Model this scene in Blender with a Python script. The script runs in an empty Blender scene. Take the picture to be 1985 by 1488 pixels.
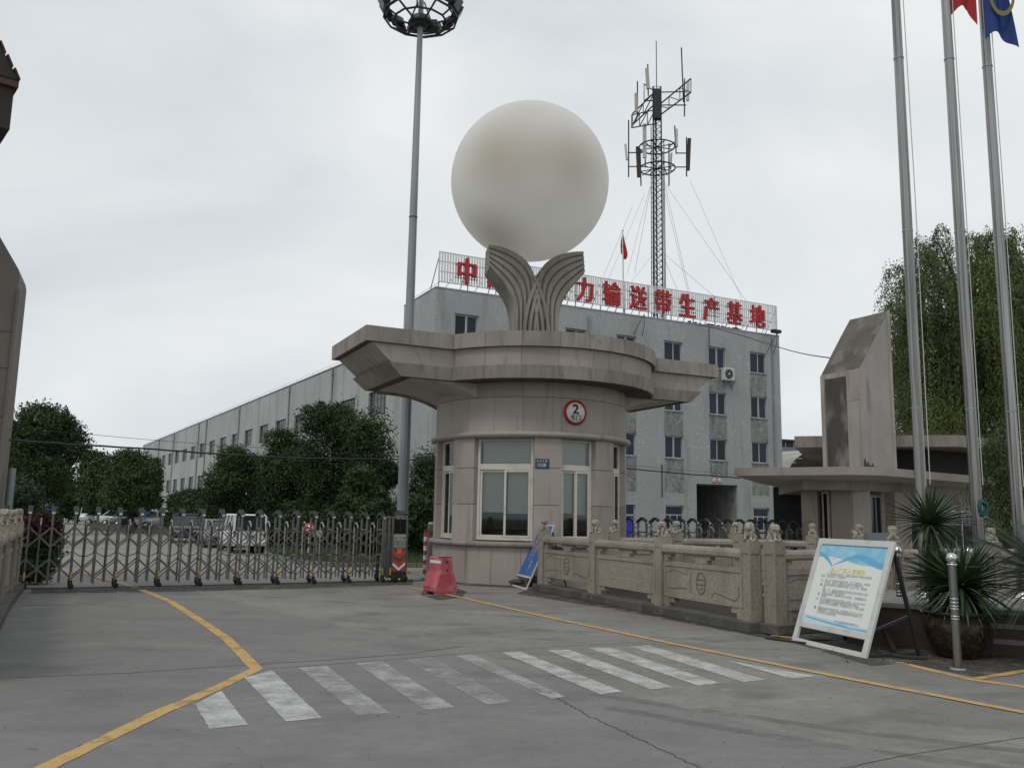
import bpy, math, random
import numpy as np
from mathutils import Vector, Matrix, noise

PI = math.pi
rad = math.radians
scene = bpy.context.scene
COL = scene.collection
random.seed(11)
RNG = np.random.default_rng(11)

# ------------------------------------------------------------------ camera
F_PX, IW, IH, EYE = 1690.0, 1985.0, 1488.0, 1.6
TH, RO = rad(8.6), rad(1.05)
FV = Vector((0, math.cos(TH), math.sin(TH)))
R0 = Vector((1, 0, 0)); U0 = Vector((0, -math.sin(TH), math.cos(TH)))
RV = math.cos(RO) * R0 + math.sin(RO) * U0
UV = -math.sin(RO) * R0 + math.cos(RO) * U0
EYEV = Vector((0, 0, EYE))
cam_d = bpy.data.cameras.new('camera')
cam = bpy.data.objects.new('camera', cam_d)
COL.objects.link(cam)
cam_d.sensor_width = 36.0
cam_d.lens = 36.0 * F_PX / IW
cam_d.clip_start = 0.1
cam_d.clip_end = 3000
mw = Matrix.Identity(4)
for i in range(3):
    mw[i][0], mw[i][1], mw[i][2], mw[i][3] = RV[i], UV[i], -FV[i], EYEV[i]
cam.matrix_world = mw
scene.camera = cam

def ray(x, y): return FV + (x - IW / 2) / F_PX * RV - (y - IH / 2) / F_PX * UV
def gp(x, y, z=0.0):                 # measured photo point -> place on the level z
    d = ray(x, y); return EYEV + d * ((z - EYE) / d.z)
def at(x, y, Y):                     # measured photo point -> place at distance Y
    d = ray(x, y); return EYEV + d * (Y / d.y)

# ------------------------------------------------------------------ world, sun, exposure
w = bpy.data.worlds.new('World'); scene.world = w; w.use_nodes = True
nt = w.node_tree; N = nt.nodes; L = nt.links
SUN_EL, SUN_AZ = rad(52), rad(215)       # azimuth clockwise from +Y
bg = N['Background']; bg.inputs['Strength'].default_value = 0.1
sky = N.new('ShaderNodeTexSky'); sky.sky_type = 'NISHITA'; sky.sun_disc = False
sky.sun_elevation = SUN_EL; sky.sun_rotation = SUN_AZ
tc = N.new('ShaderNodeTexCoord')
mp = N.new('ShaderNodeMapping'); mp.inputs['Scale'].default_value = (1.0, 1.0, 2.2)
L.new(tc.outputs['Generated'], mp.inputs['Vector'])
n1 = N.new('ShaderNodeTexNoise'); n1.inputs['Scale'].default_value = 1.5
n1.inputs['Detail'].default_value = 6; n1.inputs['Roughness'].default_value = 0.5
n1.inputs['Distortion'].default_value = 0.4
L.new(mp.outputs[0], n1.inputs['Vector'])
cr = N.new('ShaderNodeValToRGB')
cr.color_ramp.elements[0].position = 0.33; cr.color_ramp.elements[0].color = (0.490, 0.530, 0.575, 1)
cr.color_ramp.elements[1].position = 0.68; cr.color_ramp.elements[1].color = (0.745, 0.765, 0.768, 1)
L.new(n1.outputs['Fac'], cr.inputs['Fac'])
sc10 = N.new('ShaderNodeVectorMath'); sc10.operation = 'SCALE'; sc10.inputs['Scale'].default_value = 10.0
L.new(cr.outputs[0], sc10.inputs[0])
mx = N.new('ShaderNodeMix'); mx.data_type = 'RGBA'; mx.inputs['Factor'].default_value = 0.95
L.new(sky.outputs[0], mx.inputs['A']); L.new(sc10.outputs[0], mx.inputs['B'])
L.new(mx.outputs['Result'], bg.inputs['Color'])

sd = bpy.data.lights.new('sun', 'SUN'); sd.energy = 0.75; sd.angle = rad(14); sd.color = (1, 0.96, 0.9)
sun = bpy.data.objects.new('sun', sd); COL.objects.link(sun)
sv = Vector((math.sin(SUN_AZ) * math.cos(SUN_EL), math.cos(SUN_AZ) * math.cos(SUN_EL), math.sin(SUN_EL)))
sun.rotation_euler = (-sv).to_track_quat('-Z', 'Y').to_euler()
sun.location = sv * 60

vs = scene.view_settings
vs.view_transform = 'Standard'; vs.look = 'None'; vs.exposure = 0.22; vs.gamma = 1.0
vs.use_curve_mapping = False
scene.cycles.max_bounces = 6
scene.cycles.transparent_max_bounces = 8

# ------------------------------------------------------------------ materials
def lay(col, scale=4, lo=0.4, hi=0.65, amt=0.6, vs=(1, 1, 1), det=4, dist=0.0, kind='noise'):
    return dict(col=col, scale=scale, lo=lo, hi=hi, amt=amt, vs=vs, det=det, dist=dist, kind=kind)

def pbr(name, col, rough=0.7, metal=0.0, layers=(), bump=0.0, bscale=40, spec=0.4, island=None, emit=None, coord='pos', slant=None, vary=0.0):
    m = bpy.data.materials.new(name); m.use_nodes = True
    t = m.node_tree; n = t.nodes; l = t.links
    b = n['Principled BSDF']
    b.inputs['Roughness'].default_value = rough
    b.inputs['Metallic'].default_value = metal
    b.inputs['Specular IOR Level'].default_value = spec
    g = n.new('ShaderNodeNewGeometry')
    if coord == 'obj':
        src = n.new('ShaderNodeTexCoord').outputs['Object']
    else:
        src = g.outputs['Position']
    rgb = n.new('ShaderNodeRGB'); rgb.outputs[0].default_value = (*col, 1)
    cur = rgb.outputs[0]
    if island:
        mixn = n.new('ShaderNodeMix'); mixn.data_type = 'RGBA'
        l.new(g.outputs['Random Per Island'], mixn.inputs['Factor'])
        l.new(cur, mixn.inputs['A']); mixn.inputs['B'].default_value = (*island, 1)
        cur = mixn.outputs['Result']
    for ly in layers:
        mpn = n.new('ShaderNodeMapping'); mpn.inputs['Scale'].default_value = ly['vs']
        l.new(src, mpn.inputs['Vector'])
        if ly['kind'] == 'voronoi':
            tx = n.new('ShaderNodeTexVoronoi'); tx.inputs['Scale'].default_value = ly['scale']; o = tx.outputs['Distance']
        else:
            tx = n.new('ShaderNodeTexNoise'); tx.inputs['Scale'].default_value = ly['scale']
            tx.inputs['Detail'].default_value = ly['det']; tx.inputs['Distortion'].default_value = ly['dist']; o = tx.outputs['Fac']
        l.new(mpn.outputs[0], tx.inputs['Vector'])
        mr = n.new('ShaderNodeMapRange'); mr.inputs['From Min'].default_value = ly['lo']; mr.inputs['From Max'].default_value = ly['hi']
        mr.inputs['To Max'].default_value = ly['amt']
        l.new(o, mr.inputs['Value'])
        mixn = n.new('ShaderNodeMix'); mixn.data_type = 'RGBA'
        l.new(mr.outputs[0], mixn.inputs['Factor']); l.new(cur, mixn.inputs['A']); mixn.inputs['B'].default_value = (*ly['col'], 1)
        cur = mixn.outputs['Result']
    if vary:       # each slab a little lighter or darker than its neighbour
        oi = n.new('ShaderNodeObjectInfo'); hs = n.new('ShaderNodeHueSaturation'); mr = n.new('ShaderNodeMapRange')
        mr.inputs['To Min'].default_value = 1 - vary; mr.inputs['To Max'].default_value = 1 + vary
        l.new(oi.outputs['Random'], mr.inputs['Value']); l.new(mr.outputs[0], hs.inputs['Value']); l.new(cur, hs.inputs['Color']); cur = hs.outputs[0]
    if slant:      # a second pour of another tone on one side of a joint: (nx, ny, d, col, amt)
        dt = n.new('ShaderNodeVectorMath'); dt.operation = 'DOT_PRODUCT'; dt.inputs[1].default_value = (slant[0], slant[1], 0)
        l.new(g.outputs['Position'], dt.inputs[0])
        mr = n.new('ShaderNodeMapRange'); mr.inputs['From Min'].default_value = slant[2]; mr.inputs['From Max'].default_value = slant[2] + 0.03
        mr.inputs['To Max'].default_value = slant[4]
        l.new(dt.outputs['Value'], mr.inputs['Value'])
        mixn = n.new('ShaderNodeMix'); mixn.data_type = 'RGBA'
        l.new(mr.outputs[0], mixn.inputs['Factor']); l.new(cur, mixn.inputs['A']); mixn.inputs['B'].default_value = (*slant[3], 1)
        cur = mixn.outputs['Result']
    l.new(cur, b.inputs['Base Color'])
    if bump:
        tx = n.new('ShaderNodeTexNoise'); tx.inputs['Scale'].default_value = bscale; tx.inputs['Detail'].default_value = 4
        l.new(src, tx.inputs['Vector'])
        bp = n.new('ShaderNodeBump'); bp.inputs['Strength'].default_value = bump; bp.inputs['Distance'].default_value = 0.02
        l.new(tx.outputs['Fac'], bp.inputs['Height']); l.new(bp.outputs[0], b.inputs['Normal'])
    return m

def worn(name, col, lo, hi, scale=9, amt=1.0):   # road paint worn through to the concrete below
    m = pbr(name, col, 0.75, layers=[lay((0.2, 0.2, 0.195), 30, 0.45, 0.7, 0.4)])
    t = m.node_tree; n = t.nodes; l = t.links
    g = n.new('ShaderNodeNewGeometry')
    tx = n.new('ShaderNodeTexNoise'); tx.inputs['Scale'].default_value = scale; tx.inputs['Detail'].default_value = 8
    tx.inputs['Roughness'].default_value = 0.68
    l.new(g.outputs['Position'], tx.inputs['Vector'])
    mr = n.new('ShaderNodeMapRange'); mr.inputs['From Min'].default_value = lo; mr.inputs['From Max'].default_value = hi
    mr.inputs['To Max'].default_value = amt
    l.new(tx.outputs['Fac'], mr.inputs['Value'])
    tr = n.new('ShaderNodeBsdfTransparent'); ms = n.new('ShaderNodeMixShader')
    l.new(mr.outputs[0], ms.inputs[0]); l.new(n['Principled BSDF'].outputs[0], ms.inputs[1]); l.new(tr.outputs[0], ms.inputs[2])
    l.new(ms.outputs[0], n['Material Output'].inputs['Surface'])
    return m

def glass(name, tint=(0.75, 0.82, 0.8), ior=1.5):
    m = bpy.data.materials.new(name); m.use_nodes = True
    t = m.node_tree; n = t.nodes; l = t.links; n.remove(n['Principled BSDF'])
    fr = n.new('ShaderNodeFresnel'); fr.inputs['IOR'].default_value = ior
    tr = n.new('ShaderNodeBsdfTransparent'); tr.inputs[0].default_value = (*tint, 1)
    gl = n.new('ShaderNodeBsdfGlossy'); gl.inputs['Roughness'].default_value = 0.03; gl.inputs[0].default_value = (0.9, 0.95, 1, 1)
    ms = n.new('ShaderNodeMixShader')
    l.new(fr.outputs[0], ms.inputs[0]); l.new(tr.outputs[0], ms.inputs[1]); l.new(gl.outputs[0], ms.inputs[2])
    l.new(ms.outputs[0], n['Material Output'].inputs['Surface'])
    return m

STAIN = (0.07, 0.062, 0.052)
MT = {}
MT['concrete'] = pbr('concrete_ground', (0.245, 0.236, 0.217), 0.88, layers=[
    lay((0.155, 0.149, 0.137), 0.30, 0.38, 0.62, 0.65, det=6), lay((0.33, 0.32, 0.295), 0.7, 0.52, 0.74, 0.6, vs=(1, 1.5, 1), det=8),
    lay((0.115, 0.11, 0.102), 1.3, 0.53, 0.68, 0.65, vs=(0.8, 1.3, 1), det=12), lay((0.155, 0.148, 0.138), 7, 0.46, 0.72, 0.5, det=10),
    lay((0.35, 0.34, 0.315), 4, 0.60, 0.74, 0.45, vs=(.8, 1.4, 1), det=11), lay((0.075, 0.072, 0.067), 3.3, 0.67, 0.72, 0.6, det=4), lay((0.08, 0.077, 0.072), 45, 0.58, 0.72, 0.6), lay((0.065, 0.063, 0.06), 160, 0.58, 0.74, 0.55, det=2)], bump=0.5, bscale=45,
    slant=(-0.79, -0.613, -6.0, (0.155, 0.157, 0.156), 0.42))
MT['yard'] = pbr('yard_concrete', (0.265, 0.255, 0.232), 0.9, layers=[lay((0.17, 0.163, 0.15), 0.4, 0.40, 0.65, 0.65, det=7), lay((0.19, 0.18, 0.168), 12, 0.5, 0.75, 0.4)])
MT['dirt'] = pbr('dirt', (0.10, 0.09, 0.075), 0.95, layers=[lay((0.16, 0.145, 0.12), 3, 0.45, 0.65, 0.7)], bump=0.5, bscale=25)
MT['crack'] = pbr('crack', (0.07, 0.067, 0.063), 0.95)
MT['stain'] = worn('tyre_mark', (0.17, 0.165, 0.158), 0.15, 0.60, 2.2, 0.96)
MT['white_paint'] = worn('white_paint', (0.50, 0.50, 0.475), 0.40, 0.78, 3.4, 0.80)
MT['white_worn'] = worn('white_worn', (0.47, 0.47, 0.45), 0.30, 0.66, 3.0, 0.88)
MT['white_gone'] = worn('white_gone', (0.45, 0.45, 0.43), 0.22, 0.62, 3.0, 0.93)
MT['yellow_paint'] = worn('yellow_paint', (0.54, 0.345, 0.115), 0.50, 0.80, 4, 0.8)
MT['granite'] = pbr('granite', (0.385, 0.338, 0.298), 0.55, layers=[
    lay((0.24, 0.213, 0.186), 95, 0.50, 0.70, 0.65, det=2), lay((0.49, 0.455, 0.415), 120, 0.56, 0.72, 0.6, det=2),
    lay((0.295, 0.265, 0.232), 0.9, 0.40, 0.66, 0.6, det=6), lay((0.10, 0.09, 0.077), 2.2, 0.56, 0.80, 0.55, vs=(3, 3, 0.3), det=9)], spec=0.3, vary=.10)
MT['granite_dirty'] = pbr('granite_weathered', (0.32, 0.285, 0.248), 0.7, layers=[
    lay((0.215, 0.19, 0.164), 95, 0.50, 0.70, 0.6, det=2), lay((0.43, 0.395, 0.35), 110, 0.56, 0.72, 0.5, det=2),
    lay((0.14, 0.125, 0.107), 2.4, 0.46, 0.74, 0.7, vs=(2.4, 2.4, 0.32), det=9), lay((0.19, 0.168, 0.145), 0.8, 0.42, 0.64, 0.55, det=8), lay((.06, .054, .047), 6, .62, .76, .6, vs=(1.5, 1.5, .3), det=8)], vary=.10)
MT['plaster'] = pbr('pale_plaster', (0.47, 0.44, 0.385), 0.85, layers=[lay((0.31, 0.285, 0.245), 1.2, 0.45, 0.7, 0.6, det=6)])
MT['grout'] = pbr('grout', (0.06, 0.055, 0.05), 0.95)
MT['stone'] = pbr('carved_stone', (0.325, 0.288, 0.238), 0.9, layers=[
    lay((0.19, 0.166, 0.136), 26, 0.43, 0.66, 0.6), lay((0.43, 0.39, 0.33), 48, 0.55, 0.72, 0.5),
    lay((0.155, 0.135, 0.108), 1.5, 0.48, 0.70, 0.65, vs=(1, 1, 0.6), det=9)], bump=0.6, bscale=48, vary=.08)
MT['lion_stone'] = pbr('lion_stone', (0.36, 0.33, 0.265), 0.9, layers=[lay((0.13, 0.115, 0.085), 26, 0.46, 0.62, 0.75), lay((0.50, 0.47, 0.40), 11, 0.52, 0.7, 0.5)], bump=0.5, bscale=70)
MT['fluted'] = pbr('fluted_concrete', (0.29, 0.272, 0.235), 0.85, layers=[lay((0.18, 0.165, 0.14), 1.6, 0.42, 0.66, 0.75, vs=(1.5, 1.5, 0.5), det=6), lay((0.37, 0.35, 0.31), 30, 0.5, 0.75, 0.4)], bump=0.3)
MT['kerb'] = pbr('kerb_concrete', (0.105, 0.10, 0.09), 0.95, layers=[lay((0.055, 0.052, 0.046), 1.8, 0.42, 0.66, 0.7, det=9), lay((0.20, 0.195, 0.178), 7, 0.56, 0.72, 0.5, det=8)], bump=0.5)
MT['pebble'] = pbr('pebbledash', (0.385, 0.405, 0.40), 0.9, layers=[
    lay((0.26, 0.278, 0.274), 18, 0.40, 0.62, 0.5), lay((0.70, 0.72, 0.70), 7, 0.585, 0.66, 0.55, vs=(1, 1, 2.2), det=4),
    lay((0.30, 0.318, 0.314), 0.30, 0.40, 0.66, 0.55, det=6), lay((0.175, 0.178, 0.17), 0.9, 0.55, 0.77, 0.6, vs=(1.6, 1.6, 0.2), det=9)], bump=0.4, bscale=18)
MT['soot'] = pbr('stained_render', (0.235, 0.238, 0.226), 0.95, layers=[lay((0.125, 0.123, 0.114), 1.6, 0.40, 0.66, 0.7, vs=(2.4, 2.4, 0.5), det=9), lay((0.33, 0.345, 0.335), 3, 0.50, 0.66, 0.65, det=8), lay((0.62, 0.64, 0.62), 9, 0.61, 0.66, 0.6, vs=(1, 1, 2.2), det=3)], bump=0.4, bscale=18)
MT['hallwall'] = pbr('hall_render', (0.425, 0.435, 0.42), 0.9, layers=[lay((0.315, 0.325, 0.31), 0.25, 0.38, 0.65, 0.65, det=6), lay((0.22, 0.222, 0.208), 0.8, 0.50, 0.74, 0.65, vs=(1.6, 1.6, 0.14), det=9), lay((0.56, 0.57, 0.555), 14, 0.6, 0.7, 0.5)])
MT['alu'] = pbr('aluminium', (0.52, 0.54, 0.55), 0.45, 0.5)
MT['cream'] = pbr('cream_frame', (0.60, 0.575, 0.50), 0.45, layers=[lay((0.42, 0.39, 0.32), 3, 0.5, 0.7, 0.5)])
MT['steel'] = pbr('gate_steel', (0.17, 0.163, 0.152), 0.34, 0.85, layers=[lay((0.085, 0.08, 0.074), 6, 0.42, 0.68, 0.65)])
MT['bright_steel'] = pbr('bright_steel', (0.62, 0.62, 0.61), 0.22, 1.0, layers=[lay((0.42, 0.42, 0.41), 5, 0.45, 0.7, 0.6, vs=(1, 1, .25))])
MT['pole_steel'] = pbr('pole_steel', (0.345, 0.333, 0.317), 0.24, 0.95, layers=[lay((0.23, 0.22, 0.207), 1.2, 0.4, 0.65, 0.65, vs=(1, 1, 0.3)), lay((0.13, 0.125, 0.12), 12, 0.48, 0.62, 0.75, vs=(3, 3, .03))])
MT['galv'] = pbr('galvanised', (0.30, 0.325, 0.345), 0.55, 0.35, layers=[lay((0.22, 0.24, 0.255), 1.5, 0.42, 0.66, 0.6, vs=(1, 1, .3))])
MT['dark_metal'] = pbr('dark_metal', (0.035, 0.036, 0.038), 0.5, 0.3)
MT['black'] = pbr('black_plastic', (0.018, 0.018, 0.018), 0.5)
MT['rubber'] = pbr('rubber', (0.02, 0.02, 0.02), 0.9)
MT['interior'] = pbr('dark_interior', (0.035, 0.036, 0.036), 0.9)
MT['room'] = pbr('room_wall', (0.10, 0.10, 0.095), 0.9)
MT['blind'] = pbr('roller_blind', (0.62, 0.62, 0.58), 0.85)
MT['glass'] = glass('clear_glass', (0.86, 0.88, 0.86))
MT['blueglass'] = pbr('blue_glass', (0.010, 0.020, 0.048), 0.08, spec=0.28)
MT['darkglass'] = pbr('dark_glass', (0.008, 0.009, 0.012), 0.09, spec=0.28)
MT['dustyglass'] = pbr('dusty_glass', (0.085, 0.092, 0.095), 0.3, spec=0.5, layers=[lay((0.03, 0.033, 0.036), 0.6, 0.42, 0.6, 0.85)])
MT['white'] = pbr('white_enamel', (0.70, 0.71, 0.70), 0.4)
MT['offwhite'] = pbr('weathered_white', (0.58, 0.58, 0.555), 0.5, layers=[lay((0.34, 0.33, 0.30), 5, 0.55, 0.75, 0.6)])
MT['red'] = pbr('red_enamel', (0.42, 0.022, 0.02), 0.45, layers=[lay((0.30, 0.02, 0.02), 2, 0.45, 0.65, 0.5)])
MT['signred'] = pbr('sign_red', (0.62, 0.035, 0.03), 0.4)
MT['barrier'] = pbr('faded_red_plastic', (0.44, 0.075, 0.095), 0.55, layers=[lay((0.56, 0.22, 0.23), 2.6, 0.42, 0.66, 0.75, det=6), lay((0.22, 0.055, 0.055), 9, 0.54, 0.72, 0.6, det=9)])
MT['blue'] = pbr('sign_blue', (0.022, 0.13, 0.36), 0.35, layers=[lay((0.03, 0.17, 0.43), 1.5, 0.45, 0.65, 0.6)])
MT['navy'] = pbr('navy_enamel', (0.012, 0.018, 0.09), 0.35)
MT['parkblue'] = pbr('parking_blue', (0.015, 0.08, 0.30), 0.4)
MT['orange'] = pbr('orange_print', (0.72, 0.30, 0.14), 0.5)
MT['yellow'] = pbr('yellow_strip', (0.62, 0.36, 0.03), 0.4)
MT['palegreen'] = pbr('pale_numerals', (0.55, 0.66, 0.50), 0.5)
MT['ink'] = pbr('black_print', (0.03, 0.03, 0.03), 0.6)
MT['grey_ink'] = pbr('grey_print', (0.46, 0.46, 0.45), 0.6)
MT['yprint'] = pbr('yellow_print', (0.75, 0.66, 0.16), 0.6)
MT['bprint'] = pbr('sky_blue_print', (0.14, 0.42, 0.64), 0.5)
MT['bprint2'] = pbr('light_blue_print', (0.30, 0.59, 0.73), 0.5, layers=[lay((0.16, 0.48, 0.70), 3, 0.42, 0.62, 0.7), lay((0.52, 0.74, 0.82), 5, 0.52, 0.7, 0.6)])
MT['bprint3'] = pbr('pale_blue_print', (0.52, 0.70, 0.74), 0.5)
MT['gprint'] = pbr('green_print', (0.30, 0.55, 0.25), 0.5)
MT['poster'] = pbr('poster_paper', (0.76, 0.775, 0.74), 0.4)
MT['bark'] = pbr('bark', (0.075, 0.06, 0.045), 0.95, layers=[lay((0.035, 0.03, 0.022), 9, 0.4, 0.65, 0.7, vs=(1, 1, .3))], bump=0.6)
MT['leaf_dark'] = pbr('leaf_dark', (0.026, 0.045, 0.019), 0.65, spec=.15, island=(0.048, 0.076, 0.029), layers=[lay((0.078, 0.115, 0.042), 0.8, 0.46, 0.64, 0.6)])
MT['leaf_mid'] = pbr('leaf_mid', (0.040, 0.066, 0.026), 0.65, spec=.15, island=(0.062, 0.100, 0.036), layers=[lay((0.095, 0.138, 0.05), 0.6, 0.46, 0.66, 0.6)])
MT['leaf_bush'] = pbr('leaf_bush', (0.035, 0.058, 0.032), 0.6, island=(0.07, 0.10, 0.055))
MT['leaf_red'] = pbr('leaf_red', (0.040, 0.012, 0.018), 0.5, island=(0.095, 0.024, 0.032))
MT['leaf_willow'] = pbr('leaf_willow', (0.070, 0.102, 0.032), 0.65, spec=.2, island=(0.115, 0.150, 0.052), layers=[lay((0.19, 0.22, 0.08), 0.5, 0.50, 0.62, 0.65, vs=(1, 1, .5)), lay((.034, .050, .018), .42, .48, .60, .65, vs=(1, 1, .45))])
MT['leaf_yucca'] = pbr('leaf_yucca', (0.036, 0.072, 0.028), 0.45, layers=[lay((0.085, 0.135, 0.05), 5, 0.46, 0.68, 0.6), lay((.13, .11, .055), 9, .60, .72, .7)])
MT['leaf_cycad'] = pbr('leaf_cycad', (0.060, 0.085, 0.060), 0.6)
MT['dryleaf'] = pbr('dry_leaf', (0.11, 0.085, 0.05), 0.8)
MT['grassblade'] = pbr('grass_blade', (0.055, 0.088, 0.028), 0.7, island=(0.125, 0.165, 0.065))
MT['maroon'] = pbr('maroon_granite', (0.065, 0.042, 0.036), 0.5, layers=[lay((0.035, 0.025, 0.022), 70, 0.45, 0.65, 0.6)])
MT['coping'] = pbr('pale_coping', (0.235, 0.232, 0.22), 0.85, layers=[lay((0.12, 0.118, 0.11), 4, 0.42, 0.66, 0.7, det=8)])
MT['glaze'] = pbr('brown_glaze', (0.014, 0.011, 0.009), 0.38, layers=[lay((0.070, 0.042, 0.016), 7, 0.50, 0.60, 0.7, vs=(1, 1, 1.6), det=5, dist=1.6)])
MT['soil'] = pbr('soil', (0.04, 0.033, 0.026), 0.95)
MT['rooftile'] = pbr('clay_tile', (0.085, 0.034, 0.028), 0.7, layers=[lay((0.05, 0.024, 0.02), 5, 0.45, 0.65, 0.6)])
MT['brownwood'] = pbr('dark_brown', (0.040, 0.034, 0.028), 0.8)
MT['rust'] = pbr('rust_paint', (0.11, 0.05, 0.045), 0.8)
MT['scraped'] = pbr('scraped_plaster', (0.155, 0.142, 0.122), 0.95, layers=[lay((0.09, 0.082, 0.072), 1.3, 0.40, 0.62, 0.8, det=9), lay((0.25, 0.23, 0.205), 1.4, 0.55, 0.60, 0.55, det=10), lay((0.08, 0.074, 0.066), 22, 0.46, 0.7, 0.6)], bump=0.7, bscale=14)
MT['bare'] = pbr('bare_stained_concrete', (0.075, 0.072, 0.066), 0.95, layers=[lay((0.26, 0.25, 0.235), 1.6, 0.50, 0.70, 0.75, vs=(1.3, 1.3, 0.6), det=7), lay((0.04, 0.038, 0.035), 3, 0.5, 0.7, 0.5, vs=(2, 2, .3))], bump=0.4)
MT['tower_render'] = pbr('tower_granite', (0.37, 0.35, 0.325), 0.8, layers=[lay((0.25, 0.235, 0.21), 1.1, 0.40, 0.66, 0.65, vs=(1, 1, .5), det=9), lay((0.27, 0.25, 0.225), 80, 0.5, 0.7, 0.5), lay((.14, .13, .115), 2.2, .56, .74, .6, vs=(2, 2, .25), det=9)])
MT['tower_pink'] = pbr('tower_pink', (0.40, 0.35, 0.31), 0.75, layers=[lay((0.28, 0.24, 0.205), 1.4, 0.42, 0.66, 0.65, vs=(1, 1, .5), det=9), lay((0.30, 0.26, 0.225), 80, 0.5, 0.7, 0.5), lay((.16, .14, .12), 2.2, .56, .74, .6, vs=(2, 2, .25), det=9)], vary=.08)
MT['tower_dark'] = pbr('pylon_granite', (0.215, 0.19, 0.165), 0.8, layers=[lay((0.15, 0.13, 0.11), 1.1, 0.42, 0.68, 0.6, vs=(1, 1, .6), det=6), lay((0.26, 0.235, 0.205), 80, 0.5, 0.7, 0.5)])
MT['silver'] = pbr('car_silver', (0.60, 0.61, 0.62), 0.3, 0.25)
MT['carwhite'] = pbr('car_white', (0.68, 0.69, 0.70), 0.3)
MT['carblack'] = pbr('car_black', (0.025, 0.025, 0.03), 0.2)
MT['cargrey'] = pbr('car_grey', (0.27, 0.28, 0.29), 0.28, 0.3)
MT['carglass'] = pbr('car_glass', (0.02, 0.025, 0.028), 0.06, spec=0.7)
MT['lamp_red'] = pbr('tail_lamp', (0.22, 0.012, 0.012), 0.25)
MT['lamp_clear'] = pbr('head_lamp', (0.5, 0.52, 0.54), 0.15)
MT['flagred'] = pbr('flag_red', (0.36, 0.018, 0.016), 0.75)
MT['flagblue'] = pbr('flag_blue', (0.016, 0.05, 0.20), 0.75)
MT['gold'] = pbr('flag_yellow', (0.22, 0.19, 0.05), 0.75)
MT['rope'] = pbr('white_rope', (0.55, 0.55, 0.53), 0.9)
MT['green_rope'] = pbr('green_rope', (0.02, 0.12, 0.10), 0.9)
MT['tarp'] = pbr('grey_tarp', (0.30, 0.30, 0.285), 0.8, layers=[lay((0.13, 0.13, 0.12), 1.6, 0.45, 0.6, 0.7)])
MT['farblue'] = pbr('far_cladding', (0.16, 0.20, 0.25), 0.7)
MT['shedroof'] = pbr('shed_sheet', (0.36, 0.37, 0.31), 0.6, layers=[lay((0.24, 0.25, 0.21), 0.8, 0.45, 0.65, 0.6)])
MT['letter_red'] = pbr('letter_red', (0.46, 0.020, 0.022), 0.45, layers=[lay((0.34, 0.02, 0.02), 1.2, 0.42, 0.66, 0.6)])
MT['emblem_light'] = pbr('emblem_light_cut', (0.42, 0.38, 0.32), 0.9)
MT['shade_grime'] = worn('ground_shade_grime', (0.055, 0.050, 0.043), 0.40, 0.66, 2.6, 1.0)  # dark sheet colour: painted contact shade together with dirt
MT['paint_red'] = pbr('faded_red_paint', (0.34, 0.055, 0.045), 0.6, layers=[lay((0.22, 0.05, 0.04), 9, 0.45, 0.65, 0.6)])
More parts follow.
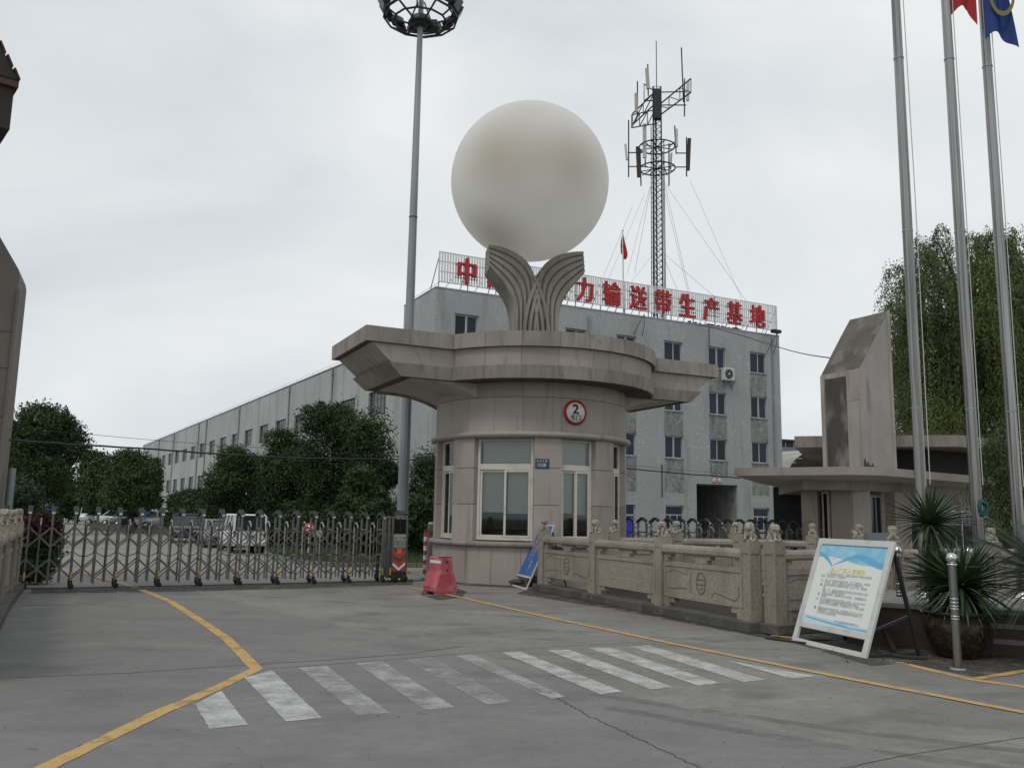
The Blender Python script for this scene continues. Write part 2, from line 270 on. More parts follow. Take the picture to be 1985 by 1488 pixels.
# ------------------------------------------------------------------ mesh helpers
class MB:
    def __init__(s): s.v = []; s.f = []; s.sm = []
    def add(s, vs, fs, smooth=False, M=None):
        o = len(s.v)
        s.v += [tuple(M @ Vector(p)) for p in vs] if M is not None else [tuple(p) for p in vs]
        for f in fs: s.f.append(tuple(i + o for i in f)); s.sm.append(smooth)
        return s
    def box(s, x0, y0, z0, x1, y1, z1, M=None):
        return s.add([(x0, y0, z0), (x1, y0, z0), (x1, y1, z0), (x0, y1, z0), (x0, y0, z1), (x1, y0, z1), (x1, y1, z1), (x0, y1, z1)],
                     [(0, 3, 2, 1), (4, 5, 6, 7), (0, 1, 5, 4), (1, 2, 6, 5), (2, 3, 7, 6), (3, 0, 4, 7)], M=M)
    def bar(s, p0, p1, w, h=None, up=(0, 0, 1)):
        h = h or w; p0 = Vector(p0); p1 = Vector(p1); d = (p1 - p0)
        ln = d.length; d.normalize(); up = Vector(up)
        if abs(d.dot(up)) > 0.98: up = Vector((1, 0, 0))
        a = d.cross(up).normalized(); b = a.cross(d).normalized()
        M = Matrix.Identity(4)
        for i in range(3): M[i][0], M[i][1], M[i][2], M[i][3] = d[i], a[i], b[i], p0[i]
        return s.box(0, -w / 2, -h / 2, ln, w / 2, h / 2, M)
    def tube(s, pts, r, n=8, smooth=True, cap=True):
        pts = [Vector(p) for p in pts]; m = len(pts)
        rs = r if isinstance(r, (list, tuple)) else [r] * m
        vs = []; fs = []
        prev = None
        for i, p in enumerate(pts):
            d = (pts[min(i + 1, m - 1)] - pts[max(i - 1, 0)])
            if d.length < 1e-9: d = Vector((0, 0, 1))
            d.normalize()
            if prev is None:
                u = Vector((0, 0, 1)) if abs(d.z) < 0.9 else Vector((1, 0, 0))
            else: u = prev
            a = (u - d * u.dot(d))
            if a.length < 1e-6: a = Vector((1, 0, 0)) - d * d.x
            a.normalize(); b = d.cross(a); prev = a
            for k in range(n):
                t = 2 * PI * k / n
                vs.append(p + (a * math.cos(t) + b * math.sin(t)) * rs[i])
        for i in range(m - 1):
            for k in range(n):
                k2 = (k + 1) % n
                fs.append((i * n + k, i * n + k2, (i + 1) * n + k2, (i + 1) * n + k))
        s.add(vs, fs, smooth)
        if cap:
            s.add(vs[:n], [tuple(reversed(range(n)))]); s.add(vs[-n:], [tuple(range(n))])
        return s
    def lathe(s, prof, n=24, M=None, smooth=True, a0=0.0, a1=2 * PI):
        full = abs(a1 - a0 - 2 * PI) < 1e-6; c = n if full else n + 1
        vs = []; fs = []
        for r, z in prof:
            for k in range(c):
                t = a0 + (a1 - a0) * k / n; vs.append((r * math.cos(t), r * math.sin(t), z))
        for i in range(len(prof) - 1):
            for k in range(n):
                k2 = (k + 1) % c
                fs.append((i * c + k, i * c + k2, (i + 1) * c + k2, (i + 1) * c + k))
        return s.add(vs, fs, smooth, M)
    def loft(s, loops, cap0=True, cap1=True, smooth=False, M=None, closed=True):
        n = len(loops[0]); vs = [p for lp in loops for p in lp]; fs = []
        for i in range(len(loops) - 1):
            for k in range(n if closed else n - 1):
                k2 = (k + 1) % n
                fs.append((i * n + k, i * n + k2, (i + 1) * n + k2, (i + 1) * n + k))
        s.add(vs, fs, smooth, M)
        if cap0: s.add(loops[0], [tuple(reversed(range(n)))], False, M)
        if cap1: s.add(loops[-1], [tuple(range(n))], False, M)
        return s
    def prism(s, poly, z0, z1, M=None):
        return s.loft([[(x, y, z0) for x, y in poly], [(x, y, z1) for x, y in poly]], M=M)
    def slabpoly(s, poly, z0, z1, inset_top=0): return s.prism(poly, z0, z1)
    def arc(s, r0, r1, a0, a1, z0, z1, n=6):     # curved slab; angles measured from the camera side (-y), positive to +x
        A = [a0 + (a1 - a0) * i / n for i in range(n + 1)]
        P = lambda r, a, z: (r * math.sin(a), -r * math.cos(a), z)
        loops = [[P(r0, a, z0), P(r1, a, z0), P(r1, a, z1), P(r0, a, z1)] for a in A]
        return s.loft(loops)
    def ball(s, c, r, n=12, m=8, M=None, sc=(1, 1, 1)):
        vs = []; fs = []
        for i in range(m + 1):
            ph = PI * i / m
            for k in range(n):
                t = 2 * PI * k / n
                vs.append((c[0] + sc[0] * r * math.sin(ph) * math.cos(t), c[1] + sc[1] * r * math.sin(ph) * math.sin(t), c[2] + sc[2] * r * math.cos(ph)))
        for i in range(m):
            for k in range(n):
                k2 = (k + 1) % n; fs.append((i * n + k, (i + 1) * n + k, (i + 1) * n + k2, i * n + k2))
        return s.add(vs, fs, True, M)
    def text(s, body, size, depth=0.002, M=None, off=0.0, align='CENTER', sx=1.0, slanty=0):
        vs, fs = text_geo(body, size, depth, off, align)
        if sx != 1.0: vs = [(x * sx, y, z) for x, y, z in vs]
        return s.add(vs, fs, False, M)
    def mesh(s, name):
        me = bpy.data.meshes.new(name); me.from_pydata(s.v, [], s.f)
        me.polygons.foreach_set('use_smooth', s.sm); me.update(); return me
    def build(s, name, mat, parent=None, loc=None, rot=None, M=None, bevel=0, seg=1):
        o = bpy.data.objects.new(name, s.mesh(name)); COL.objects.link(o)
        o.data.materials.append(MT[mat] if isinstance(mat, str) else mat)
        place(o, parent, loc, rot, M)
        if bevel:
            b = o.modifiers.new('bevel', 'BEVEL'); b.width = bevel; b.segments = seg; b.limit_method = 'ANGLE'; b.angle_limit = rad(40)
        return o

def build_each(mb, name, mat, parent=None, M=None, bevel=0):     # one object per loose piece
    n = len(mb.v); up = list(range(n))
    def find(i):
        while up[i] != i: up[i] = up[up[i]]; i = up[i]
        return i
    for f in mb.f:
        r = find(f[0])
        for i in f[1:]: up[find(i)] = r
    grp = {}
    for f, s in zip(mb.f, mb.sm): grp.setdefault(find(f[0]), []).append((f, s))
    key = {}; out = []
    # tubes and capped lofts carry their caps as loose copies of the same points: join by position
    pos = {}
    for i, v in enumerate(mb.v):
        k = (round(v[0], 5), round(v[1], 5), round(v[2], 5))
        if k in pos: up[find(i)] = find(pos[k])
        else: pos[k] = i
    grp = {}
    for f, s in zip(mb.f, mb.sm): grp.setdefault(find(f[0]), []).append((f, s))
    for fs in grp.values():
        q = MB(); ids = {}
        for f, s in fs:
            q.f.append(tuple(ids.setdefault(i, len(ids)) for i in f)); q.sm.append(s)
        q.v = [None] * len(ids)
        for i, k in ids.items(): q.v[k] = mb.v[i]
        out.append(q.build(name, mat, parent, M=M, bevel=bevel))
    return out

def place(o, parent=None, loc=None, rot=None, M=None):
    if parent is not None: o.parent = parent
    if M is not None: o.matrix_local = M
    if loc is not None: o.location = loc
    if rot is not None: o.rotation_euler = rot if isinstance(rot, (tuple, list)) else (0, 0, rot)
    return o

TXT = {}
def text_geo(body, size, depth, off, align):
    key = (body, size, depth, off, align)
    if key in TXT: return TXT[key]
    cu = bpy.data.curves.new('lettering', 'FONT'); cu.body = body; cu.size = size
    cu.extrude = depth / 2; cu.offset = off; cu.resolution_u = 2; cu.align_x = align; cu.align_y = 'CENTER'
    ob = bpy.data.objects.new('lettering', cu)
    me = bpy.data.meshes.new_from_object(ob)
    vs = [tuple(v.co) for v in me.vertices]; fs = [tuple(p.vertices) for p in me.polygons]
    bpy.data.objects.remove(ob); bpy.data.meshes.remove(me); bpy.data.curves.remove(cu)
    TXT[key] = (vs, fs); return TXT[key]

def fit_text(mb, body, w, h, depth, off=0.0, M=None):   # lettering stretched to fill w x h, centred at the origin
    vs, fs = text_geo(body, 1.0, depth, off, 'CENTER')
    xs = [v[0] for v in vs]; ys = [v[1] for v in vs]
    cx, cy = (min(xs) + max(xs)) / 2, (min(ys) + max(ys)) / 2
    kx = w / max(max(xs) - min(xs), 1e-6); ky = h / max(max(ys) - min(ys), 1e-6)
    mb.add([((x - cx) * kx, (y - cy) * ky, z) for x, y, z in vs], fs, False, M)

def tag(o, label=None, cat=None, group=None, kind=None):
    if label: o['label'] = label
    if cat: o['category'] = cat
    if group: o['group'] = group
    if kind: o['kind'] = kind
    return o

def thing(name, label, cat, loc=(0, 0, 0), rz=0.0, group=None, M=None):
    o = bpy.data.objects.new(name, None); COL.objects.link(o); o.empty_display_size = 0.2
    if M is not None: o.matrix_world = M
    else: o.location = loc; o.rotation_euler = (0, 0, rz)
    return tag(o, label, cat, group)

def inst(name, me, parent, loc=None, rot=None, M=None):
    o = bpy.data.objects.new(name, me); COL.objects.link(o); return place(o, parent, loc, rot, M)

def mesh_of(mb, name, mat):
    me = mb.mesh(name); me.materials.append(MT[mat] if isinstance(mat, str) else mat); return me

def copy_tree(o, parent=None):
    c = o.copy(); COL.objects.link(c)
    if parent is not None: c.parent = parent
    for ch in KIDS(o): copy_tree(ch, c)
    return c
def KIDS(o): return [x for x in bpy.data.objects if x.parent == o]

def frame(origin, ux, uy, uz):
    M = Matrix.Identity(4)
    for i in range(3): M[i][0], M[i][1], M[i][2], M[i][3] = ux[i], uy[i], uz[i], origin[i]
    return M
def face_frame(origin, xdir):   # upright sheet: x along xdir (level), y up, z out of the face
    x = Vector(xdir).normalized(); y = Vector((0, 0, 1)); z = x.cross(y)
    return frame(origin, x, y, z)
RX90 = Matrix.Rotation(PI / 2, 4, 'X')

def quads_object(name, P, mat, parent=None, loc=None):     # P: (n, k, 3) array of n loose k-gons
    n, k = P.shape[0], P.shape[1]
    me = bpy.data.meshes.new(name)
    me.vertices.add(n * k); me.vertices.foreach_set('co', P.reshape(-1).astype(np.float32))
    me.loops.add(n * k); me.loops.foreach_set('vertex_index', np.arange(n * k, dtype=np.int32))
    me.polygons.add(n); me.polygons.foreach_set('loop_start', np.arange(0, n * k, k, dtype=np.int32))
    me.update(calc_edges=True)
    me.materials.append(MT[mat])
    o = bpy.data.objects.new(name, me); COL.objects.link(o)
    return place(o, parent, loc)
# ------------------------------------------------------------------ ground and markings
def flat(name, pts, z, mat, kind='structure', parent=None):
    me = bpy.data.meshes.new(name); me.from_pydata([(p[0], p[1], z) for p in pts], [], [tuple(range(len(pts)))]); me.update()
    me.materials.append(MT[mat]); o = bpy.data.objects.new(name, me); COL.objects.link(o)
    if parent is not None: o.parent = parent
    if kind: o['kind'] = kind
    return o

def strip_pts(pts, wd):     # band along a polyline with mitred turns
    pts = [Vector((p[0], p[1])) for p in pts]; l = []; r = []
    for i, p in enumerate(pts):
        a = (pts[i] - pts[i - 1]).normalized() if i else (pts[1] - pts[0]).normalized()
        b = (pts[i + 1] - pts[i]).normalized() if i < len(pts) - 1 else a
        t = (a + b).normalized(); nrm = Vector((-t.y, t.x)); k = 1 / max(0.35, nrm.dot(Vector((-a.y, a.x))))
        l.append(p + nrm * wd / 2 * k); r.append(p - nrm * wd / 2 * k)
    return l + r[::-1]
def strip(name, pts, wd, z, mat, kind='structure'):
    if mat == 'yellow_paint':
        P_ = [Vector((p[0], p[1], 0)) for p in pts]; pts = [P_[0]]
        for a, b in zip(P_[:-1], P_[1:]):
            m_ = max(2, int((b - a).length / .12)); pts += [a.lerp(b, (k + 1) / m_) for k in range(m_)]
    q = strip_pts(pts, wd); n = len(pts)
    if mat == 'yellow_paint': q = [p + Vector((random.gauss(0, .005), random.gauss(0, .005))) for p in q]
    me = bpy.data.meshes.new(name)
    me.from_pydata([(p.x, p.y, z) for p in q], [], [(i, i + 1, 2 * n - 2 - i, 2 * n - 1 - i) for i in range(n - 1)]); me.update()
    me.materials.append(MT[mat]); o = bpy.data.objects.new(name, me); COL.objects.link(o)
    if kind: o['kind'] = kind
    return o

flat('ground', [(-1500, -300), (1500, -300), (1500, 2500), (-1500, 2500)], -0.03, 'dirt')
flat('yard', [(-90, 15), (60, 15), (60, 240), (-160, 240)], -0.008, 'yard')
flat('pavement', [(-40, -25), (40, -25), (40, 21.5), (8, 26.5), (-3.0, 21.2), (-9.8, 17.1), (-40, 17.1)], 0.0, 'concrete')

G = lambda pts: [gp(x, y) for x, y in pts]
strip('yellow_line', G([(40, 1512), (92, 1486), (300, 1385), (420, 1333), (497, 1296), (440, 1238), (400, 1210), (330, 1165), (275, 1143)]), 0.135, 0.004, 'yellow_paint')
strip('yellow_line', G([(262, 1138), (205, 1122), (150, 1107)]), 0.13, 0.004, 'yellow_paint')
strip('yellow_line', G([(790, 1138), (830, 1145), (880, 1155), (1080, 1200), (1300, 1247), (1600, 1307), (1985, 1381), (2200, 1421)]), 0.115, 0.008, 'yellow_paint')
strip('yellow_line', G([(1742, 1283), (1815, 1301), (1886, 1317), (1985, 1331), (2100, 1346)]), 0.12, 0.004, 'yellow_paint')
strip('yellow_line', G([(1893, 1316), (1985, 1301), (2100, 1285)]), 0.11, 0.008, 'yellow_paint')
strip('yellow_line', G([(1496, 1231), (1536, 1236)]), 0.12, 0.004, 'yellow_paint')
cw = tag(bpy.data.objects.new('crosswalk', None), kind='structure'); COL.objects.link(cw)
STRIPES = [
    ([(378.6, 1365), (428.5, 1338), (480.6, 1404.7), (405.8, 1412.8)], 'white_paint'),
    ([(473.8, 1313), (528, 1299.5), (624.8, 1391.5), (554, 1398.3)], 'white_paint'),
    ([(579.4, 1294), (632.5, 1290.4), (754.9, 1382), (693.7, 1385.6)], 'white_worn'),
    ([(689, 1285), (741, 1281.4), (881.8, 1371), (825, 1375.7)], 'white_worn'),
    ([(788, 1279), (838.8, 1274.6), (993, 1360), (944, 1366)], 'white_gone'),
    ([(884.3, 1271.5), (918.6, 1268.7), (1096, 1350.4), (1070, 1354.4)], 'white_worn'),
    ([(973, 1264.7), (1010, 1263), (1207, 1340), (1164.5, 1345.9)], 'white_paint'),
    ([(1059.8, 1260), (1101.6, 1258.4), (1305.7, 1331.6), (1261.7, 1336)], 'white_paint'),
    ([(1141.6, 1256), (1181.6, 1254.4), (1397, 1324), (1353, 1328.7)], 'white_paint'),
    ([(1220.5, 1252.7), (1257, 1250.4), (1484.7, 1317.3), (1441.8, 1321.8)], 'white_paint'),
    ([(1404.6, 1279), (1583, 1310.4), (1533, 1315)], 'white_paint')]
def chipped(P_, e=.0035, st_=.05):       # painted edges are never ruler straight
    out = []
    for i in range(len(P_)):
        a, b = P_[i], P_[(i + 1) % len(P_)]; n = max(1, int((b - a).length / st_))
        for k in range(n): out.append(a.lerp(b, k / n) + Vector((random.gauss(0, e), random.gauss(0, e), 0)))
    return out
for pts, m in STRIPES: flat('stripe', chipped(G(pts)), 0.004, m, None, cw)

def crack(pts, wd, jit=0.02, sub=10, z=0.003, mat='crack'):
    P = G(pts); out = []
    for i in range(len(P) - 1):
        for k in range(sub):
            p = P[i].lerp(P[i + 1], k / sub); out.append(p + Vector((random.uniform(-jit, jit), random.uniform(-jit, jit), 0)))
    out.append(P[-1]); strip('crack' if mat == 'crack' else 'tyre_mark', out, wd, z, mat)
crack([(900, 1272), (1000, 1316), (1085, 1355), (1150, 1392), (1240, 1432), (1350, 1486), (1400, 1510)], 0.010, 0.018, 18)
crack([(30, 1313), (250, 1304), (500, 1287), (650, 1278), (780, 1268), (900, 1252)], 0.014, 0.012, 10)
crack([(500, 1297), (700, 1283), (900, 1266), (1060, 1254), (1300, 1240), (1500, 1226)], 0.010, 0.010, 10)
crack([(1620, 1492), (1760, 1462), (1990, 1428)], 0.008, 0.008, 8)
crack([(45, 1172), (100, 1173), (185, 1171)], 0.03, 0.02, 8)
crack([(60, 1147), (400, 1141), (790, 1131)], 0.045, 0.01, 10)
crack([(1150, 1345), (1300, 1368), (1600, 1410), (1990, 1456)], 0.16, 0.01, 4, 0.002, 'stain')
crack([(1180, 1370), (1350, 1402), (1650, 1450), (1990, 1495)], 0.16, 0.01, 4, 0.002, 'stain')

flat('ground_shade_grime', G([(1480, 1228), (1540, 1246), (1690, 1290), (1760, 1285), (1890, 1312), (1990, 1300), (2100, 1260), (1990, 1180), (1720, 1200), (1560, 1205)]), .003, 'shade_grime')  # shade under planting and board painted on the ground, plus dirt
flat('ground_shade_grime', G([(1000, 1150), (1200, 1182), (1480, 1236), (1540, 1236), (1470, 1220), (1036, 1138)]), .003, 'shade_grime')
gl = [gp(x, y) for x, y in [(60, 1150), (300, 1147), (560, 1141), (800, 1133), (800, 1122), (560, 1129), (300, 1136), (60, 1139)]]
flat('ground_shade_grime', gl, .0022, 'shade_grime')  # contact shade of the gate painted as a dark strip, plus dirt
flat('ground_shade_grime', G([(815, 1153), (850, 1163), (895, 1158), (905, 1146), (870, 1136), (820, 1140)]), .0026, 'shade_grime')  # painted contact shade and dirt round the barrier foot
flat('ground_shade_grime', G([(840, 1124), (900, 1134), (1000, 1139), (1040, 1138), (1030, 1128), (900, 1120)]), .0018, 'shade_grime')
# grass verge behind the gate with a kerb round it
verge = [gp(x, y) for x, y in [(503, 1062), (522, 1078), (580, 1092), (650, 1098), (860, 1099), (870, 1040), (500, 1036)]]
flat('verge', verge, 0.02, 'dirt')
kb = MB()
for i in range(4):
    a, b = verge[i], verge[i + 1]
    for t in range(4):
        kb.bar(a.lerp(b, t / 4) + Vector((0, 0, 0.06)), a.lerp(b, (t + .96) / 4) + Vector((0, 0, 0.06)), 0.12, 0.13)
tag(kb.build('kerb', 'coping'), kind='structure')

# ------------------------------------------------------------------ office block
OB = Vector((-4.3, 46.86, 0)); OD = Vector((.893, .45, 0)).normalized(); ON = Vector((-OD.y, OD.x, 0))
OM = frame(OB, OD, ON, Vector((0, 0, 1)))          # x along the front, y into the block
office = thing('office_building', 'grey pebbledash four storey office block with blue tinted windows and a passage', 'building', M=OM)
OL, OH, ODP = 25.1, 14.0, 5.1
cols = [(1.2, 2.57), (4.75, 6.1), (8.33, 9.68), (11.93, 13.27), (15.5, 16.83), (19.02, 20.35), (22.49, 23.82)]
rows = [(0.95, 2.4), (5.33, 6.7), (8.28, 9.7), (11.3, 12.66)]
ops = []
for r, (z0, z1) in enumerate(rows):
    for c, (x0, x1) in enumerate(cols):
        if r == 0 and c == 5: continue
        ops.append((x0, z0 if not (r == 0 and c == 3) else 0.0, x1, z1, r, c))
PASS = (17.88, 0.0, 21.19, 3.81)

def holed(mb, Lx, Hz, holes, depth, x0=0.0, z0=0.0, y=0.0):   # wall face at y with real openings and their reveals
    xs = sorted(set([x0, Lx] + [h[0] for h in holes] + [h[2] for h in holes])); zs = sorted(set([z0, Hz] + [h[1] for h in holes] + [h[3] for h in holes]))
    for i in range(len(xs) - 1):
        for k in range(len(zs) - 1):
            cx, cz = (xs[i] + xs[i + 1]) / 2, (zs[k] + zs[k + 1]) / 2
            if any(h[0] < cx < h[2] and h[1] < cz < h[3] for h in holes): continue
            mb.add([(xs[i], y, zs[k]), (xs[i + 1], y, zs[k]), (xs[i + 1], y, zs[k + 1]), (xs[i], y, zs[k + 1])], [(0, 1, 2, 3)])
    for h in holes:
        a, b, c, d = h[:4]
        mb.add([(a, y, b), (c, y, b), (c, y, d), (a, y, d), (a, y + depth, b), (c, y + depth, b), (c, y + depth, d), (a, y + depth, d)],
               [(0, 4, 5, 1), (1, 5, 6, 2), (2, 6, 7, 3), (3, 7, 4, 0)])
wl = MB()
holed(wl, OL, OH, [o[:4] for o in ops] + [PASS], 0.16)
wl.add([(0, 0, 0), (0, ODP, 0), (0, ODP, OH), (0, 0, OH), (OL, 0, 0), (OL, 12, 0), (OL, 12, OH), (OL, 0, OH)], [(0, 3, 2, 1), (4, 5, 6, 7)])
wl.add([(0, ODP, 0), (3, ODP, 0), (3, ODP, OH), (0, ODP, OH), (3, 12, 0), (OL, 12, 0), (OL, 12, OH), (3, 12, OH), (3, ODP, 0), (3, 12, 0), (3, 12, OH), (3, ODP, OH)], [(0, 3, 2, 1), (4, 7, 6, 5), (8, 11, 10, 9)])
wl.build('wall', 'pebble', office)
rf = MB(); rf.prism([(0.12, 0.12), (OL - .12, 0.12), (OL - .12, 11.9), (3, 11.9), (3, ODP - .1), (0.12, ODP - .1)], OH - 0.5, OH - 0.42); rf.build('roof', 'kerb', office)
cp = MB()
cp.box(-.03, -.03, OH + .002, OL + .03, .2, OH + .07); cp.box(-.03, .2, OH + .002, .2, ODP, OH + .07); cp.box(OL - .2, .2, OH + .002, OL + .03, 12, OH + .07)
cp.build('parapet_coping', 'pebble', office)
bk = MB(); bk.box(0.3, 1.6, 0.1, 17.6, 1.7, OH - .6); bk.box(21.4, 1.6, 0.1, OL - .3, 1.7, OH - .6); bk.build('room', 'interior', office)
ps = MB(); x0, _, x1, zt = PASS
ps.add([(x0, .16, 0), (x0, 11, 0), (x0, 11, zt), (x0, .16, zt), (x1, .16, 0), (x1, 11, 0), (x1, 11, zt), (x1, .16, zt)], [(0, 1, 2, 3), (4, 7, 6, 5), (3, 2, 6, 7), (1, 5, 6, 2)])
ps.build('passage', 'soot', office)
# grimy panels under and above each window column: render of another kind, 4 mm proud of the pebbledash
st = MB()
for c, (a, b) in enumerate(cols):
    for r in range(len(rows) - 1):
        lo = rows[r][1] + .03; hi = rows[r + 1][0] - .06
        if r == 0: lo = max(lo, 4.35 if c != 5 else 4.3); 
        if r == 0: lo = 3.2 if c not in (5,) else 4.3
        st.box(a - .06, -.006, lo, b + .06, .02, hi)
build_each(st, 'spandrel', 'soot', office)
def slide_window(x0, z0, x1, z1, r, c):
    f = MB(); y = .10; t = .055; W = x1 - x0
    f.box(x0, y, z0, x0 + t, y + .05, z1); f.box(x1 - t, y, z0, x1, y + .05, z1)
    f.box(x0 + t, y, z0, x1 - t, y + .05, z0 + t); f.box(x0 + t, y, z1 - t, x1 - t, y + .05, z1)
    xm = x0 + W * random.choice([.46, .5, .5, .55])
    if r == 0:
        zm = z0 + (z1 - z0) * .60; f.box(x0 + t, y, zm, x1 - t, y + .05, zm + t)
        f.box(x0 + W * .28, y, z0 + t, x0 + W * .28 + t, y + .05, zm); f.box(x0 + W * .68, y, z0 + t, x0 + W * .68 + t, y + .05, zm)
    else:
        f.box(xm - t / 2, y - .01, z0 + t, xm + t / 2, y + .045, z1 - t)
        if random.random() < .5: f.box(xm + t, y - .005, z0 + t, xm + t * 1.7, y + .04, z1 - t)
    o = f.build('window', 'alu', office)
    g = MB()
    opened = random.random() < .55
    if r == 0: g.box(x0 + t, y + .02, z0 + t, x1 - t, y + .03, z1 - t); g.build('pane', 'blueglass', o)
    else:
        left = random.random() < .35 if c else True
        g.box(x0 + t, y + .02, z0 + t, xm - t / 2, y + .03, z1 - t); g.build('pane', 'darkglass' if (opened and left) else 'blueglass', o)
        g = MB(); g.box(xm + t / 2, y + .012, z0 + t, x1 - t, y + .022, z1 - t); g.build('pane', 'darkglass' if (opened and not left) else 'blueglass', o)
    s = MB(); s.box(x0 - .06, -.05, z0 - .07, x1 + .06, .1, z0 - .003); s.build('sill', 'soot', o)
    h = MB(); h.box(x0 - .05, -.06, z1 + .003, x1 + .05, .02, z1 + .05); h.build('drip_ledge', 'soot', o)
for o in ops:
    if o[4] == 0 and o[5] == 3:
        d = MB(); d.box(o[0], .1, 0, o[0] + .07, .15, o[3]); d.box(o[2] - .07, .1, 0, o[2], .15, o[3]); d.box(o[0] + .07, .1, 1.75, o[2] - .07, .15, 1.83)
        dd = d.build('door', 'alu', office)
        g = MB(); g.box(o[0] + .08, .115, .02, o[2] - .08, .14, 1.74); g.build('door_leaf', pbr('blue_door', (0.02, 0.05, 0.42), .35), dd)
        g = MB(); g.box(o[0] + .08, .115, 1.84, o[2] - .08, .135, o[3] - .02); g.build('pane', 'blueglass', dd)
    else: slide_window(*o)
for x, zt in ((24.42, 13.9), (9.9, 13.6)):
    d = MB(); d.tube([(x, -.07, .1), (x, -.07, zt)], .055, 8)
    for z in range(1, int(zt), 2): d.box(x - .08, -.075, z, x + .08, -.005, z + .05)
    d.build('downpipe', 'galv', office)
cbl = MB(); cbl.tube([(19.05, -.03, 13.95), (19.05, -.03, 12.7)], .02, 6); cbl.tube([(9.95, -.03, 13.4), (9.95, -.03, 11.0)], .02, 6)
cbl.tube([(0.5, .6, OH + .55), (0.5, ODP - .3, OH + .55)], .012, 4); cbl.tube([(15.22, -.03, 4.9), (15.22, -.03, 2.9)], .03, 6)
build_each(cbl, 'conduit', 'dark_metal', office)
db = MB()
for i in range(26):
    x = 17.5 + i * .17; db.box(x, .02, OH + .07, x + random.uniform(.1, .2), .2, OH + .07 + random.uniform(.03, .14))
build_each(db, 'broken_brick', 'rust', office)
# two round characters over the passage
for k, ch in enumerate('商客'):
    e = thing('round_plaque', ['round white character plaque with dark red rim over the passage, the squarer left one', 'round white character plaque with dark red rim over the passage, the right one'][k], 'plaque',
              M=OM @ face_frame((19.3 + .42 * k, -.012, 4.05), (1, 0, 0)), group='plaques over the passage')
    q = MB(); q.lathe([(0, .006), (.19, .006), (.19, -.01)], 20); q.build('rim', 'red', e)
    q = MB(); q.lathe([(0, .012), (.155, .012), (.155, .0)], 20); q.build('disc', 'white', e)
    q = MB(); fit_text(q, ch, .22, .22, .006, .012, Matrix.Translation((0, 0, .016))); q.build('character', 'grey_ink', e)

# air conditioner on the wall
ac = thing('air_conditioner', 'white outdoor air conditioner unit on wall brackets below an upper office window', 'air conditioner', M=OM @ Matrix.Translation((19.95, 0, 10.5)))
q = MB(); q.box(0, -.40, .02, .86, -.06, .84); q.build('casing', 'offwhite', ac, bevel=.02)
q = MB(); q.lathe([(.0, .0), (.29, .0), (.31, .02), (.31, .035)], 28, M=frame((.36, -.405, .43), (1, 0, 0), (0, 0, 1), (0, -1, 0))); q.build('fan_grille', 'dark_metal', ac)
q = MB()
for k in range(5):
    a = 2 * PI * k / 5; q.bar((.36 + .05 * math.cos(a), -.45, .43 + .05 * math.sin(a)), (.36 + .27 * math.cos(a), -.45, .43 + .27 * math.sin(a)), .02, .02)
for r in (.12, .2, .28): q.tube([(.36 + r * math.cos(t * PI / 12), -.448, .43 + r * math.sin(t * PI / 12)) for t in range(25)], .006, 4)
q.build('guard_wire', 'galv', ac)
q = MB(); q.lathe([(0, .06), (.05, .055), (.06, 0)], 14, M=frame((.36, -.42, .43), (1, 0, 0), (0, 0, 1), (0, -1, 0))); q.build('hub', 'white', ac)
q = MB(); q.box(.62, -.405, .66, .8, -.401, .72); q.build('maker_plate', 'grey_ink', ac)
q = MB()
for x in (.1, .74): q.bar((x, 0, -.01), (x, -.46, -.01), .04); q.bar((x, 0, -.35), (x, -.42, -.02), .035); q.bar((x, -.01, -.36), (x, -.01, .02), .04)
build_each(q, 'bracket', 'galv', ac)
q = MB(); q.tube([(.86, -.3, .2), (.98, -.28, .15), (.98, -.2, -.1), (.9, -.1, -.15), (.9, -.02, -.5)], .022, 6); q.build('hose', 'dark_metal', ac)

# ------------------------------------------------------------------ long factory hall
HB = Vector((-6.94, 51.25, 0)); HD = Vector((-.5035, .864, 0)).normalized(); HN = Vector((HD.y, -HD.x, 0))
HM = frame(HB, -HD, HN, Vector((0, 0, 1)))           # local x runs towards the viewer (negative = away), y into the hall
HL, HH = 105.2, 11.75
hall = thing('factory_hall', 'long pale grey rendered factory hall with two rows of steel windows', 'building', M=HM)
hops = []
for k in range(19):
    s = 1.35 + 5.38 * k
    for r, (z0, z1) in enumerate(((3.85, 5.52), (7.6, 9.15))): hops.append((-(s + 2.95), z0, -s, z1))
wl = MB(); holed(wl, 0.0, HH, hops, .22, -HL, 0.0)
wl.add([(-HL, 0, 0), (-HL, 18, 0), (-HL, 18, HH), (-HL, 0, HH), (0, 18, 0), (0, 18, HH)], [(0, 3, 2, 1), (1, 2, 5, 4)])
wl.add([(0, 0, 0), (1.6, 0, 0), (1.6, 0, HH), (0, 0, HH), (0, 18, 0), (0, 18, HH)], [(0, 1, 2, 3), (0, 3, 5, 4)])
wl.build('wall', 'hallwall', hall)
rf = MB(); rf.box(-HL + .1, .25, HH - .5, 0, 17.9, HH - .4); rf.build('roof', 'kerb', hall)
cp = MB(); cp.box(-HL - .03, -.05, HH + .002, 0, .25, HH + .08); cp.build('parapet_coping', 'soot', hall)
rl = MB(); rl.tube([(-HL, .1, HH + .32), (0, .1, HH + .32)], .012, 4)
for k in range(0, 105, 4): rl.tube([(-k - .5, .1, HH + .08), (-k - .5, .1, HH + .32)], .012, 4)
rl.build('lightning_rod_wire', 'galv', hall)
bk = MB(); bk.box(-HL + .5, 1.5, .2, -.3, 1.6, HH - .7); bk.build('room', 'interior', hall)
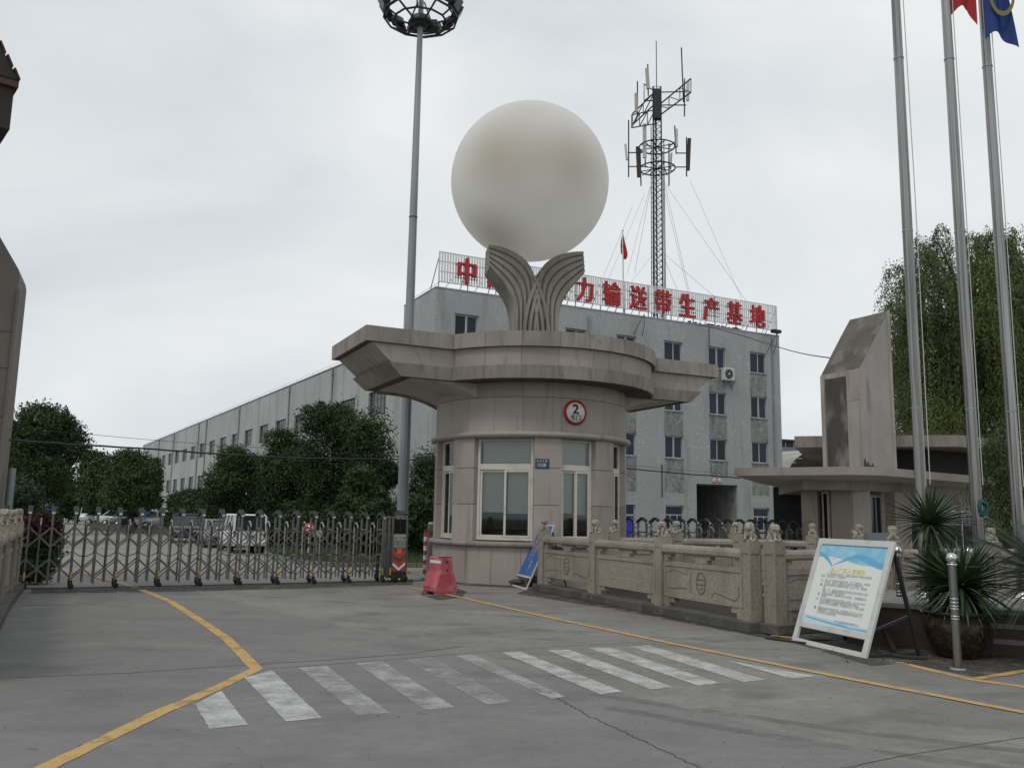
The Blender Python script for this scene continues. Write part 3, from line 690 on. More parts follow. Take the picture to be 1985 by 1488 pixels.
def grid_window(w, h, nx, nz):
    f = MB(); t = .05
    f.box(0, 0, 0, w, .06, t); f.box(0, 0, h - t, w, .06, h); f.box(0, 0, t, t, .06, h - t); f.box(w - t, 0, t, w, .06, h - t)
    for i in range(1, nx): f.box(w * i / nx - .02, .008, t, w * i / nx + .02, .05, h - t)
    for i in range(1, nz): f.box(t, .015, h * i / nz - .018, w - t, .045, h * i / nz + .018)
    return f
me_u = mesh_of(grid_window(2.95, 1.55, 5, 3), 'hall_window', 'dark_metal'); me_l = mesh_of(grid_window(2.95, 1.67, 5, 3), 'hall_window', 'dark_metal')
pu = MB(); pu.box(.05, .025, .05, 2.9, .035, 1.5); me_pu = mesh_of(pu, 'hall_pane', 'dustyglass')
pl = MB(); pl.box(.05, .025, .05, 2.9, .035, 1.62); me_pl = mesh_of(pl, 'hall_pane', 'dustyglass')
for x0, z0, x1, z1 in hops:
    up = z0 > 6
    wn = inst('window', me_u if up else me_l, hall, (x0, .13, z0)); inst('pane', me_pu if up else me_pl, wn)
for s in (11.4, 22, 39.0, 54.6, 58.9, 75.7, 88.2):
    d = MB(); d.tube([(-s, -.08, .1), (-s, -.08, HH - .05)], .07, 8); d.box(-s - .14, -.16, HH - .5, -s + .14, -.005, HH - .2); d.build('downpipe', 'galv', hall)

# ------------------------------------------------------------------ rooftop sign
RSM = OM @ Matrix.Translation((0, .05, 0))
rs = thing('rooftop_sign', 'white slatted rooftop sign with big red characters above the office block', 'sign', M=RSM)
SX0, SX1, SZ0, SZ1 = .18, 24.95, 14.36, 16.12
sl = MB(); sl.box(-.052, -.03, SZ0, .052, -.005, SZ1); me_s = mesh_of(sl, 'slat', 'white')
ns = 150
for k in range(ns + 1): inst('slat', me_s, rs, (SX0 + (SX1 - SX0) * k / ns, random.uniform(-.01, .01), 0))
fr = MB()
for z in (SZ0 + .03, SZ0 + .62, SZ0 + 1.2, SZ1 - .03): fr.bar((SX0, .03, z), (SX1, .03, z), .05, .04)
for x in np.arange(SX0, SX1 + .1, 1.77): fr.bar((x, .04, OH + .07), (x, .04, SZ1), .05); fr.bar((x, .06, SZ1 - .3), (x + .0, 1.7, OH - .42), .04)
for x in np.arange(SX0 + .9, SX1, 1.77): fr.bar((x, .04, SZ0 + .4), (x - .5, -.02, OH + .08), .03)
fr.build('sign_frame', 'galv', rs)
LET = [('中', 1.81), ('国', 3.76), ('强', 7.65), ('力', 9.59), ('输', 11.52), ('送', 13.48), ('带', 15.38), ('生', 17.29), ('产', 19.23), ('基', 21.19), ('地', 23.17)]
for ch, s in LET:
    q = MB()
    for k, dx in enumerate((-.042, 0, .042)): fit_text(q, ch, 1.22 if ch not in '中力' else 1.08, 1.5, .10, .004, face_frame((s + dx, -.12 - .004 * k, 15.16), (1, 0, 0)))
    q.build('character', 'letter_red', rs)
q = MB()
for ch, s in LET:
    for z in (14.75, 15.5): q.bar((s - .7, -.055, z), (s + .7, -.055, z), .03)
build_each(q, 'mounting_rail', 'dark_metal', rs)
fl = MB()
for x in (13.2, 24.0):
    fl.tube([(x, -.02, 12.75), (x, -.35, 13.2), (x + .25, -.8, 14.0)], .02, 5); fl.tube([(x + .6, -.02, 12.75), (x + .55, -.35, 13.3), (x + .25, -.8, 14.0)], .02, 5)
build_each(fl, 'lamp_bracket', 'dark_metal', rs)
q = MB(); q.box(23.8, -.95, 14.0, 24.5, -.6, 14.22); q.build('floodlight', 'black', rs, bevel=.03)
# ------------------------------------------------------------------ guard booth
BC = Vector((0.53, 23.3, 0)); BR = 2.53
booth = thing('guard_booth', 'round pinkish granite guard booth with a wide stepped concrete canopy', 'guard booth', BC)
B1 = rad(1.3)
al = lambda d: rad(d) - B1
def slabmesh(r0, r1, da, z0, z1, mat, n=5): 
    q = MB(); q.arc(r0, r1, rad(-da / 2), rad(da / 2), z0, z1, n); return mesh_of(q, 'slab', mat)
STEP = 360 / 22
me_a = slabmesh(2.47, BR, STEP - .16, .0, .895, 'granite')
me_b = slabmesh(2.47, BR, STEP - .13, 3.625, 4.435, 'granite')
me_c = slabmesh(2.47, BR, STEP - .13, 4.447, 5.0, 'granite')
for k in range(22):
    a = -4.4 + STEP / 2 + STEP * k
    for me in (me_a, me_b, me_c): inst('slab', me, booth, (0, 0, 0), al(a))
q = MB(); q.lathe([(2.49, 0), (2.49, .95)], 48); q.lathe([(2.49, 3.46), (2.49, 5.0)], 48); q.build('backing_wall', 'grout', booth)
q = MB(); q.lathe([(2.2, .87), (2.60, .87), (2.64, .90), (2.64, .965), (2.60, .995), (2.2, .995)], 96); q.build('sill_ledge', 'granite_dirty', booth)
q = MB(); q.lathe([(2.2, 3.46), (2.57, 3.46), (2.64, 3.49), (2.66, 3.54), (2.64, 3.59), (2.57, 3.62), (2.2, 3.62)], 96); q.build('cornice', 'granite', booth)
q = MB(); q.lathe([(0, .9), (2.3, .9)], 32); q.lathe([(0, 3.47), (2.3, 3.47)], 32); q.build('floor', 'room', booth)
piers = [(-98, -72), (-49, -32.7), (2, 17.2), (39, 55), (75, 98)] + [(98 + 20 * k, 98 + 20 * (k + 1)) for k in range(8)] + [(258, 262)]
for a, b in piers:
    for z0, z1 in ((.998, 1.862), (1.874, 2.735), (2.747, 3.457)):
        q = MB(); q.arc(2.16, BR, al(a), al(b), z0, z1, 6); q.build('slab', 'granite', booth)
def booth_window(a, b, bottom=1.02, top=3.45):
    A = al(a); Bn = al(b); r = 2.36
    p0 = Vector((r * math.sin(A), -r * math.cos(A), 0)); p1 = Vector((r * math.sin(Bn), -r * math.cos(Bn), 0))
    u = (p1 - p0); W = u.length; u.normalize()
    M = frame(p0, u, Vector((-u.y, u.x, 0)), Vector((0, 0, 1)))
    f = MB(); t = .065; zt = 2.70
    f.box(0, -.03, bottom, t, .05, top); f.box(W - t, -.03, bottom, W, .05, top)
    f.box(t, -.03, bottom, W - t, .05, bottom + .07); f.box(t, -.03, top - .05, W - t, .05, top); f.box(t, -.04, zt, W - t, .05, zt + .14)
    wn = f.build('window', 'cream', booth, M=M, bevel=.006)
    lo, hi = bottom + .075, zt - .003
    sw = (W - 2 * t) / 2; d = .05
    for k in range(2):
        x0 = t + .003 + k * (sw - .02); x1 = x0 + sw + .015; y = 0 if k == 0 else -.035
        s = MB(); s.box(x0, y, lo, x0 + d, y + .03, hi); s.box(x1 - d, y, lo, x1, y + .03, hi); s.box(x0 + d, y, lo, x1 - d, y + .03, lo + d); s.box(x0 + d, y, hi - d, x1 - d, y + .03, hi)
        s.build('sash', 'cream', wn)
        s = MB(); s.box(x0 + d, y + .012, lo + d, x1 - d, y + .018, hi - d); s.build('pane', 'glass', wn)
    s = MB(); s.box(t, .005, zt + .14, W - t, .011, top - .05); s.build('pane', 'glass', wn)
    s = MB(); s.box(t + .03, .10, zt + .1, W - t - .03, .104, top + .0); s.build('blind', 'blind', wn)
    for k in range(2):
        x0 = t + .03 + k * sw; s = MB(); zb = 1.71 - .03 * k
        s.box(x0, .10, zb, x0 + sw - .05, .104, zt + .09); s.box(x0, .094, zb - .025, x0 + sw - .05, .11, zb - .001); s.build('blind', 'blind', wn)
for a, b in ((-32.7, 2), (17.2, 39), (55, 75), (-72, -49)): booth_window(a, b)
# things seen in the room
q = MB(); q.box(-1.2, -.9, .9, .9, -.4, 1.25); q.box(.3, -1.0, 1.25, .75, -.95, 1.55); q.build('desk', 'interior', booth)

# canopy: a long slab with a round middle, three fascia bands of granite panels
CAN = frame(BC, Vector((.899, .438, 0)), Vector((-.438, .899, 0)), Vector((0, 0, 1)))
CL = Matrix.Translation(-BC) @ CAN
def outline(Ln, wd, r, na=24, ne=4, nw=2):
    ph = math.asin(wd / r); xj = math.sqrt(r * r - wd * wd); o = []
    for i in range(nw): o.append((-Ln + (Ln - xj) * i / nw, -wd))
    for i in range(na): 
        t = PI + ph + (PI - 2 * ph) * i / na; o.append((r * math.cos(t), r * math.sin(t)))
    for i in range(nw): o.append((xj + (Ln - xj) * i / nw, -wd))
    for i in range(ne): o.append((Ln, -wd + 2 * wd * i / ne))
    for i in range(nw): o.append((Ln - (Ln - xj) * i / nw, wd))
    for i in range(na):
        t = ph + (PI - 2 * ph) * i / na; o.append((r * math.cos(t), r * math.sin(t)))
    for i in range(nw): o.append((-xj - (Ln - xj) * i / nw, wd))
    for i in range(ne): o.append((-Ln, wd - 2 * wd * i / ne))
    return o
breaks = [0, 1, 2, 5, 8, 11, 14, 17, 20, 23, 26, 27, 28, 29, 30, 31, 32, 33, 34, 37, 40, 43, 46, 49, 52, 55, 58, 59, 60, 61, 62, 63, 64]
NB = 64
def band(pt, pb, z1, z0, mat):
    T = outline(*pt); Bt = outline(*pb); Ti = outline(pt[0] - .05, pt[1] - .05, pt[2] - .05); Bi = outline(pb[0] - .05, pb[1] - .05, pb[2] - .05)
    for i in range(len(breaks) - 1):
        a, b = breaks[i], breaks[i + 1]; loops = []
        idx = list(range(a, b + 1))
        for j, k in enumerate(idx):
            k %= NB
            def P(X, z):
                x, y = X[k]
                if j in (0, len(idx) - 1):       # open joint of a few mm
                    k2 = idx[1 if j == 0 else -2] % NB; x2, y2 = X[k2]; ln = math.hypot(x2 - x, y2 - y); e = .004 / ln
                    x, y = x + (x2 - x) * e, y + (y2 - y) * e
                return (x, y, z)
            loops.append([P(T, z1), P(Bt, z0), P(Bi, z0), P(Ti, z1)])
        q = MB(); q.loft(loops); q.build('fascia_panel', mat, booth, M=CL)
band((5.10, 1.54, 3.31), (5.10, 1.54, 3.31), 5.90, 5.54, 'granite_dirty')
band((4.93, 1.44, 3.21), (4.42, 1.41, 3.17), 5.535, 5.095, 'granite')
band((4.52, 1.52, 3.30), (4.2, 1.46, 3.25), 5.09, 4.79, 'granite_dirty')
q = MB()
q.loft([[(x, y, z) for x, y in outline(*p)] for p, z in (((4.16, 1.42, 3.21), 4.80), ((4.47, 1.48, 3.26), 5.08), ((4.36, 1.37, 3.13), 5.10), ((4.89, 1.40, 3.17), 5.52), ((5.06, 1.50, 3.27), 5.56), ((5.06, 1.50, 3.27), 5.86))])
q.build('canopy_core', 'kerb', booth, M=CL)
for sx in (-1, 1):          # curved brackets that carry the wings
    q = MB(); lp = []
    for i in range(15):
        u = i / 14; x = 1.9 + 2.0 * u; uu = max(0, (x - 2.1) / 1.8)
        z = 4.787 - .36 * max(0, 1 - uu) ** 2.6
        lp.append([(sx * x, -1.3, z), (sx * x, 1.3, z), (sx * x, 1.3, 4.795), (sx * x, -1.3, 4.795)])
    q.loft(lp, smooth=False); q.build('soffit', 'plaster', booth, M=CL)
    q = MB(); q.loft([[(a[0], 1.303, a[2] - .07), (a[0], 1.37, a[2] - .07), (a[0], 1.37, 4.79), (a[0], 1.303, 4.79)] for a in (l_[0] for l_ in lp)]); q.build('edge_beam', 'granite_dirty', booth, M=CL)

# round gate number sign and house number plate
def on_drum(a, z, r=BR): 
    A = al(a); return frame(BC + Vector((r * math.sin(A), -r * math.cos(A), z)), Vector((math.cos(A), math.sin(A), 0)), Vector((0, 0, 1)), Vector((math.sin(A), -math.cos(A), 0)))
sg = thing('gate_number_sign', 'round white sign with red rim and a black number two on the drum', 'sign', M=on_drum(24.8, 4.10, BR + .012))
q = MB(); q.lathe([(0, .022), (.305, .022), (.305, -.02)], 40); q.build('rim', 'red', sg)
q = MB(); q.lathe([(0, .027), (.245, .027), (.245, .015)], 40); q.build('disc', 'white', sg)
q = MB(); fit_text(q, '2', .17, .24, .006, .03, Matrix.Translation((0, .085, .031))); q.build('numeral', 'ink', sg)
q = MB(); fit_text(q, '号', .125, .14, .006, .012, Matrix.Translation((-.075, -.125, .031))); fit_text(q, '门', .125, .14, .006, .012, Matrix.Translation((.075, -.125, .031))); q.build('character', 'ink', sg)
pt = thing('house_number_plate', 'dark blue enamel plate with pale street name and number on a pier', 'plate', M=on_drum(6.4, 2.84, BR + .008))
q = MB(); q.box(-.165, -.115, -.01, .165, .115, .008); q.build('plate', 'navy', pt, bevel=.006)
q = MB()
for k, ch in enumerate('永安北路'): fit_text(q, ch, .048, .05, .004, .008, Matrix.Translation((-.108 + .068 * k, .062, .011)))
q.build('street_name', 'palegreen', pt)
q = MB(); fit_text(q, '1538', .205, .085, .004, .012, Matrix.Translation((-.01, -.032, .011))); q.build('numeral', 'palegreen', pt)
q = MB()
for z in (-.098, .098): q.box(-.145, z - .002, .008, .145, z + .002, .0105)
for x in (-.145, .145): q.box(x - .002, -.096, .008, x + .002, .096, .0105)
q.build('border_line', 'galv', pt)

# ------------------------------------------------------------------ fluted column and globe
PM = frame(BC + Vector((0.02, 0, 0)), Vector((.985, .17, 0)), Vector((-.17, .985, 0)), Vector((0, 0, 1)))
ped = thing('fluted_column', 'weathered concrete column of fluted ribs splitting into two flared arms on the canopy', 'column', M=PM)
def bez(p0, p1, p2, p3, t): 
    s = 1 - t; return tuple(s ** 3 * a + 3 * s * s * t * b + 3 * s * t * t * c + t ** 3 * d for a, b, c, d in zip(p0, p1, p2, p3))
NR = 5
for sx in (-1, 1):
    for k in range(NR):                        # ribs from the outer edge (k = 0) to the crotch
        f = k / (NR - 1); g = (k + 1) / (NR - 1) if k < NR - 1 else 1.0
        xa = .60 - .56 * (k / NR); xb = .60 - .56 * ((k + 1) / NR)
        ze0 = 8.18 + .66 * (k / NR); ze1 = 8.18 + .66 * ((k + 1) / NR)
        def curve(x0, fr, ze):
            zt = 6.7 + 1.2 * fr
            return [(x0, 5.86 + (zt - 5.86) * .5 * i) for i in range(2)] + [bez((x0, zt), (x0, zt + .75 - .22 * fr), (x0 + (1.31 - x0) * .42, ze - .49 * (1 - fr) - .03), (1.31, ze), i / 14) for i in range(15)]
        ca = curve(xa, k / NR, ze0); cb = curve(xb, (k + 1) / NR, ze1)
        d0 = .50 - .035 * k
        loops = []
        for (ax, az), (bx, bz) in zip(ca, cb):
            mx_, mz = (ax + bx) / 2, (az + bz) / 2
            lp = []
            for (x, z, d) in ((ax, az, d0 - .045), (ax * .75 + bx * .25, az * .75 + bz * .25, d0 + .02), (ax * .25 + bx * .75, az * .25 + bz * .75, d0 + .02), (bx, bz, d0 - .045)):
                lp.append((sx * x, -d, z))
            for (x, z, d) in ((bx, bz, d0 - .045), (ax * .25 + bx * .75, az * .25 + bz * .75, d0 + .02), (ax * .75 + bx * .25, az * .75 + bz * .25, d0 + .02), (ax, az, d0 - .045)):
                lp.append((sx * x, d, z))
            loops.append(lp)
        q = MB(); q.loft(loops); q.build('rib', 'fluted', ped)
# interlaced bars in the crotch
for sx in (-1, 1):
    for k in range(3):
        x0 = .06 + .14 * k
        pts = [(sx * x0, -.46 - .012 * k, 5.86), (sx * x0, -.46 - .012 * k, 6.55 + .1 * k), (sx * (x0 - .05), -.45, 6.95 + .18 * k), (sx * (x0 - .16 - .05 * k), -.42, 7.32 + .22 * k), (-sx * (.10), -.38, 7.6 + .22 * k)]
        q = MB(); q.tube([bez(pts[0], pts[1], pts[2], pts[4], i / 10) for i in range(11)], .055, 6, smooth=False); q.build('crossing_rib', 'fluted', ped)
GC = at(1027, 354, 23.3); GRD = 153 / F_PX * (GC - EYEV).dot(FV) * .995
gm = bpy.data.materials.new('globe_surface'); gm.use_nodes = True
t_ = gm.node_tree; n_ = t_.nodes; l_ = t_.links; bs = n_['Principled BSDF']; bs.inputs['Roughness'].default_value = .6; bs.inputs['Specular IOR Level'].default_value = .25
tcn = n_.new('ShaderNodeTexCoord')
curc = n_.new('ShaderNodeRGB'); curc.outputs[0].default_value = (.95, .94, .90, 1); cur = curc.outputs[0]
# soft tan land-like patches fixed to the globe
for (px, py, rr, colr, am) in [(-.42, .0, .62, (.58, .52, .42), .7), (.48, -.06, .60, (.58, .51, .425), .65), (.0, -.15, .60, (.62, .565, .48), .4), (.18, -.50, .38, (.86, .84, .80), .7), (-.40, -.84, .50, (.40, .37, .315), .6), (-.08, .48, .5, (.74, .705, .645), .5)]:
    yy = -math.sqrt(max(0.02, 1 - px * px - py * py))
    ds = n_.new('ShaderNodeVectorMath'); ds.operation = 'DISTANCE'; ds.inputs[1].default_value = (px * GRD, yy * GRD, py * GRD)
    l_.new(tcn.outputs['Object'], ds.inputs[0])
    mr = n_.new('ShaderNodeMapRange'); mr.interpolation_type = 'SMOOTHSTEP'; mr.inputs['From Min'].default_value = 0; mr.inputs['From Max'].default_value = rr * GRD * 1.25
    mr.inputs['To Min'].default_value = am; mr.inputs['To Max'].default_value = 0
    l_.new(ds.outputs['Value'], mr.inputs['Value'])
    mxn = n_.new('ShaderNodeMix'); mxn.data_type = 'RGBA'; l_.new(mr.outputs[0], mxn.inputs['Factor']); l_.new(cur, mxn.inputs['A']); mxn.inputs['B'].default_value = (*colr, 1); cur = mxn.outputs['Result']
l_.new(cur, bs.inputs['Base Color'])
trn = n_.new('ShaderNodeBsdfTranslucent'); l_.new(cur, trn.inputs['Color']); msx = n_.new('ShaderNodeMixShader'); msx.inputs[0].default_value = .55
l_.new(bs.outputs[0], msx.inputs[1]); l_.new(trn.outputs[0], msx.inputs[2]); l_.new(msx.outputs[0], n_['Material Output'].inputs['Surface'])
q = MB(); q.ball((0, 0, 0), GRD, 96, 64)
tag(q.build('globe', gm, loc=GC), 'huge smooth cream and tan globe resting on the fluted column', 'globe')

# ------------------------------------------------------------------ tall floodlight mast
mp0 = gp(776, 1109); 
mast = thing('floodlight_mast', 'tall grey tapered floodlight mast with a ring of dark lamps on top', 'light mast', (mp0.x, mp0.y, 0))
top = at(812, 40, mp0.y).z
q = MB(); q.tube([(0, 0, 0), (0, 0, top * .33), (0, 0, top * .66), (0, 0, top + 1.6)], [.168, .14, .112, .075], 12, smooth=False); q.build('pole', 'galv', mast)
q = MB(); q.lathe([(.30, 0), (.30, .03), (.17, .03)], 16); q.box(-.09, -.19, 1.1, .09, -.13, 1.5); q.build('base_plate', 'galv', mast)
q = MB(); q.lathe([(.115, top * .62), (.13, top * .62), (.13, top * .62 + .02), (.112, top * .62 + .02)], 12); q.build('collar', 'dark_metal', mast)
q = MB(); RG = 1.13
def ringpts(r, z, n=12, o=0): return [(r * math.cos(2 * PI * (k + o) / n), r * math.sin(2 * PI * (k + o) / n), z) for k in range(n + 1)]
for r, z in ((RG, top + .1), (RG * .72, top - .06), (.36, top - .12)):
    p = ringpts(r, z)
    for k in range(12): q.bar(p[k], p[k + 1], .045)
for k in range(12):
    a = 2 * PI * k / 12; c, s = math.cos(a), math.sin(a)
    if k % 2 == 0: q.bar((.1 * c, .1 * s, top - .16), (RG * c, RG * s, top + .1), .045)
    else: q.bar((RG * .72 * c, RG * .72 * s, top - .06), (RG * c, RG * s, top + .1), .04)
    if k % 3 == 0: q.bar((.36 * c, .36 * s, top - .12), (.1 * c, .1 * s, top + .6), .04)
q.build('lamp_ring', 'dark_metal', mast)
q = MB(); q.lathe([(.08, top - .25), (.22, top - .2), (.30, top - .05), (.26, top + .1), (.08, top + .15)], 12, smooth=False); q.box(-.1, .12, top - .1, .5, .5, top + .12); q.build('winch_box', 'dark_metal', mast)
fl = MB(); fl.box(-.21, -.09, -.19, .21, .06, .19); fl.bar((-.24, 0, -.02), (-.24, 0, -.30), .03, .05); fl.bar((.24, 0, -.02), (.24, 0, -.30), .03, .05); fl.bar((-.25, 0, -.30), (.25, 0, -.30), .05, .03); fl.box(-.13, .06, -.13, .13, .14, .12)
me_f = mesh_of(fl, 'floodlight', 'black')
lens = MB(); lens.box(-.18, -.094, -.16, .18, -.0905, .16); me_l2 = mesh_of(lens, 'lens', 'dustyglass')
for k in range(12):
    if k in (9,): continue
    a = 2 * PI * (k + .5) / 12
    M = Matrix.Rotation(a + PI / 2, 4, 'Z'); M = Matrix.Translation((RG * math.cos(a), RG * math.sin(a), top + .42)) @ M @ Matrix.Rotation(rad(28), 4, 'X')
    o = inst('floodlight', me_f, mast, M=M); inst('lens', me_l2, o)
# ------------------------------------------------------------------ retractable gates
GD = Vector((math.cos(rad(28.5)), math.sin(rad(28.5)), 0)); GN = Vector((-GD.y, GD.x, 0))
GORG = Vector((-5.9, 19.46, 0)) - GD * 3.475
GD_W = .38                              # depth of the frames
def gate(name, label, s0, pitch, n, head=None):
    M = frame(GORG + GD * s0, GD, GN, Vector((0, 0, 1)))
    g = thing(name, label, 'gate', M=M)
    q = MB()
    for y in (0, GD_W): q.box(-.018, y - .026, .09, .018, y + .026, 1.50)
    q.box(-.016, .03, .62, .02, GD_W - .03, .655); q.box(-.02, .03, 1.20, .02, GD_W - .03, 1.235)
    me_p = mesh_of(q, 'portal_frame', 'steel')
    q = MB(); yz = [(-.05, 1.46), (-.05, 1.52), (GD_W / 2 - .04, 1.635), (GD_W / 2 + .04, 1.635), (GD_W + .05, 1.52), (GD_W + .05, 1.46), (GD_W / 2 + .05, 1.565), (GD_W / 2 - .05, 1.565)]
    q.loft([[(-.045, y, z) for y, z in yz], [(.045, y, z) for y, z in yz]])
    me_c = mesh_of(q, 'cap', 'dark_metal')
    q = MB(); q.add([(-.03, -.052, 1.475), (.03, -.052, 1.475), (.03, -.052, 1.515), (-.03, -.052, 1.515)], [(0, 1, 2, 3)]); q.add([(-.032, -.02, 1.536), (.032, -.02, 1.536), (.032, .09, 1.585), (-.032, .09, 1.585)], [(0, 1, 2, 3)])
    me_r = mesh_of(q, 'sky_glint', 'bright_steel')  # bright plates standing in for the sky's reflection on the cap
    q = MB(); pts = [(0, .075, .12), (0, .075, 1.22)] + [(0, GD_W / 2 - .15 * math.cos(t * PI / 10), 1.22 + .15 * math.sin(t * PI / 10)) for t in range(1, 10)] + [(0, GD_W - .075, 1.22), (0, GD_W - .075, .12)]
    q.tube(pts, .020, 8); me_a = mesh_of(q, 'arch', 'bright_steel' if False else 'gate_arch') if 'gate_arch' in MT else mesh_of(q, 'arch', 'pole_steel')
    bars = []
    for y in (-.038, GD_W + .038):
        for (z0, z1) in ((1.22, .82), (.82, 1.22), (.58, .20), (.20, .58)):
            q = MB(); e = .006 if z0 > z1 else -.006
            q.bar((0, y + e, z0), (pitch, y + e, z1), .009, .024)
            bars.append(mesh_of(q, 'scissor_bar', 'steel'))
    q = MB(); q.lathe([(0, -.02), (.042, -.02), (.05, -.012), (.05, .012), (.042, .02), (0, .02)], 14, M=RX90); me_w = mesh_of(q, 'wheel', 'rubber')
    q = MB(); q.box(-.035, -.035, 0, .035, .035, .12); me_k = mesh_of(q, 'wheel_housing', 'black')
    q = MB(); q.box(-.014, -.034, .15, .014, -.031, .33); me_y = mesh_of(q, 'reflective_strip', 'yellow')
    for k in range(n):
        x = k * pitch
        p = inst('portal_frame', me_p, g, (x, 0, 0)); inst('sky_glint', me_r, inst('cap', me_c, g, (x, 0, 0)))
        if k < n - 1:
            inst('arch', me_a, g, (x + pitch / 2, 0, 0))
            for me in bars: inst('scissor_bar', me, g, (x, 0, 0))
        if k % 2 == 0:
            for y in (-.01, GD_W + .01):
                h = inst('wheel_housing', me_k, g, (x, y, .05)); inst('wheel', me_w, g, (x + .015, y - .06, .052))
            inst('reflective_strip', me_y, g, (x, 0, 0))
    q = MB()
    pts = []
    for k in range(n - 1):
        for i in range(6): u = i / 6; pts.append((pitch * (k + u), GD_W / 2, .74 - .28 * pitch * 4 * u * (1 - u)))
    q.tube(pts, .008, 4); q.build('power_cable', 'black', g)
    q = MB(); q.box(-.6, .18, .001, n * pitch + 1.2, .26, .012); q.build('ground_rail', 'dark_metal', g)
    return g
MT['gate_arch'] = pbr('gate_arch_steel', (0.40, 0.39, 0.375), 0.28, 0.95, layers=[lay((0.2, 0.19, 0.18), 5, 0.45, 0.7, 0.6)])
pit = 7.82 / 19
g1 = gate('retractable_gate', 'stainless retractable gate of crossed bars closing the left driveway before the trees', -1.45, pit, 21)
gate('retractable_gate', 'far retractable gate behind the stone balustrades, its peaked frames before the office block', 13.2, .455, 23)
# folded end and motor head of the near gate
q = MB()
for x in (6.82, 6.92): 
    for y in (0, GD_W): q.box(x + 1.45 - .022, y - .03, .09, x + 1.45 + .022, y + .03, 1.50)
build_each(q, 'folded_post', 'steel', g1)
HDM = frame(GORG + GD * 7.52 + GN * .0, GD, GN, Vector((0, 0, 1)))
HX = 1.45 + 6.98
def hp(mb, name, mat, bevel=0): return mb.build(name, mat, g1, bevel=bevel)
q = MB(); 
for x in (HX, HX + .36): q.box(x, -.06, .25, x + .04, .0, 1.50); q.box(x, .39, .25, x + .04, .45, 1.5)
q.box(HX, -.06, 1.5, HX + .40, .45, 1.545); q.box(HX + .002, -.05, .25, HX + .398, .44, 1.11)
hp(q, 'head_cabinet', 'steel')
q = MB(); yz = [(-.08, 1.56), (-.08, 1.6), (.2, 1.69), (.25, 1.69), (.47, 1.6), (.47, 1.56)]
q.loft([[(HX + .22, y, z) for y, z in yz], [(HX + .42, y, z) for y, z in yz]]); hp(q, 'head_cap', 'dark_metal')
q = MB(); q.box(HX + .05, -.045, 1.13, HX + .35, -.03, 1.48); hp(q, 'display_glass', 'darkglass')
q = MB(); q.box(HX + .045, -.055, 1.135, HX + .06, -.046, 1.475); q.box(HX + .34, -.055, 1.135, HX + .355, -.046, 1.475); q.box(HX + .2, -.05, 1.14, HX + .215, -.046, 1.47); hp(q, 'display_frame', 'black')
q = MB(); q.box(HX + .05, -.062, .80, HX + .35, -.0505, 1.11); hp(q, 'name_plate', 'bright_steel')
q = MB()
for k, ch in enumerate('永飞明'): fit_text(q, ch, .05, .055, .003, .004, face_frame((HX + .10 + .10 * k, -.0655, 1.03), (1, 0, 0)))
for z in (.955, .925, .895, .87):
    for j in range(9): q.box(HX + .075 + .028 * j, -.0655, z, HX + .075 + .028 * j + random.uniform(.012, .024), -.0625, z + .009)
hp(q, 'engraving', 'ink')
ch_ = MB(); cw_ = MB()
for z, mb in ((.62, ch_), (.43, ch_), (.335, cw_), (.245, ch_)):
    for s in (-1, 1):
        xm = HX + .20; pts = [(xm, z - .07), (xm, z), (xm + s * .16, z + .13), (xm + s * .16, z + .06)]
        if z == .245: pts = [(xm + s * .05, z + .015), (xm + s * .16, z + .10), (xm + s * .16, z + .015)]
        if s < 0: pts = pts[::-1]
        n = len(pts); mb.add([(x, -.0535, zz) for x, zz in pts], [tuple(range(n))])
build_each(ch_, 'chevron', 'signred', g1); build_each(cw_, 'chevron', 'white', g1)
q = MB(); q.box(HX + .14, -.058, .665, HX + .26, -.0515, .785); hp(q, 'paper_notice', pbr('orange_red_paper', (.62, .09, .04), .7, layers=[lay((.7, .25, .1), 30, .5, .6, .7)]))
q = MB(); q.box(HX + .0, -.09, .10, HX + .40, .48, .245); hp(q, 'motor_housing', 'black', .02)
for x in (.08, .32):
    q = MB(); q.lathe([(0, -.03), (.07, -.03), (.085, -.015), (.085, .03), (0, .03)], 18, M=Matrix.Translation((HX + x, -.11, .086)) @ RX90); hp(q, 'wheel', 'rubber')
q = MB(); q.box(HX - .03, -.075, .17, HX - .003, -.06, .34); q.box(HX + .403, -.07, .20, HX + .42, -.05, .33); build_each(q, 'reflective_strip', 'yellow', g1)

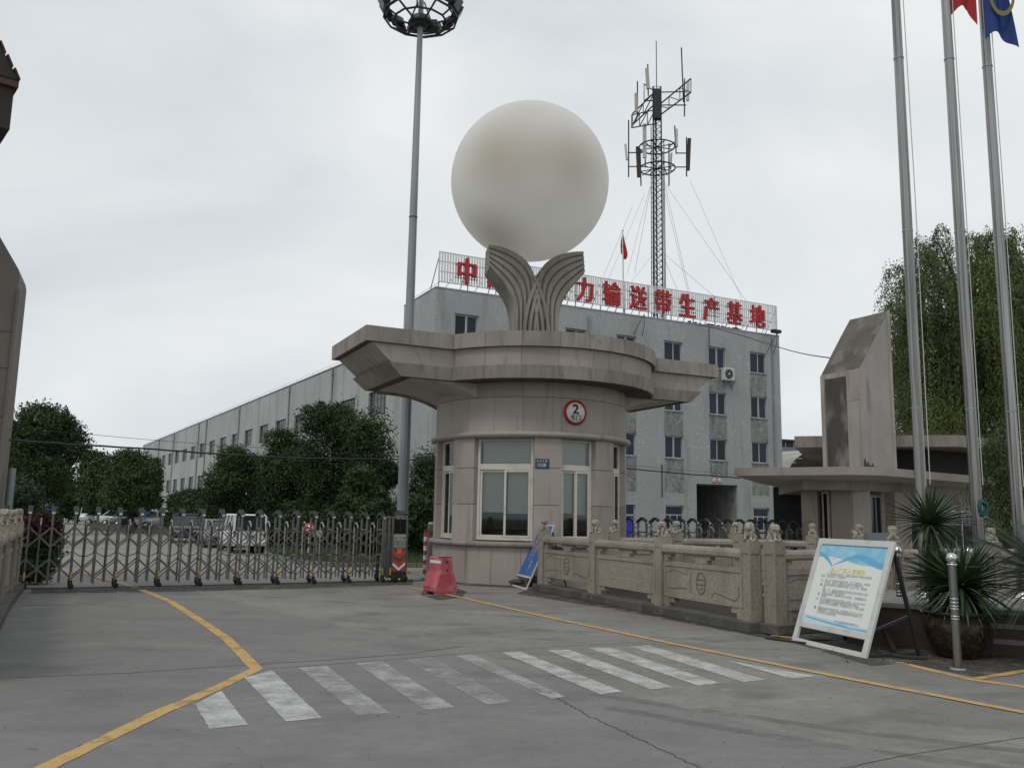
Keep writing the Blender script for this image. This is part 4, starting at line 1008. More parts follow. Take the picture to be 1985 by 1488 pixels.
# ------------------------------------------------------------------ stone lions and balustrades
def make_lion():
    q = MB()
    q.box(-.085, -.085, 0, .085, .085, .022)
    q.ball((0, .03, .075), .062, 14, 10, sc=(.95, 1.1, 1.0))            # haunch
    q.ball((0, -.012, .115), .055, 14, 10, sc=(.95, .9, 1.15))          # chest
    for s in (-1, 1):
        q.tube([(s * .036, -.045, .12), (s * .04, -.062, .06), (s * .04, -.066, .018)], [.024, .018, .02], 8)
        q.ball((s * .041, -.078, .03), .022, 8, 6, sc=(1, 1.3, .7)); q.ball((s * .058, .03, .05), .038, 10, 8, sc=(.7, 1.2, 1.1)); q.ball((s * .062, -.01, .03), .022, 8, 6, sc=(1, 1.4, .7))
    q.ball((0, -.032, .192), .056, 16, 12, sc=(1.05, 1, .95))           # head
    q.ball((0, -.078, .178), .032, 12, 8, sc=(1.15, .9, .75)); q.ball((0, -.102, .188), .013, 8, 6); q.ball((0, -.074, .150), .022, 8, 6, sc=(1.1, 1, .6))
    for s in (-1, 1):
        q.ball((s * .024, -.080, .208), .012, 8, 6); q.ball((s * .05, -.02, .225), .017, 8, 6, sc=(.7, 1, 1))
        q.ball((s * .022, -.07, .222), .013, 8, 6, sc=(1.3, 1, .6))
    r = random.Random(3)
    for i in range(9):                                                  # curls of the mane
        a = rad(-10 + 200 * i / 8) 
        for j in range(4):
            z = .235 - .032 * j; rr = (.040, .056, .060, .056)[j]
            q.ball((rr * math.cos(a), -.018 + rr * .95 * math.sin(a), z), .0155, 7, 5)
    q.ball((0, .10, .10), .026, 8, 6, sc=(.8, .8, 1.6)); q.ball((0, .095, .15), .018, 8, 6)
    q.ball((-.03, -.10, .036), .02, 8, 6)
    me = q.mesh('lion_rough'); ob = bpy.data.objects.new('lion_rough', me); COL.objects.link(ob)
    rm = ob.modifiers.new('r', 'REMESH'); rm.mode = 'VOXEL'; rm.voxel_size = .0075
    sm = ob.modifiers.new('s', 'SMOOTH'); sm.iterations = 1; sm.factor = .4
    dg = bpy.context.evaluated_depsgraph_get(); dg.update()
    out = bpy.data.meshes.new_from_object(ob.evaluated_get(dg)); out.name = 'stone_lion'
    for p in out.polygons: p.use_smooth = True
    out.materials.clear(); out.materials.append(MT['lion_stone'])
    bpy.data.objects.remove(ob); return out
LION = make_lion()
PW = .11                                      # half width of a post
def post_mesh(octo=False):
    q = MB()
    hw = PW
    q.box(-hw, -hw, .15, hw, hw, .30); q.box(-hw, -hw, 1.12, hw, hw, 1.29)
    q.box(-hw + .014, -hw + .014, .30, hw - .014, hw - .014, 1.12)
    for sx in (-1, 1):
        for sy in (-1, 1):
            x0, x1 = sorted((sx * hw, sx * (hw - .035))); y0, y1 = sorted((sy * hw, sy * (hw - .035)))
            q.box(x0, y0, .30, x1, y1, 1.12)
    q.box(-hw + .02, -hw + .02, 1.29, hw - .02, hw - .02, 1.30)
    return mesh_of(q, 'post', 'stone')
POST = post_mesh()
def cap_mesh(Ln):
    q = MB(); yz = [(-.075, 1.03), (-.10, 1.06), (-.10, 1.12), (-.07, 1.165), (0, 1.178), (.07, 1.165), (.10, 1.12), (.10, 1.06), (.075, 1.03)]
    q.loft([[(PW - .004, y, z) for y, z in yz], [(Ln - PW + .004, y, z) for y, z in yz]]); return mesh_of(q, 'handrail', 'stone')
def bracket_mesh(half=0):
    q = MB()
    if half == 0: q.box(-.24, -.05, .965, .24, .05, 1.029); q.box(-.15, -.05, .90, .15, .05, .9645)
    else:
        s = half; x0, x1 = sorted((0, s * .20)); q.box(x0, -.05, .965, x1, .05, 1.029); x0, x1 = sorted((0, s * .12)); q.box(x0, -.05, .90, x1, .05, .9645)
    return mesh_of(q, 'bracket', 'stone')
BRK = {h: bracket_mesh(h) for h in (-1, 0, 1)}
def panel_mesh(Ln):
    q = MB(); x0, x1 = PW + .002, Ln - PW - .002
    q.box(x0, -.052, .315, x1, .052, .895)
    for y0, y1 in ((-.068, -.0525), (.0525, .068)):
        q.box(x0, y0, .825, x1, y1, .893); q.box(x0, y0, .317, x1, y1, .375); q.box(x0, y0, .376, x0 + .06, y1, .824); q.box(x1 - .06, y0, .376, x1, y1, .824)
    return mesh_of(q, 'panel', 'stone')
def foot_mesh(s):
    q = MB(); x0, x1 = sorted((s * (PW + .002), s * (PW + .16))); q.box(x0, -.06, .151, x1, .06, .314)
    x0, x1 = sorted((s * (PW + .162), s * (PW + .30))); q.box(x0, -.05, .23, x1, .05, .314); return mesh_of(q, 'foot_block', 'stone')
FOOT = {s: foot_mesh(s) for s in (-1, 1)}
def groove(mb, pts, wd, y):
    for a, b in zip(pts[:-1], pts[1:]): mb.bar((a[0], y, a[1]), (b[0], y, b[1]), .006, wd)
def emblem_mesh(Ln, kind):
    q = MB(); cx = Ln / 2; y = -.0535
    if kind == 'medal':
        q.tube([(cx + .115 * math.cos(t * PI / 12), y, .60 + .165 * math.sin(t * PI / 12)) for t in range(25)], .010, 5)
        for z in (.655, .575): q.bar((cx - .10, y, z), (cx + .10, y, z), .008, .016)
        q.bar((cx - .04, y, .50), (cx + .05, y, .525), .008, .014)
        groove(q, [(cx - .26, .74), (cx - .30, .58), (cx - .26, .42)], .012, y)
        w_ = Ln / 2 - PW - .12
        groove(q, [(cx - w_, .46), (cx - .38, .49)], .014, y); groove(q, [(cx - w_, .72), (cx - w_ * .8, .77), (cx - .36, .71)], .010, y)
        groove(q, [(cx + .26, .40), (cx + .34, .49), (cx + w_ * .9, .40), (cx + w_, .46), (cx + w_, .62)], .014, y)
    else:
        for k, ch in enumerate('双箭牌'): fit_text(q, ch, .17, .16, .012, -.012, face_frame((cx + (k - 1) * .40, y, .665), (1, 0, 0)))
        for k, wd in enumerate(('Double', 'Arrow', 'Brand')): fit_text(q, wd, .28, .05, .010, -.004, face_frame((cx + (k - 1) * .40, y, .50), (1, 0, 0)))
    return mesh_of(q, 'carved_emblem', 'emblem_stone' if kind == 'medal' else 'emblem_light')
MT['emblem_stone'] = pbr('emblem_stone', (0.14, 0.12, 0.10), 0.9)
def run(label, P, emblem=(), front=-1, lions=True, plinth=.42, plinth_h=.15, lion_rot=0.0, lion_rots=None):
    P = [Vector((p[0], p[1], 0)) for p in P]
    root = thing('stone_balustrade', label, 'balustrade', P[0], 0)
    for i, p in enumerate(P):
        a = P[min(i + 1, len(P) - 1)] - P[max(i - 1, 0)]; ang = math.atan2(a.y, a.x)
        o = inst('post', POST, root, p - P[0], (0, 0, ang))
        if lions:
            lr = lion_rots[i] if lion_rots else ang + lion_rot + random.uniform(-.2, .2)
            inst('stone_lion', LION, o, (0, 0, 1.292), (0, 0, lr - ang)).scale = (1.12, 1.12, 1.08 + random.uniform(-.04, .04))
    cache = {}
    for i in range(len(P) - 1):
        d = P[i + 1] - P[i]; Ln = d.length; ang = math.atan2(d.y, d.x); key = round(Ln, 3)
        if key not in cache: cache[key] = (cap_mesh(Ln), panel_mesh(Ln))
        M = Matrix.Translation(P[i] - P[0]) @ Matrix.Rotation(ang, 4, 'Z')
        inst('handrail', cache[key][0], root, M=M)
        pn = inst('panel', cache[key][1], root, M=M)
        if i < len(emblem) and emblem[i]: inst('carved_emblem', emblem_mesh(Ln, emblem[i]), pn)
        for h, x in ((1, PW), (0, Ln / 2), (-1, Ln - PW)): inst('bracket', BRK[h], root, M=M @ Matrix.Translation((x, 0, 0)))
        inst('foot_block', FOOT[1], root, M=M); inst('foot_block', FOOT[-1], root, M=M @ Matrix.Translation((Ln, 0, 0)))
        q = MB(); q.box(-.18 if i == 0 else 0, -plinth / 2, 0, Ln + (.18 if i == len(P) - 2 else 0), plinth / 2, plinth_h); q.build('plinth', 'kerb', root, M=M, bevel=.012)
    return root
A0, A3 = Vector((.78, 19.46, 0)), Vector((3.57, 13.10, 0))
front = [A0.lerp(A3, k / 3) for k in range(4)]
camdir = lambda p: math.atan2(-p.y, -p.x) + PI / 2      # turned to the viewer
run('stone balustrade with lion posts and carved panels along the driveway before the booth', front, ('medal', 'text', 'medal'), lion_rots=[rad(-10), rad(-50), rad(-50), rad(-40)])
b2 = Vector((.866, .5, 0)); K0 = Vector((3.86, 12.90, 0))
run('stone balustrade running from the corner post behind the white notice board', [K0, K0 + b2 * 2.68, K0 + b2 * 5.36, K0 + b2 * 8.04], ('medal', 'medal', 'medal'), lion_rots=[rad(25), rad(160), rad(170), rad(160)])
run('far stone balustrade seen over the driveway rail between booth and corner post', [(2.30, 19.45), (3.72, 19.75), (5.12, 20.05)], lion_rots=[rad(40), rad(40), rad(20)])
run('short far stone balustrade behind the notice board with lions looking sideways', [(5.50, 20.3), (6.62, 19.3), (7.45, 18.9)], ('medal', 'medal'), lion_rots=[rad(170), rad(160), rad(60)])
run('stone balustrade on the left edge of the driveway with lions lined up to the gate', [(-5.03, 8.2), (-5.98, 10.05), (-6.93, 11.9), (-7.88, 13.75), (-8.78, 15.6), (-9.40, 16.9)], lion_rots=[rad(40), rad(40), rad(30), rad(50), rad(30), rad(40)])

bq = [(1.15, 19.1), (3.55, 13.6), (4.4, 13.35), (8.6, 15.7), (8.0, 18.6), (2.6, 19.3)]
flat('planting_bed', bq, .02, 'soil')
# ------------------------------------------------------------------ red water barrier
ub = Vector((.52, -.25, 0)).normalized()
q0 = gp(853, 1152)
WB = frame(Vector((q0.x, q0.y, 0)), Vector((.985, .17, 0)), Vector((-.17, .985, 0)), Vector((0, 0, 1)))
wb = thing('water_barrier', 'faded red plastic water filled road barrier standing before the booth', 'barrier', M=Matrix.Translation((-.02, .22, 0)) @ WB @ Matrix.Rotation(rad(28), 4, 'Z') @ Matrix.Diagonal((.86, .74, .98, 1)))
def bsec(y, sc=1.0): return [(-.30 * sc, y, .05), (-.31 * sc, y, .16), (-.165 * sc, y, .47), (-.145 * sc, y, .76), (.145 * sc, y, .76), (.165 * sc, y, .47), (.31 * sc, y, .16), (.30 * sc, y, .05)]
q = MB(); q.loft([bsec(-.33, .97), bsec(-.30), bsec(.30), bsec(.33, .97)]); q.build('body', 'barrier', wb, bevel=.02, seg=2)
q = MB()
for y in (-.25, .25): q.box(-.28, y - .07, .0, .28, y + .07, .055)
build_each(q, 'foot', 'barrier', wb)
q = MB(); q.box(-.154, -.27, .60, -.149, .27, .69); q.build('white_band', 'white', wb)
q = MB(); q.box(-.152, -.333, .752, .13, -.12, .765); q.box(-.06, -.337, .64, .0, -.331, .70); q.lathe([(0, .0), (.03, .0), (.03, -.01)], 12, M=Matrix.Translation((.0, -.338, .5)) @ RX90); q.lathe([(0, .0), (.03, .0), (.03, -.01)], 12, M=Matrix.Translation((.0, -.338, .66)) @ RX90); q.build('hole', 'grout', wb)

# striped boom post and its machine box by the booth
p0 = gp(822, 1121)
sp = thing('striped_post', 'slim red and white striped post standing beside the booth', 'post', (p0.x, p0.y, 0))
nb = 10; hh = 1.16
for k in range(nb):
    q = MB(); q.lathe([(.042, hh * k / nb), (.042, hh * (k + 1) / nb)], 16)
    if k == nb - 1: q.lathe([(.042, hh), (0, hh)], 16)
    q.build('stripe', 'offwhite' if k % 2 == 0 else 'paint_red', sp)
q = MB(); q.box(-.07, -.07, 0, .07, .07, .015); q.build('foot_plate', 'dark_metal', sp)
bx = thing('boom_barrier', 'grey boom gate machine box with a pale lid and red arm half behind the booth', 'barrier', (at(842, 1000, 24.4).x, 24.4, 0), rad(10))
q = MB(); q.box(-.16, -.16, 0, .2, .2, 1.32); q.build('cabinet', 'tower_dark', bx, bevel=.01)
q = MB(); q.box(-.15, -.17, 1.322, .22, .21, 1.385); q.build('lid', 'white', bx, bevel=.02)
q = MB(); q.box(-.26, -.22, 1.10, .6, -.17, 1.17); q.build('arm', 'paint_red', bx)

# ------------------------------------------------------------------ notice board
def board_frame(BLp, BRp, lean):
    a = Vector(BLp); b = Vector(BRp); u = (b - a); Wd = u.length; u.normalize(); nb_ = Vector((-u.y, u.x, 0))
    v = math.cos(lean) * Vector((0, 0, 1)) + math.sin(lean) * nb_; n = u.cross(v)
    return frame(a, u, v, n), Wd, nb_
M, Wd, nbk = board_frame(gp(1533, 1242), gp(1676, 1276), rad(20))
Hb = 1.465
nbd = thing('notice_board', 'large white framed notice board with blue waves and small print leaning on legs', 'notice board', M=M)
q = MB(); t = .085
for x in (0, Wd - t): q.box(x, 0, -.05, x + t, Hb, 0)
build_each(q, 'side_rail', 'offwhite', nbd, bevel=.008)
q = MB(); q.box(t + .002, Hb - t, -.05, Wd - t - .002, Hb, 0); q.box(t + .002, .22, -.05, Wd - t - .002, .30, -.004); q.box(t + .002, .0, -.045, Wd - t - .002, .065, -.006); build_each(q, 'cross_rail', 'offwhite', nbd, bevel=.006)
q = MB(); q.box(t + .001, .301, -.035, Wd - t - .001, Hb - t - .001, -.02); sheet = q.build('poster', 'poster', nbd)
PWd = Wd - 2 * t; PH = Hb - t - .30; X0, Y0 = t, .30
def pp(u, v, z): return (X0 + PWd * u, Y0 + PH * v, z)
def patch(name, top, bot, mat, z, n=22):
    q = MB(); vs = []
    for i in range(n + 1): u = i / n; vs += [pp(top[0] + (top[1] - top[0]) * u, bot[2](u), z), pp(top[0] + (top[1] - top[0]) * u, top[2](u), z)]
    q.add(vs, [(2 * i, 2 * i + 2, 2 * i + 3, 2 * i + 1) for i in range(n)]); return q.build(name, mat, sheet)
sm = lambda u: u * u * (3 - 2 * u)
patch('print', (0.001, .999, lambda u: .998), (0, 1, lambda u: .82 + .035 * math.sin(u * 5.5 + .6) - .02 * u), 'bprint2', -.0188)
patch('print', (0.001, .25, lambda u: .90 - .16 * u ** 2), (0, 1, lambda u: .855 - .135 * u ** 1.6), 'bprint', -.0182)
patch('print', (.25, .999, lambda u: .74 + .16 * math.sin(min(1, u * 1.7) * PI / 2) - .10 * sm(max(0, (u - .45) / .55)) + .02 * u), (0, 1, lambda u: .735 + .125 * math.sin(min(1, u * 1.6) * PI / 2) - .12 * sm(max(0, (u - .35) / .65))), 'bprint', -.0182)
patch('print', (.0, .999, lambda u: .10 - .05 * u), (0, 1, lambda u: .001), 'bprint3', -.0188)
patch('print', (.05, .999, lambda u: .075 - .045 * math.sin(u * PI * .5)), (0, 1, lambda u: .06 - .055 * math.sin(u * PI * .5)), 'bprint', -.0182)
patch('print', (.55, .999, lambda u: .055 - .045 * u), (0, 1, lambda u: .04 - .038 * u), 'bprint2', -.0178)
q = MB(); c = pp(.245, .87, -.0175); q.tube([(c[0] + .05 * math.cos(k * PI / 10), c[1] + .05 * math.sin(k * PI / 10), -.0185) for k in range(21)], .0035, 4); q.build('emblem', 'bprint3', sheet)
def line(mb, txt, u, v, size, off=.003, al='LEFT'):
    mb.text(txt, size, .002, Matrix.Translation(pp(u, v, -.0175)), off, al, sx=1.0)
q = MB(); fit_text(q, '进入厂区人员须知', PWd * .52, .072, .002, .014, Matrix.Translation(pp(.50, .685, -.0175))); q.build('heading', 'yprint', sheet)
TX = [(.20, .628, '为了您和他人的安全，请您认真阅读下列安全规定和'), (.12, .598, '要求，并请在进入厂区后遵守'),
      (.20, .548, '进入大门前请出示相关证件，在门卫处登记，办好相'), (.20, .520, '关手续，未经门卫值班人员同意不可擅自进入。'),
      (.20, .490, '本单位是桐乡市消防重点单位，进入厂区，请勿吸'), (.20, .462, '烟。'),
      (.20, .430, '进入厂区，请遵守有害安全警示标志及告示牌之注意'), (.20, .402, '事项，上下楼梯请手扶栏杆'),
      (.20, .372, '如遇紧急情况，请按照引导人员指示，迅速疏散至安'), (.20, .344, '全地点'),
      (.20, .314, '进入办公楼以外的区域必须有人陪同，进入生产作业'), (.20, .286, '区域必须戴好安全帽和穿戴好相应的防护用品。'), (.20, .258, '车间不可禁止拍照摄影，严禁烟花打火，严禁儿童进'), (.20, .230, '入'),
      (.20, .198, '货物进出请出示相关凭证，自觉接受公司门卫人员对'), (.20, .170, '货物的检查，对无凭证货物或票据货物不相符的门卫'), (.20, .142, '人员有权予以暂扣扣留。'),
      (.50, .066, '浙江双箭橡胶股份有限公司')]
q = MB()
for u, v, s_ in TX: line(q, s_, u, v, .0385, -.0004)
q.build('small_print', 'grey_ink', sheet)
for k, (v, mt) in enumerate(((.549, 'yprint'), (.491, 'bprint'), (.373, 'gprint'), (.315, 'yprint'), (.199, 'bprint'))):
    q = MB(); c = pp(.155, v, -.0178); q.lathe([(0, .001), (.021, .001), (.021, -.001)], 16, M=Matrix.Translation(c))
    b = q.build('bullet', mt, sheet); q = MB(); fit_text(q, str(k + 1), .012, .022, .001, .002, Matrix.Translation((c[0], c[1], -.0158))); q.build('bullet_number', 'poster', b)
q = MB()
Mi = M.inverted()
for x in (.05, Wd - .05):
    topp = M @ Vector((x, Hb * .93, -.07)); foot = Vector((topp.x, topp.y, 0)) + nbk * .30
    q.bar(Mi @ topp, Mi @ foot, .05, .03); 
    mid = M @ Vector((x, .35, -.06)); q.bar(Mi @ mid, Mi @ (topp.lerp(foot, .62)), .03, .03)
q.bar(Mi @ (M @ Vector((.05, 0.03, -.03)) + nbk * .0), Mi @ Vector((M @ Vector((.05, 0, 0))) + nbk * .62), .03, .03)
q.bar(Mi @ (M @ Vector((Wd - .05, 0.03, -.03))), Mi @ (M @ Vector((Wd - .05, 0.03, 0)) + nbk * .78), .03, .03)
build_each(q, 'back_leg', 'dark_metal', nbd)
for lab, pts, r in (('long rusty steel rod lying on the ground under the left foot of the notice board', [gp(1484, 1238), gp(1535, 1245), gp(1600, 1253), gp(1660, 1270)], .016),
                    ('dark wooden strip lying on the ground between notice board and bollard', [gp(1722, 1272), gp(1760, 1277), gp(1797, 1279)], .022),
                    ('short dark timber propped from the ground against the back of the notice board', [gp(1735, 1269) + Vector((0, 0, .02)), gp(1700, 1240) + Vector((.1, .25, .33))], .028)):
    q = MB(); q.tube([p + Vector((0, 0, r)) for p in pts], r, 6, smooth=False)
    tag(q.build('scrap_rod', 'brownwood'), lab, 'rod')

# blue A-frame sign at the end of the balustrade
M, Wd, nbk = board_frame(gp(991, 1134), gp(1020, 1142.5), rad(24.6)); Wd = 1.15
Hb = 1.56
af = thing('a_frame_sign', 'narrow blue sign with orange characters in a white frame leaning beside the first lion post', 'sign', M=M)
q = MB(); t = .035
for x in (0, Wd - t): q.box(x, 0, -.03, x + t, Hb, 0)
q.box(t, Hb - t, -.03, Wd - t, Hb, 0); q.box(t, .26, -.03, Wd - t, .30, 0); q.box(t, 0, -.03, Wd - t, .035, 0); q.build('frame', 'offwhite', af)
q = MB(); q.box(t, .301, -.02, Wd - t, Hb - t, -.012); bs_ = q.build('face', 'blue', af)
q = MB()
for col, x in (('人员请登记！', .40), ('车辆请登记、', .62)):
    for k, ch in enumerate(col): fit_text(q, ch, .115 if ch not in '！、' else .03, .085 if ch not in '！、' else .06, .003, .012, Matrix.Translation((x, 1.22 - .105 * k, -.010)))
for k, ch in enumerate('谢谢！'): fit_text(q, ch, .115 if k < 2 else .03, .085 if k < 2 else .06, .003, .012, Matrix.Translation((.68, .63 - .10 * k, -.010)))
q.build('lettering', 'orange', bs_)
Mi = M.inverted(); q = MB()
for x in (.05, Wd - .05):
    topp = M @ Vector((x, Hb * .9, -.05)); q.bar(Mi @ topp, Mi @ (Vector((topp.x, topp.y, 0)) + nbk * .35), .03)
build_each(q, 'back_leg', 'dark_metal', af)
def rock(name, label, loc, r, mat, sc=(1, 1, .6), seed=1, cat='stone'):
    q = MB(); q.ball((0, 0, 0), r, 10, 7, sc=sc); rr = random.Random(seed)
    q.v = [tuple(c * (1 + .22 * noise.noise(Vector(v) * 2.3 / r + Vector((seed, 0, 0)))) for c in v) for v in q.v]; q.sm = [False] * len(q.sm)
    return tag(q.build(name, mat, loc=loc), label, cat)
pA = gp(1003, 1134); rock('ballast_stone', 'flat grey ballast stone lying in the foot of the blue sign', (pA.x + .0, pA.y - .02, .09), .17, 'kerb', (1.3, .9, .4), 2)
pA = gp(1036, 1137); rock('ballast_stone', 'dark ballast stone on the ground between blue sign and first post', (pA.x, pA.y + .1, .12), .16, 'brownwood', (1, 1, .75), 5)
# ------------------------------------------------------------------ gatehouse on the right with its stone tower
KC, TIP, RT = Vector((9.9, 24.0, 0)), Vector((6.66, 26.0, 0)), Vector((15.2, 28.2, 0))
gh = thing('gatehouse', 'low granite gatehouse with overlapping flat canopies and glazed rooms behind the flagpoles', 'gatehouse', KC)
LO = lambda p: (p[0] - KC.x, p[1] - KC.y)
def rounded(ins):
    a = (TIP - KC).normalized(); b = (RT - KC).normalized(); pts = []
    base = KC + (a + b).normalized() * (ins / max(.2, math.sin(math.acos(max(-1, min(1, a.dot(b)))) / 2)))
    p0 = base + a * .9; p2 = base + b * .9
    tip = TIP - a * ins * 1.6 + (b * ins * .5); end = RT + b * 6 + Vector((-b.y, b.x, 0)) * ins
    pts.append(tip)
    for i in range(7): t = i / 6; pts.append(p0 * (1 - t) ** 2 + base * 2 * t * (1 - t) + p2 * t * t)
    pts += [end, Vector((17, 37, 0)), Vector((9.0, 31.5, 0)) + Vector((ins * .6, 0, 0))]
    return [LO(p) for p in pts]
q = MB(); q.prism(rounded(0), 2.90, 3.13); q.build('canopy_slab', 'granite', gh, bevel=.01)
q = MB(); q.loft([[(x, y, 2.80) for x, y in rounded(1.0)], [(x, y, 2.897) for x, y in rounded(.1)]]); q.build('soffit', 'plaster', gh)
q = MB(); q.prism(rounded(1.05), 2.52, 2.80); q.build('ring_beam', 'granite_dirty', gh)
# upper canopy behind the tower
q = MB(); q.prism([LO(p) for p in ((9.45, 29.0), (10.6, 28.6), (14.2, 27.6), (17.0, 29.4), (22, 33.5), (18, 38), (11.5, 34))], 4.03, 4.40); q.build('upper_slab', 'granite_dirty', gh, bevel=.01)
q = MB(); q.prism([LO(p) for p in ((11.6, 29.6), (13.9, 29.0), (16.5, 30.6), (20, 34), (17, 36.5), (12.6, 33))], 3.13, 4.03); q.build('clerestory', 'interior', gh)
# walls, piers and openings under the canopy
def wallseg(p, q_, z0, z1, th, name, mat):
    p = Vector((*p, 0)); q2 = Vector((*q_, 0)); d = (q2 - p); Ln = d.length; ang = math.atan2(d.y, d.x)
    b = MB(); b.box(0, 0, z0, Ln, th, z1); return b.build(name, mat, gh, M=Matrix.Translation(p - KC) @ Matrix.Rotation(ang, 4, 'Z'))
wpts = lambda px, Y: tuple(at(px, 1000, Y).xy)
wallseg(wpts(1554, 27.2), wpts(1585, 26.9), 0, 2.52, .3, 'pier', 'granite')
wallseg(wpts(1612, 26.4), wpts(1653, 25.9), 0, 2.52, .35, 'wall', 'granite')
wallseg(wpts(1654, 25.9), wpts(1688, 25.9), 0, 2.52, .35, 'wall', 'tower_pink')
wallseg(wpts(1710, 26.6), wpts(1737, 27.3), 0, 2.52, .3, 'wall', 'granite')
wallseg(wpts(1736, 26.5), wpts(1764, 26.9), 0, 2.52, .35, 'pier', 'granite')
wallseg(wpts(1764, 27.2), wpts(1990, 32.5), 0, .75, .25, 'wall', 'granite')
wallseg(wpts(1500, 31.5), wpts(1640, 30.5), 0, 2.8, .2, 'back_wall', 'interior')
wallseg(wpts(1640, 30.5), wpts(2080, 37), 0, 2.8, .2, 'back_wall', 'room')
wallseg(wpts(1764, 27.3), wpts(1990, 32.6), 2.05, 2.52, .25, 'wall', 'granite_dirty')
# door and windows
def winseg(pa, pb, z0, z1, n, name='window', mat='alu', pane='darkglass'):
    p = Vector((*pa, 0)); q2 = Vector((*pb, 0)); d = (q2 - p); Ln = d.length; ang = math.atan2(d.y, d.x); f = MB(); t = .05
    f.box(0, 0, z0, Ln, .06, z0 + t); f.box(0, 0, z1 - t, Ln, .06, z1)
    for i in range(n + 1): x = (Ln - t) * i / n; f.box(x, 0, z0 + t, x + t, .06, z1 - t)
    o = f.build(name, mat, gh, M=Matrix.Translation(p - KC) @ Matrix.Rotation(ang, 4, 'Z'))
    for i in range(n):
        b = MB(); b.box((Ln - t) * i / n + t, .025, z0 + t, (Ln - t) * (i + 1) / n, .032, z1 - t); b.build('pane', pane, o)
winseg(wpts(1764, 27.35), wpts(1990, 32.65), .76, 2.05, 5, pane='glass')
winseg(wpts(1688, 26.1), wpts(1710, 26.6), 0.02, 2.4, 2, 'door', 'galv')
winseg(wpts(1594, 26.9), wpts(1606, 26.6), 0.5, 2.5, 1, 'window', 'cream')
winseg(wpts(1785, 29.4), wpts(1850, 30.8), .9, 1.95, 1, 'window', 'dark_metal', 'bprint3')
q = MB(); p = Vector((*wpts(1559, 27.0), 0)) - KC; q.box(p.x, p.y, .9, p.x + .38, p.y + .03, 1.62); q.build('notice_case', pbr('old_cream', (.30, .27, .17), .8), gh)
q = MB(); p = Vector((*wpts(1682, 24.9), 0)) - KC
q.loft([[(p.x - .1, p.y, .9), (p.x + .62, p.y + .25, .9), (p.x + .62, p.y + .4, .9), (p.x - .1, p.y + .15, .9)], [(p.x - .1, p.y - .1, 1.32), (p.x + .72, p.y + .2, 1.32), (p.x + .72, p.y + .3, 1.32), (p.x - .1, p.y, 1.32)]]); q.box(p.x, p.y + .05, 0, p.x + .05, p.y + .1, .9); q.box(p.x + .5, p.y + .25, 0, p.x + .55, p.y + .3, .9)
q.build('counter_panel', 'galv', gh)
# tower standing on the gatehouse
TA, TB, TC = Vector((10.0, 27.84, 0)), Vector((10.7, 26.5, 0)), Vector((11.95, 27.12, 0)); TDd = TA + TC - TB
tw = thing('stone_tower', 'blunt stone tower with a sloping scraped top and a dark stained niche above the gatehouse', 'tower', TB)
tl = lambda p, z: (p.x - TB.x, p.y - TB.y, z)
z1, z2 = 6.28, 8.28
q = MB()
q.add([tl(TA, 0), tl(TB, 0), tl(TB, z1), tl(TA, z1)], [(0, 1, 2, 3)]); fA = q.build('front_wall', 'tower_pink', tw)
q = MB(); q.add([tl(TB, 0), tl(TC, 0), tl(TC, z2), tl(TB, z1)], [(0, 1, 2, 3)]); q.build('side_wall', 'tower_render', tw)
q = MB(); q.add([tl(TC, 0), tl(TDd, 0), tl(TDd, z2), tl(TC, z2), tl(TA, 0), tl(TA, z1)], [(0, 1, 2, 3), (1, 4, 5, 2)]); q.build('back_wall', 'tower_render', tw)
q = MB(); nn = 12; r_ = random.Random(5); vs = []
for i in range(nn + 1):
    for k in range(nn + 1):
        u, v = i / nn, k / nn; p = TA.lerp(TB, u).lerp(TDd.lerp(TC, u), v); z = z1 + (z2 - z1) * v + .02 * math.sin(v * PI) - .05 * (1 - v) ** 6
        z += .0 if u in (0, 1) or v in (0, 1) else r_.uniform(-.012, .012); vs.append(tl(p, z))
q.add(vs, [(i * (nn + 1) + k, (i + 1) * (nn + 1) + k, (i + 1) * (nn + 1) + k + 1, i * (nn + 1) + k + 1) for i in range(nn) for k in range(nn)]); q.build('sloping_top', 'scraped', tw)
dAB = (TB - TA).normalized(); nAB = Vector((dAB.y, -dAB.x, 0))
def on_ab(u0, u1, z0, z1_, e, name, mat):
    a = TA.lerp(TB, u0) + nAB * e; b = TA.lerp(TB, u1) + nAB * e; a2 = TA.lerp(TB, u0) - nAB * .01; b2_ = TA.lerp(TB, u1) - nAB * .01
    q = MB(); q.loft([[tl(a, z0), tl(b, z0), tl(b2_, z0), tl(a2, z0)], [tl(a, z1_), tl(b, z1_), tl(b2_, z1_), tl(a2, z1_)]]); q.build(name, mat, tw)
on_ab(.10, .68, 3.0, 6.12, .004, 'stained_niche', 'bare')
on_ab(0, .095, 2.9, 6.25, .05, 'edge_strip', 'tower_pink'); on_ab(.685, 1.0, 2.9, 5.3, .045, 'cladding_slab', 'tower_render'); on_ab(.685, 1.0, 5.31, 6.24, .045, 'cladding_slab', 'tower_pink')
dBC = (TC - TB).normalized(); q = MB(); e = Vector((dBC.y, -dBC.x, 0)) * .04
c0 = TB.lerp(TC, .95); q.loft([[tl(c0 + e, 2.9), tl(TC + e + dBC * .03, 2.9), tl(TC + dBC * .03, 2.9), tl(c0, 2.9)], [tl(c0 + e, z2 - .08), tl(TC + e + dBC * .03, z2 + .03), tl(TC + dBC * .03, z2 + .03), tl(c0, z2 - .08)]]); q.build('edge_strip', 'tower_pink', tw)
q = MB(); r_ = random.Random(8); b0 = TB.lerp(TC, .02) + e * .12; pts = [tl(b0, 3.05)]
for i in range(13): u = .02 + .55 * i / 12; pts.append(tl(TB.lerp(TC, u) + e * .12, 3.13 + (.42 - .35 * i / 12) * (.55 + .6 * r_.random())))
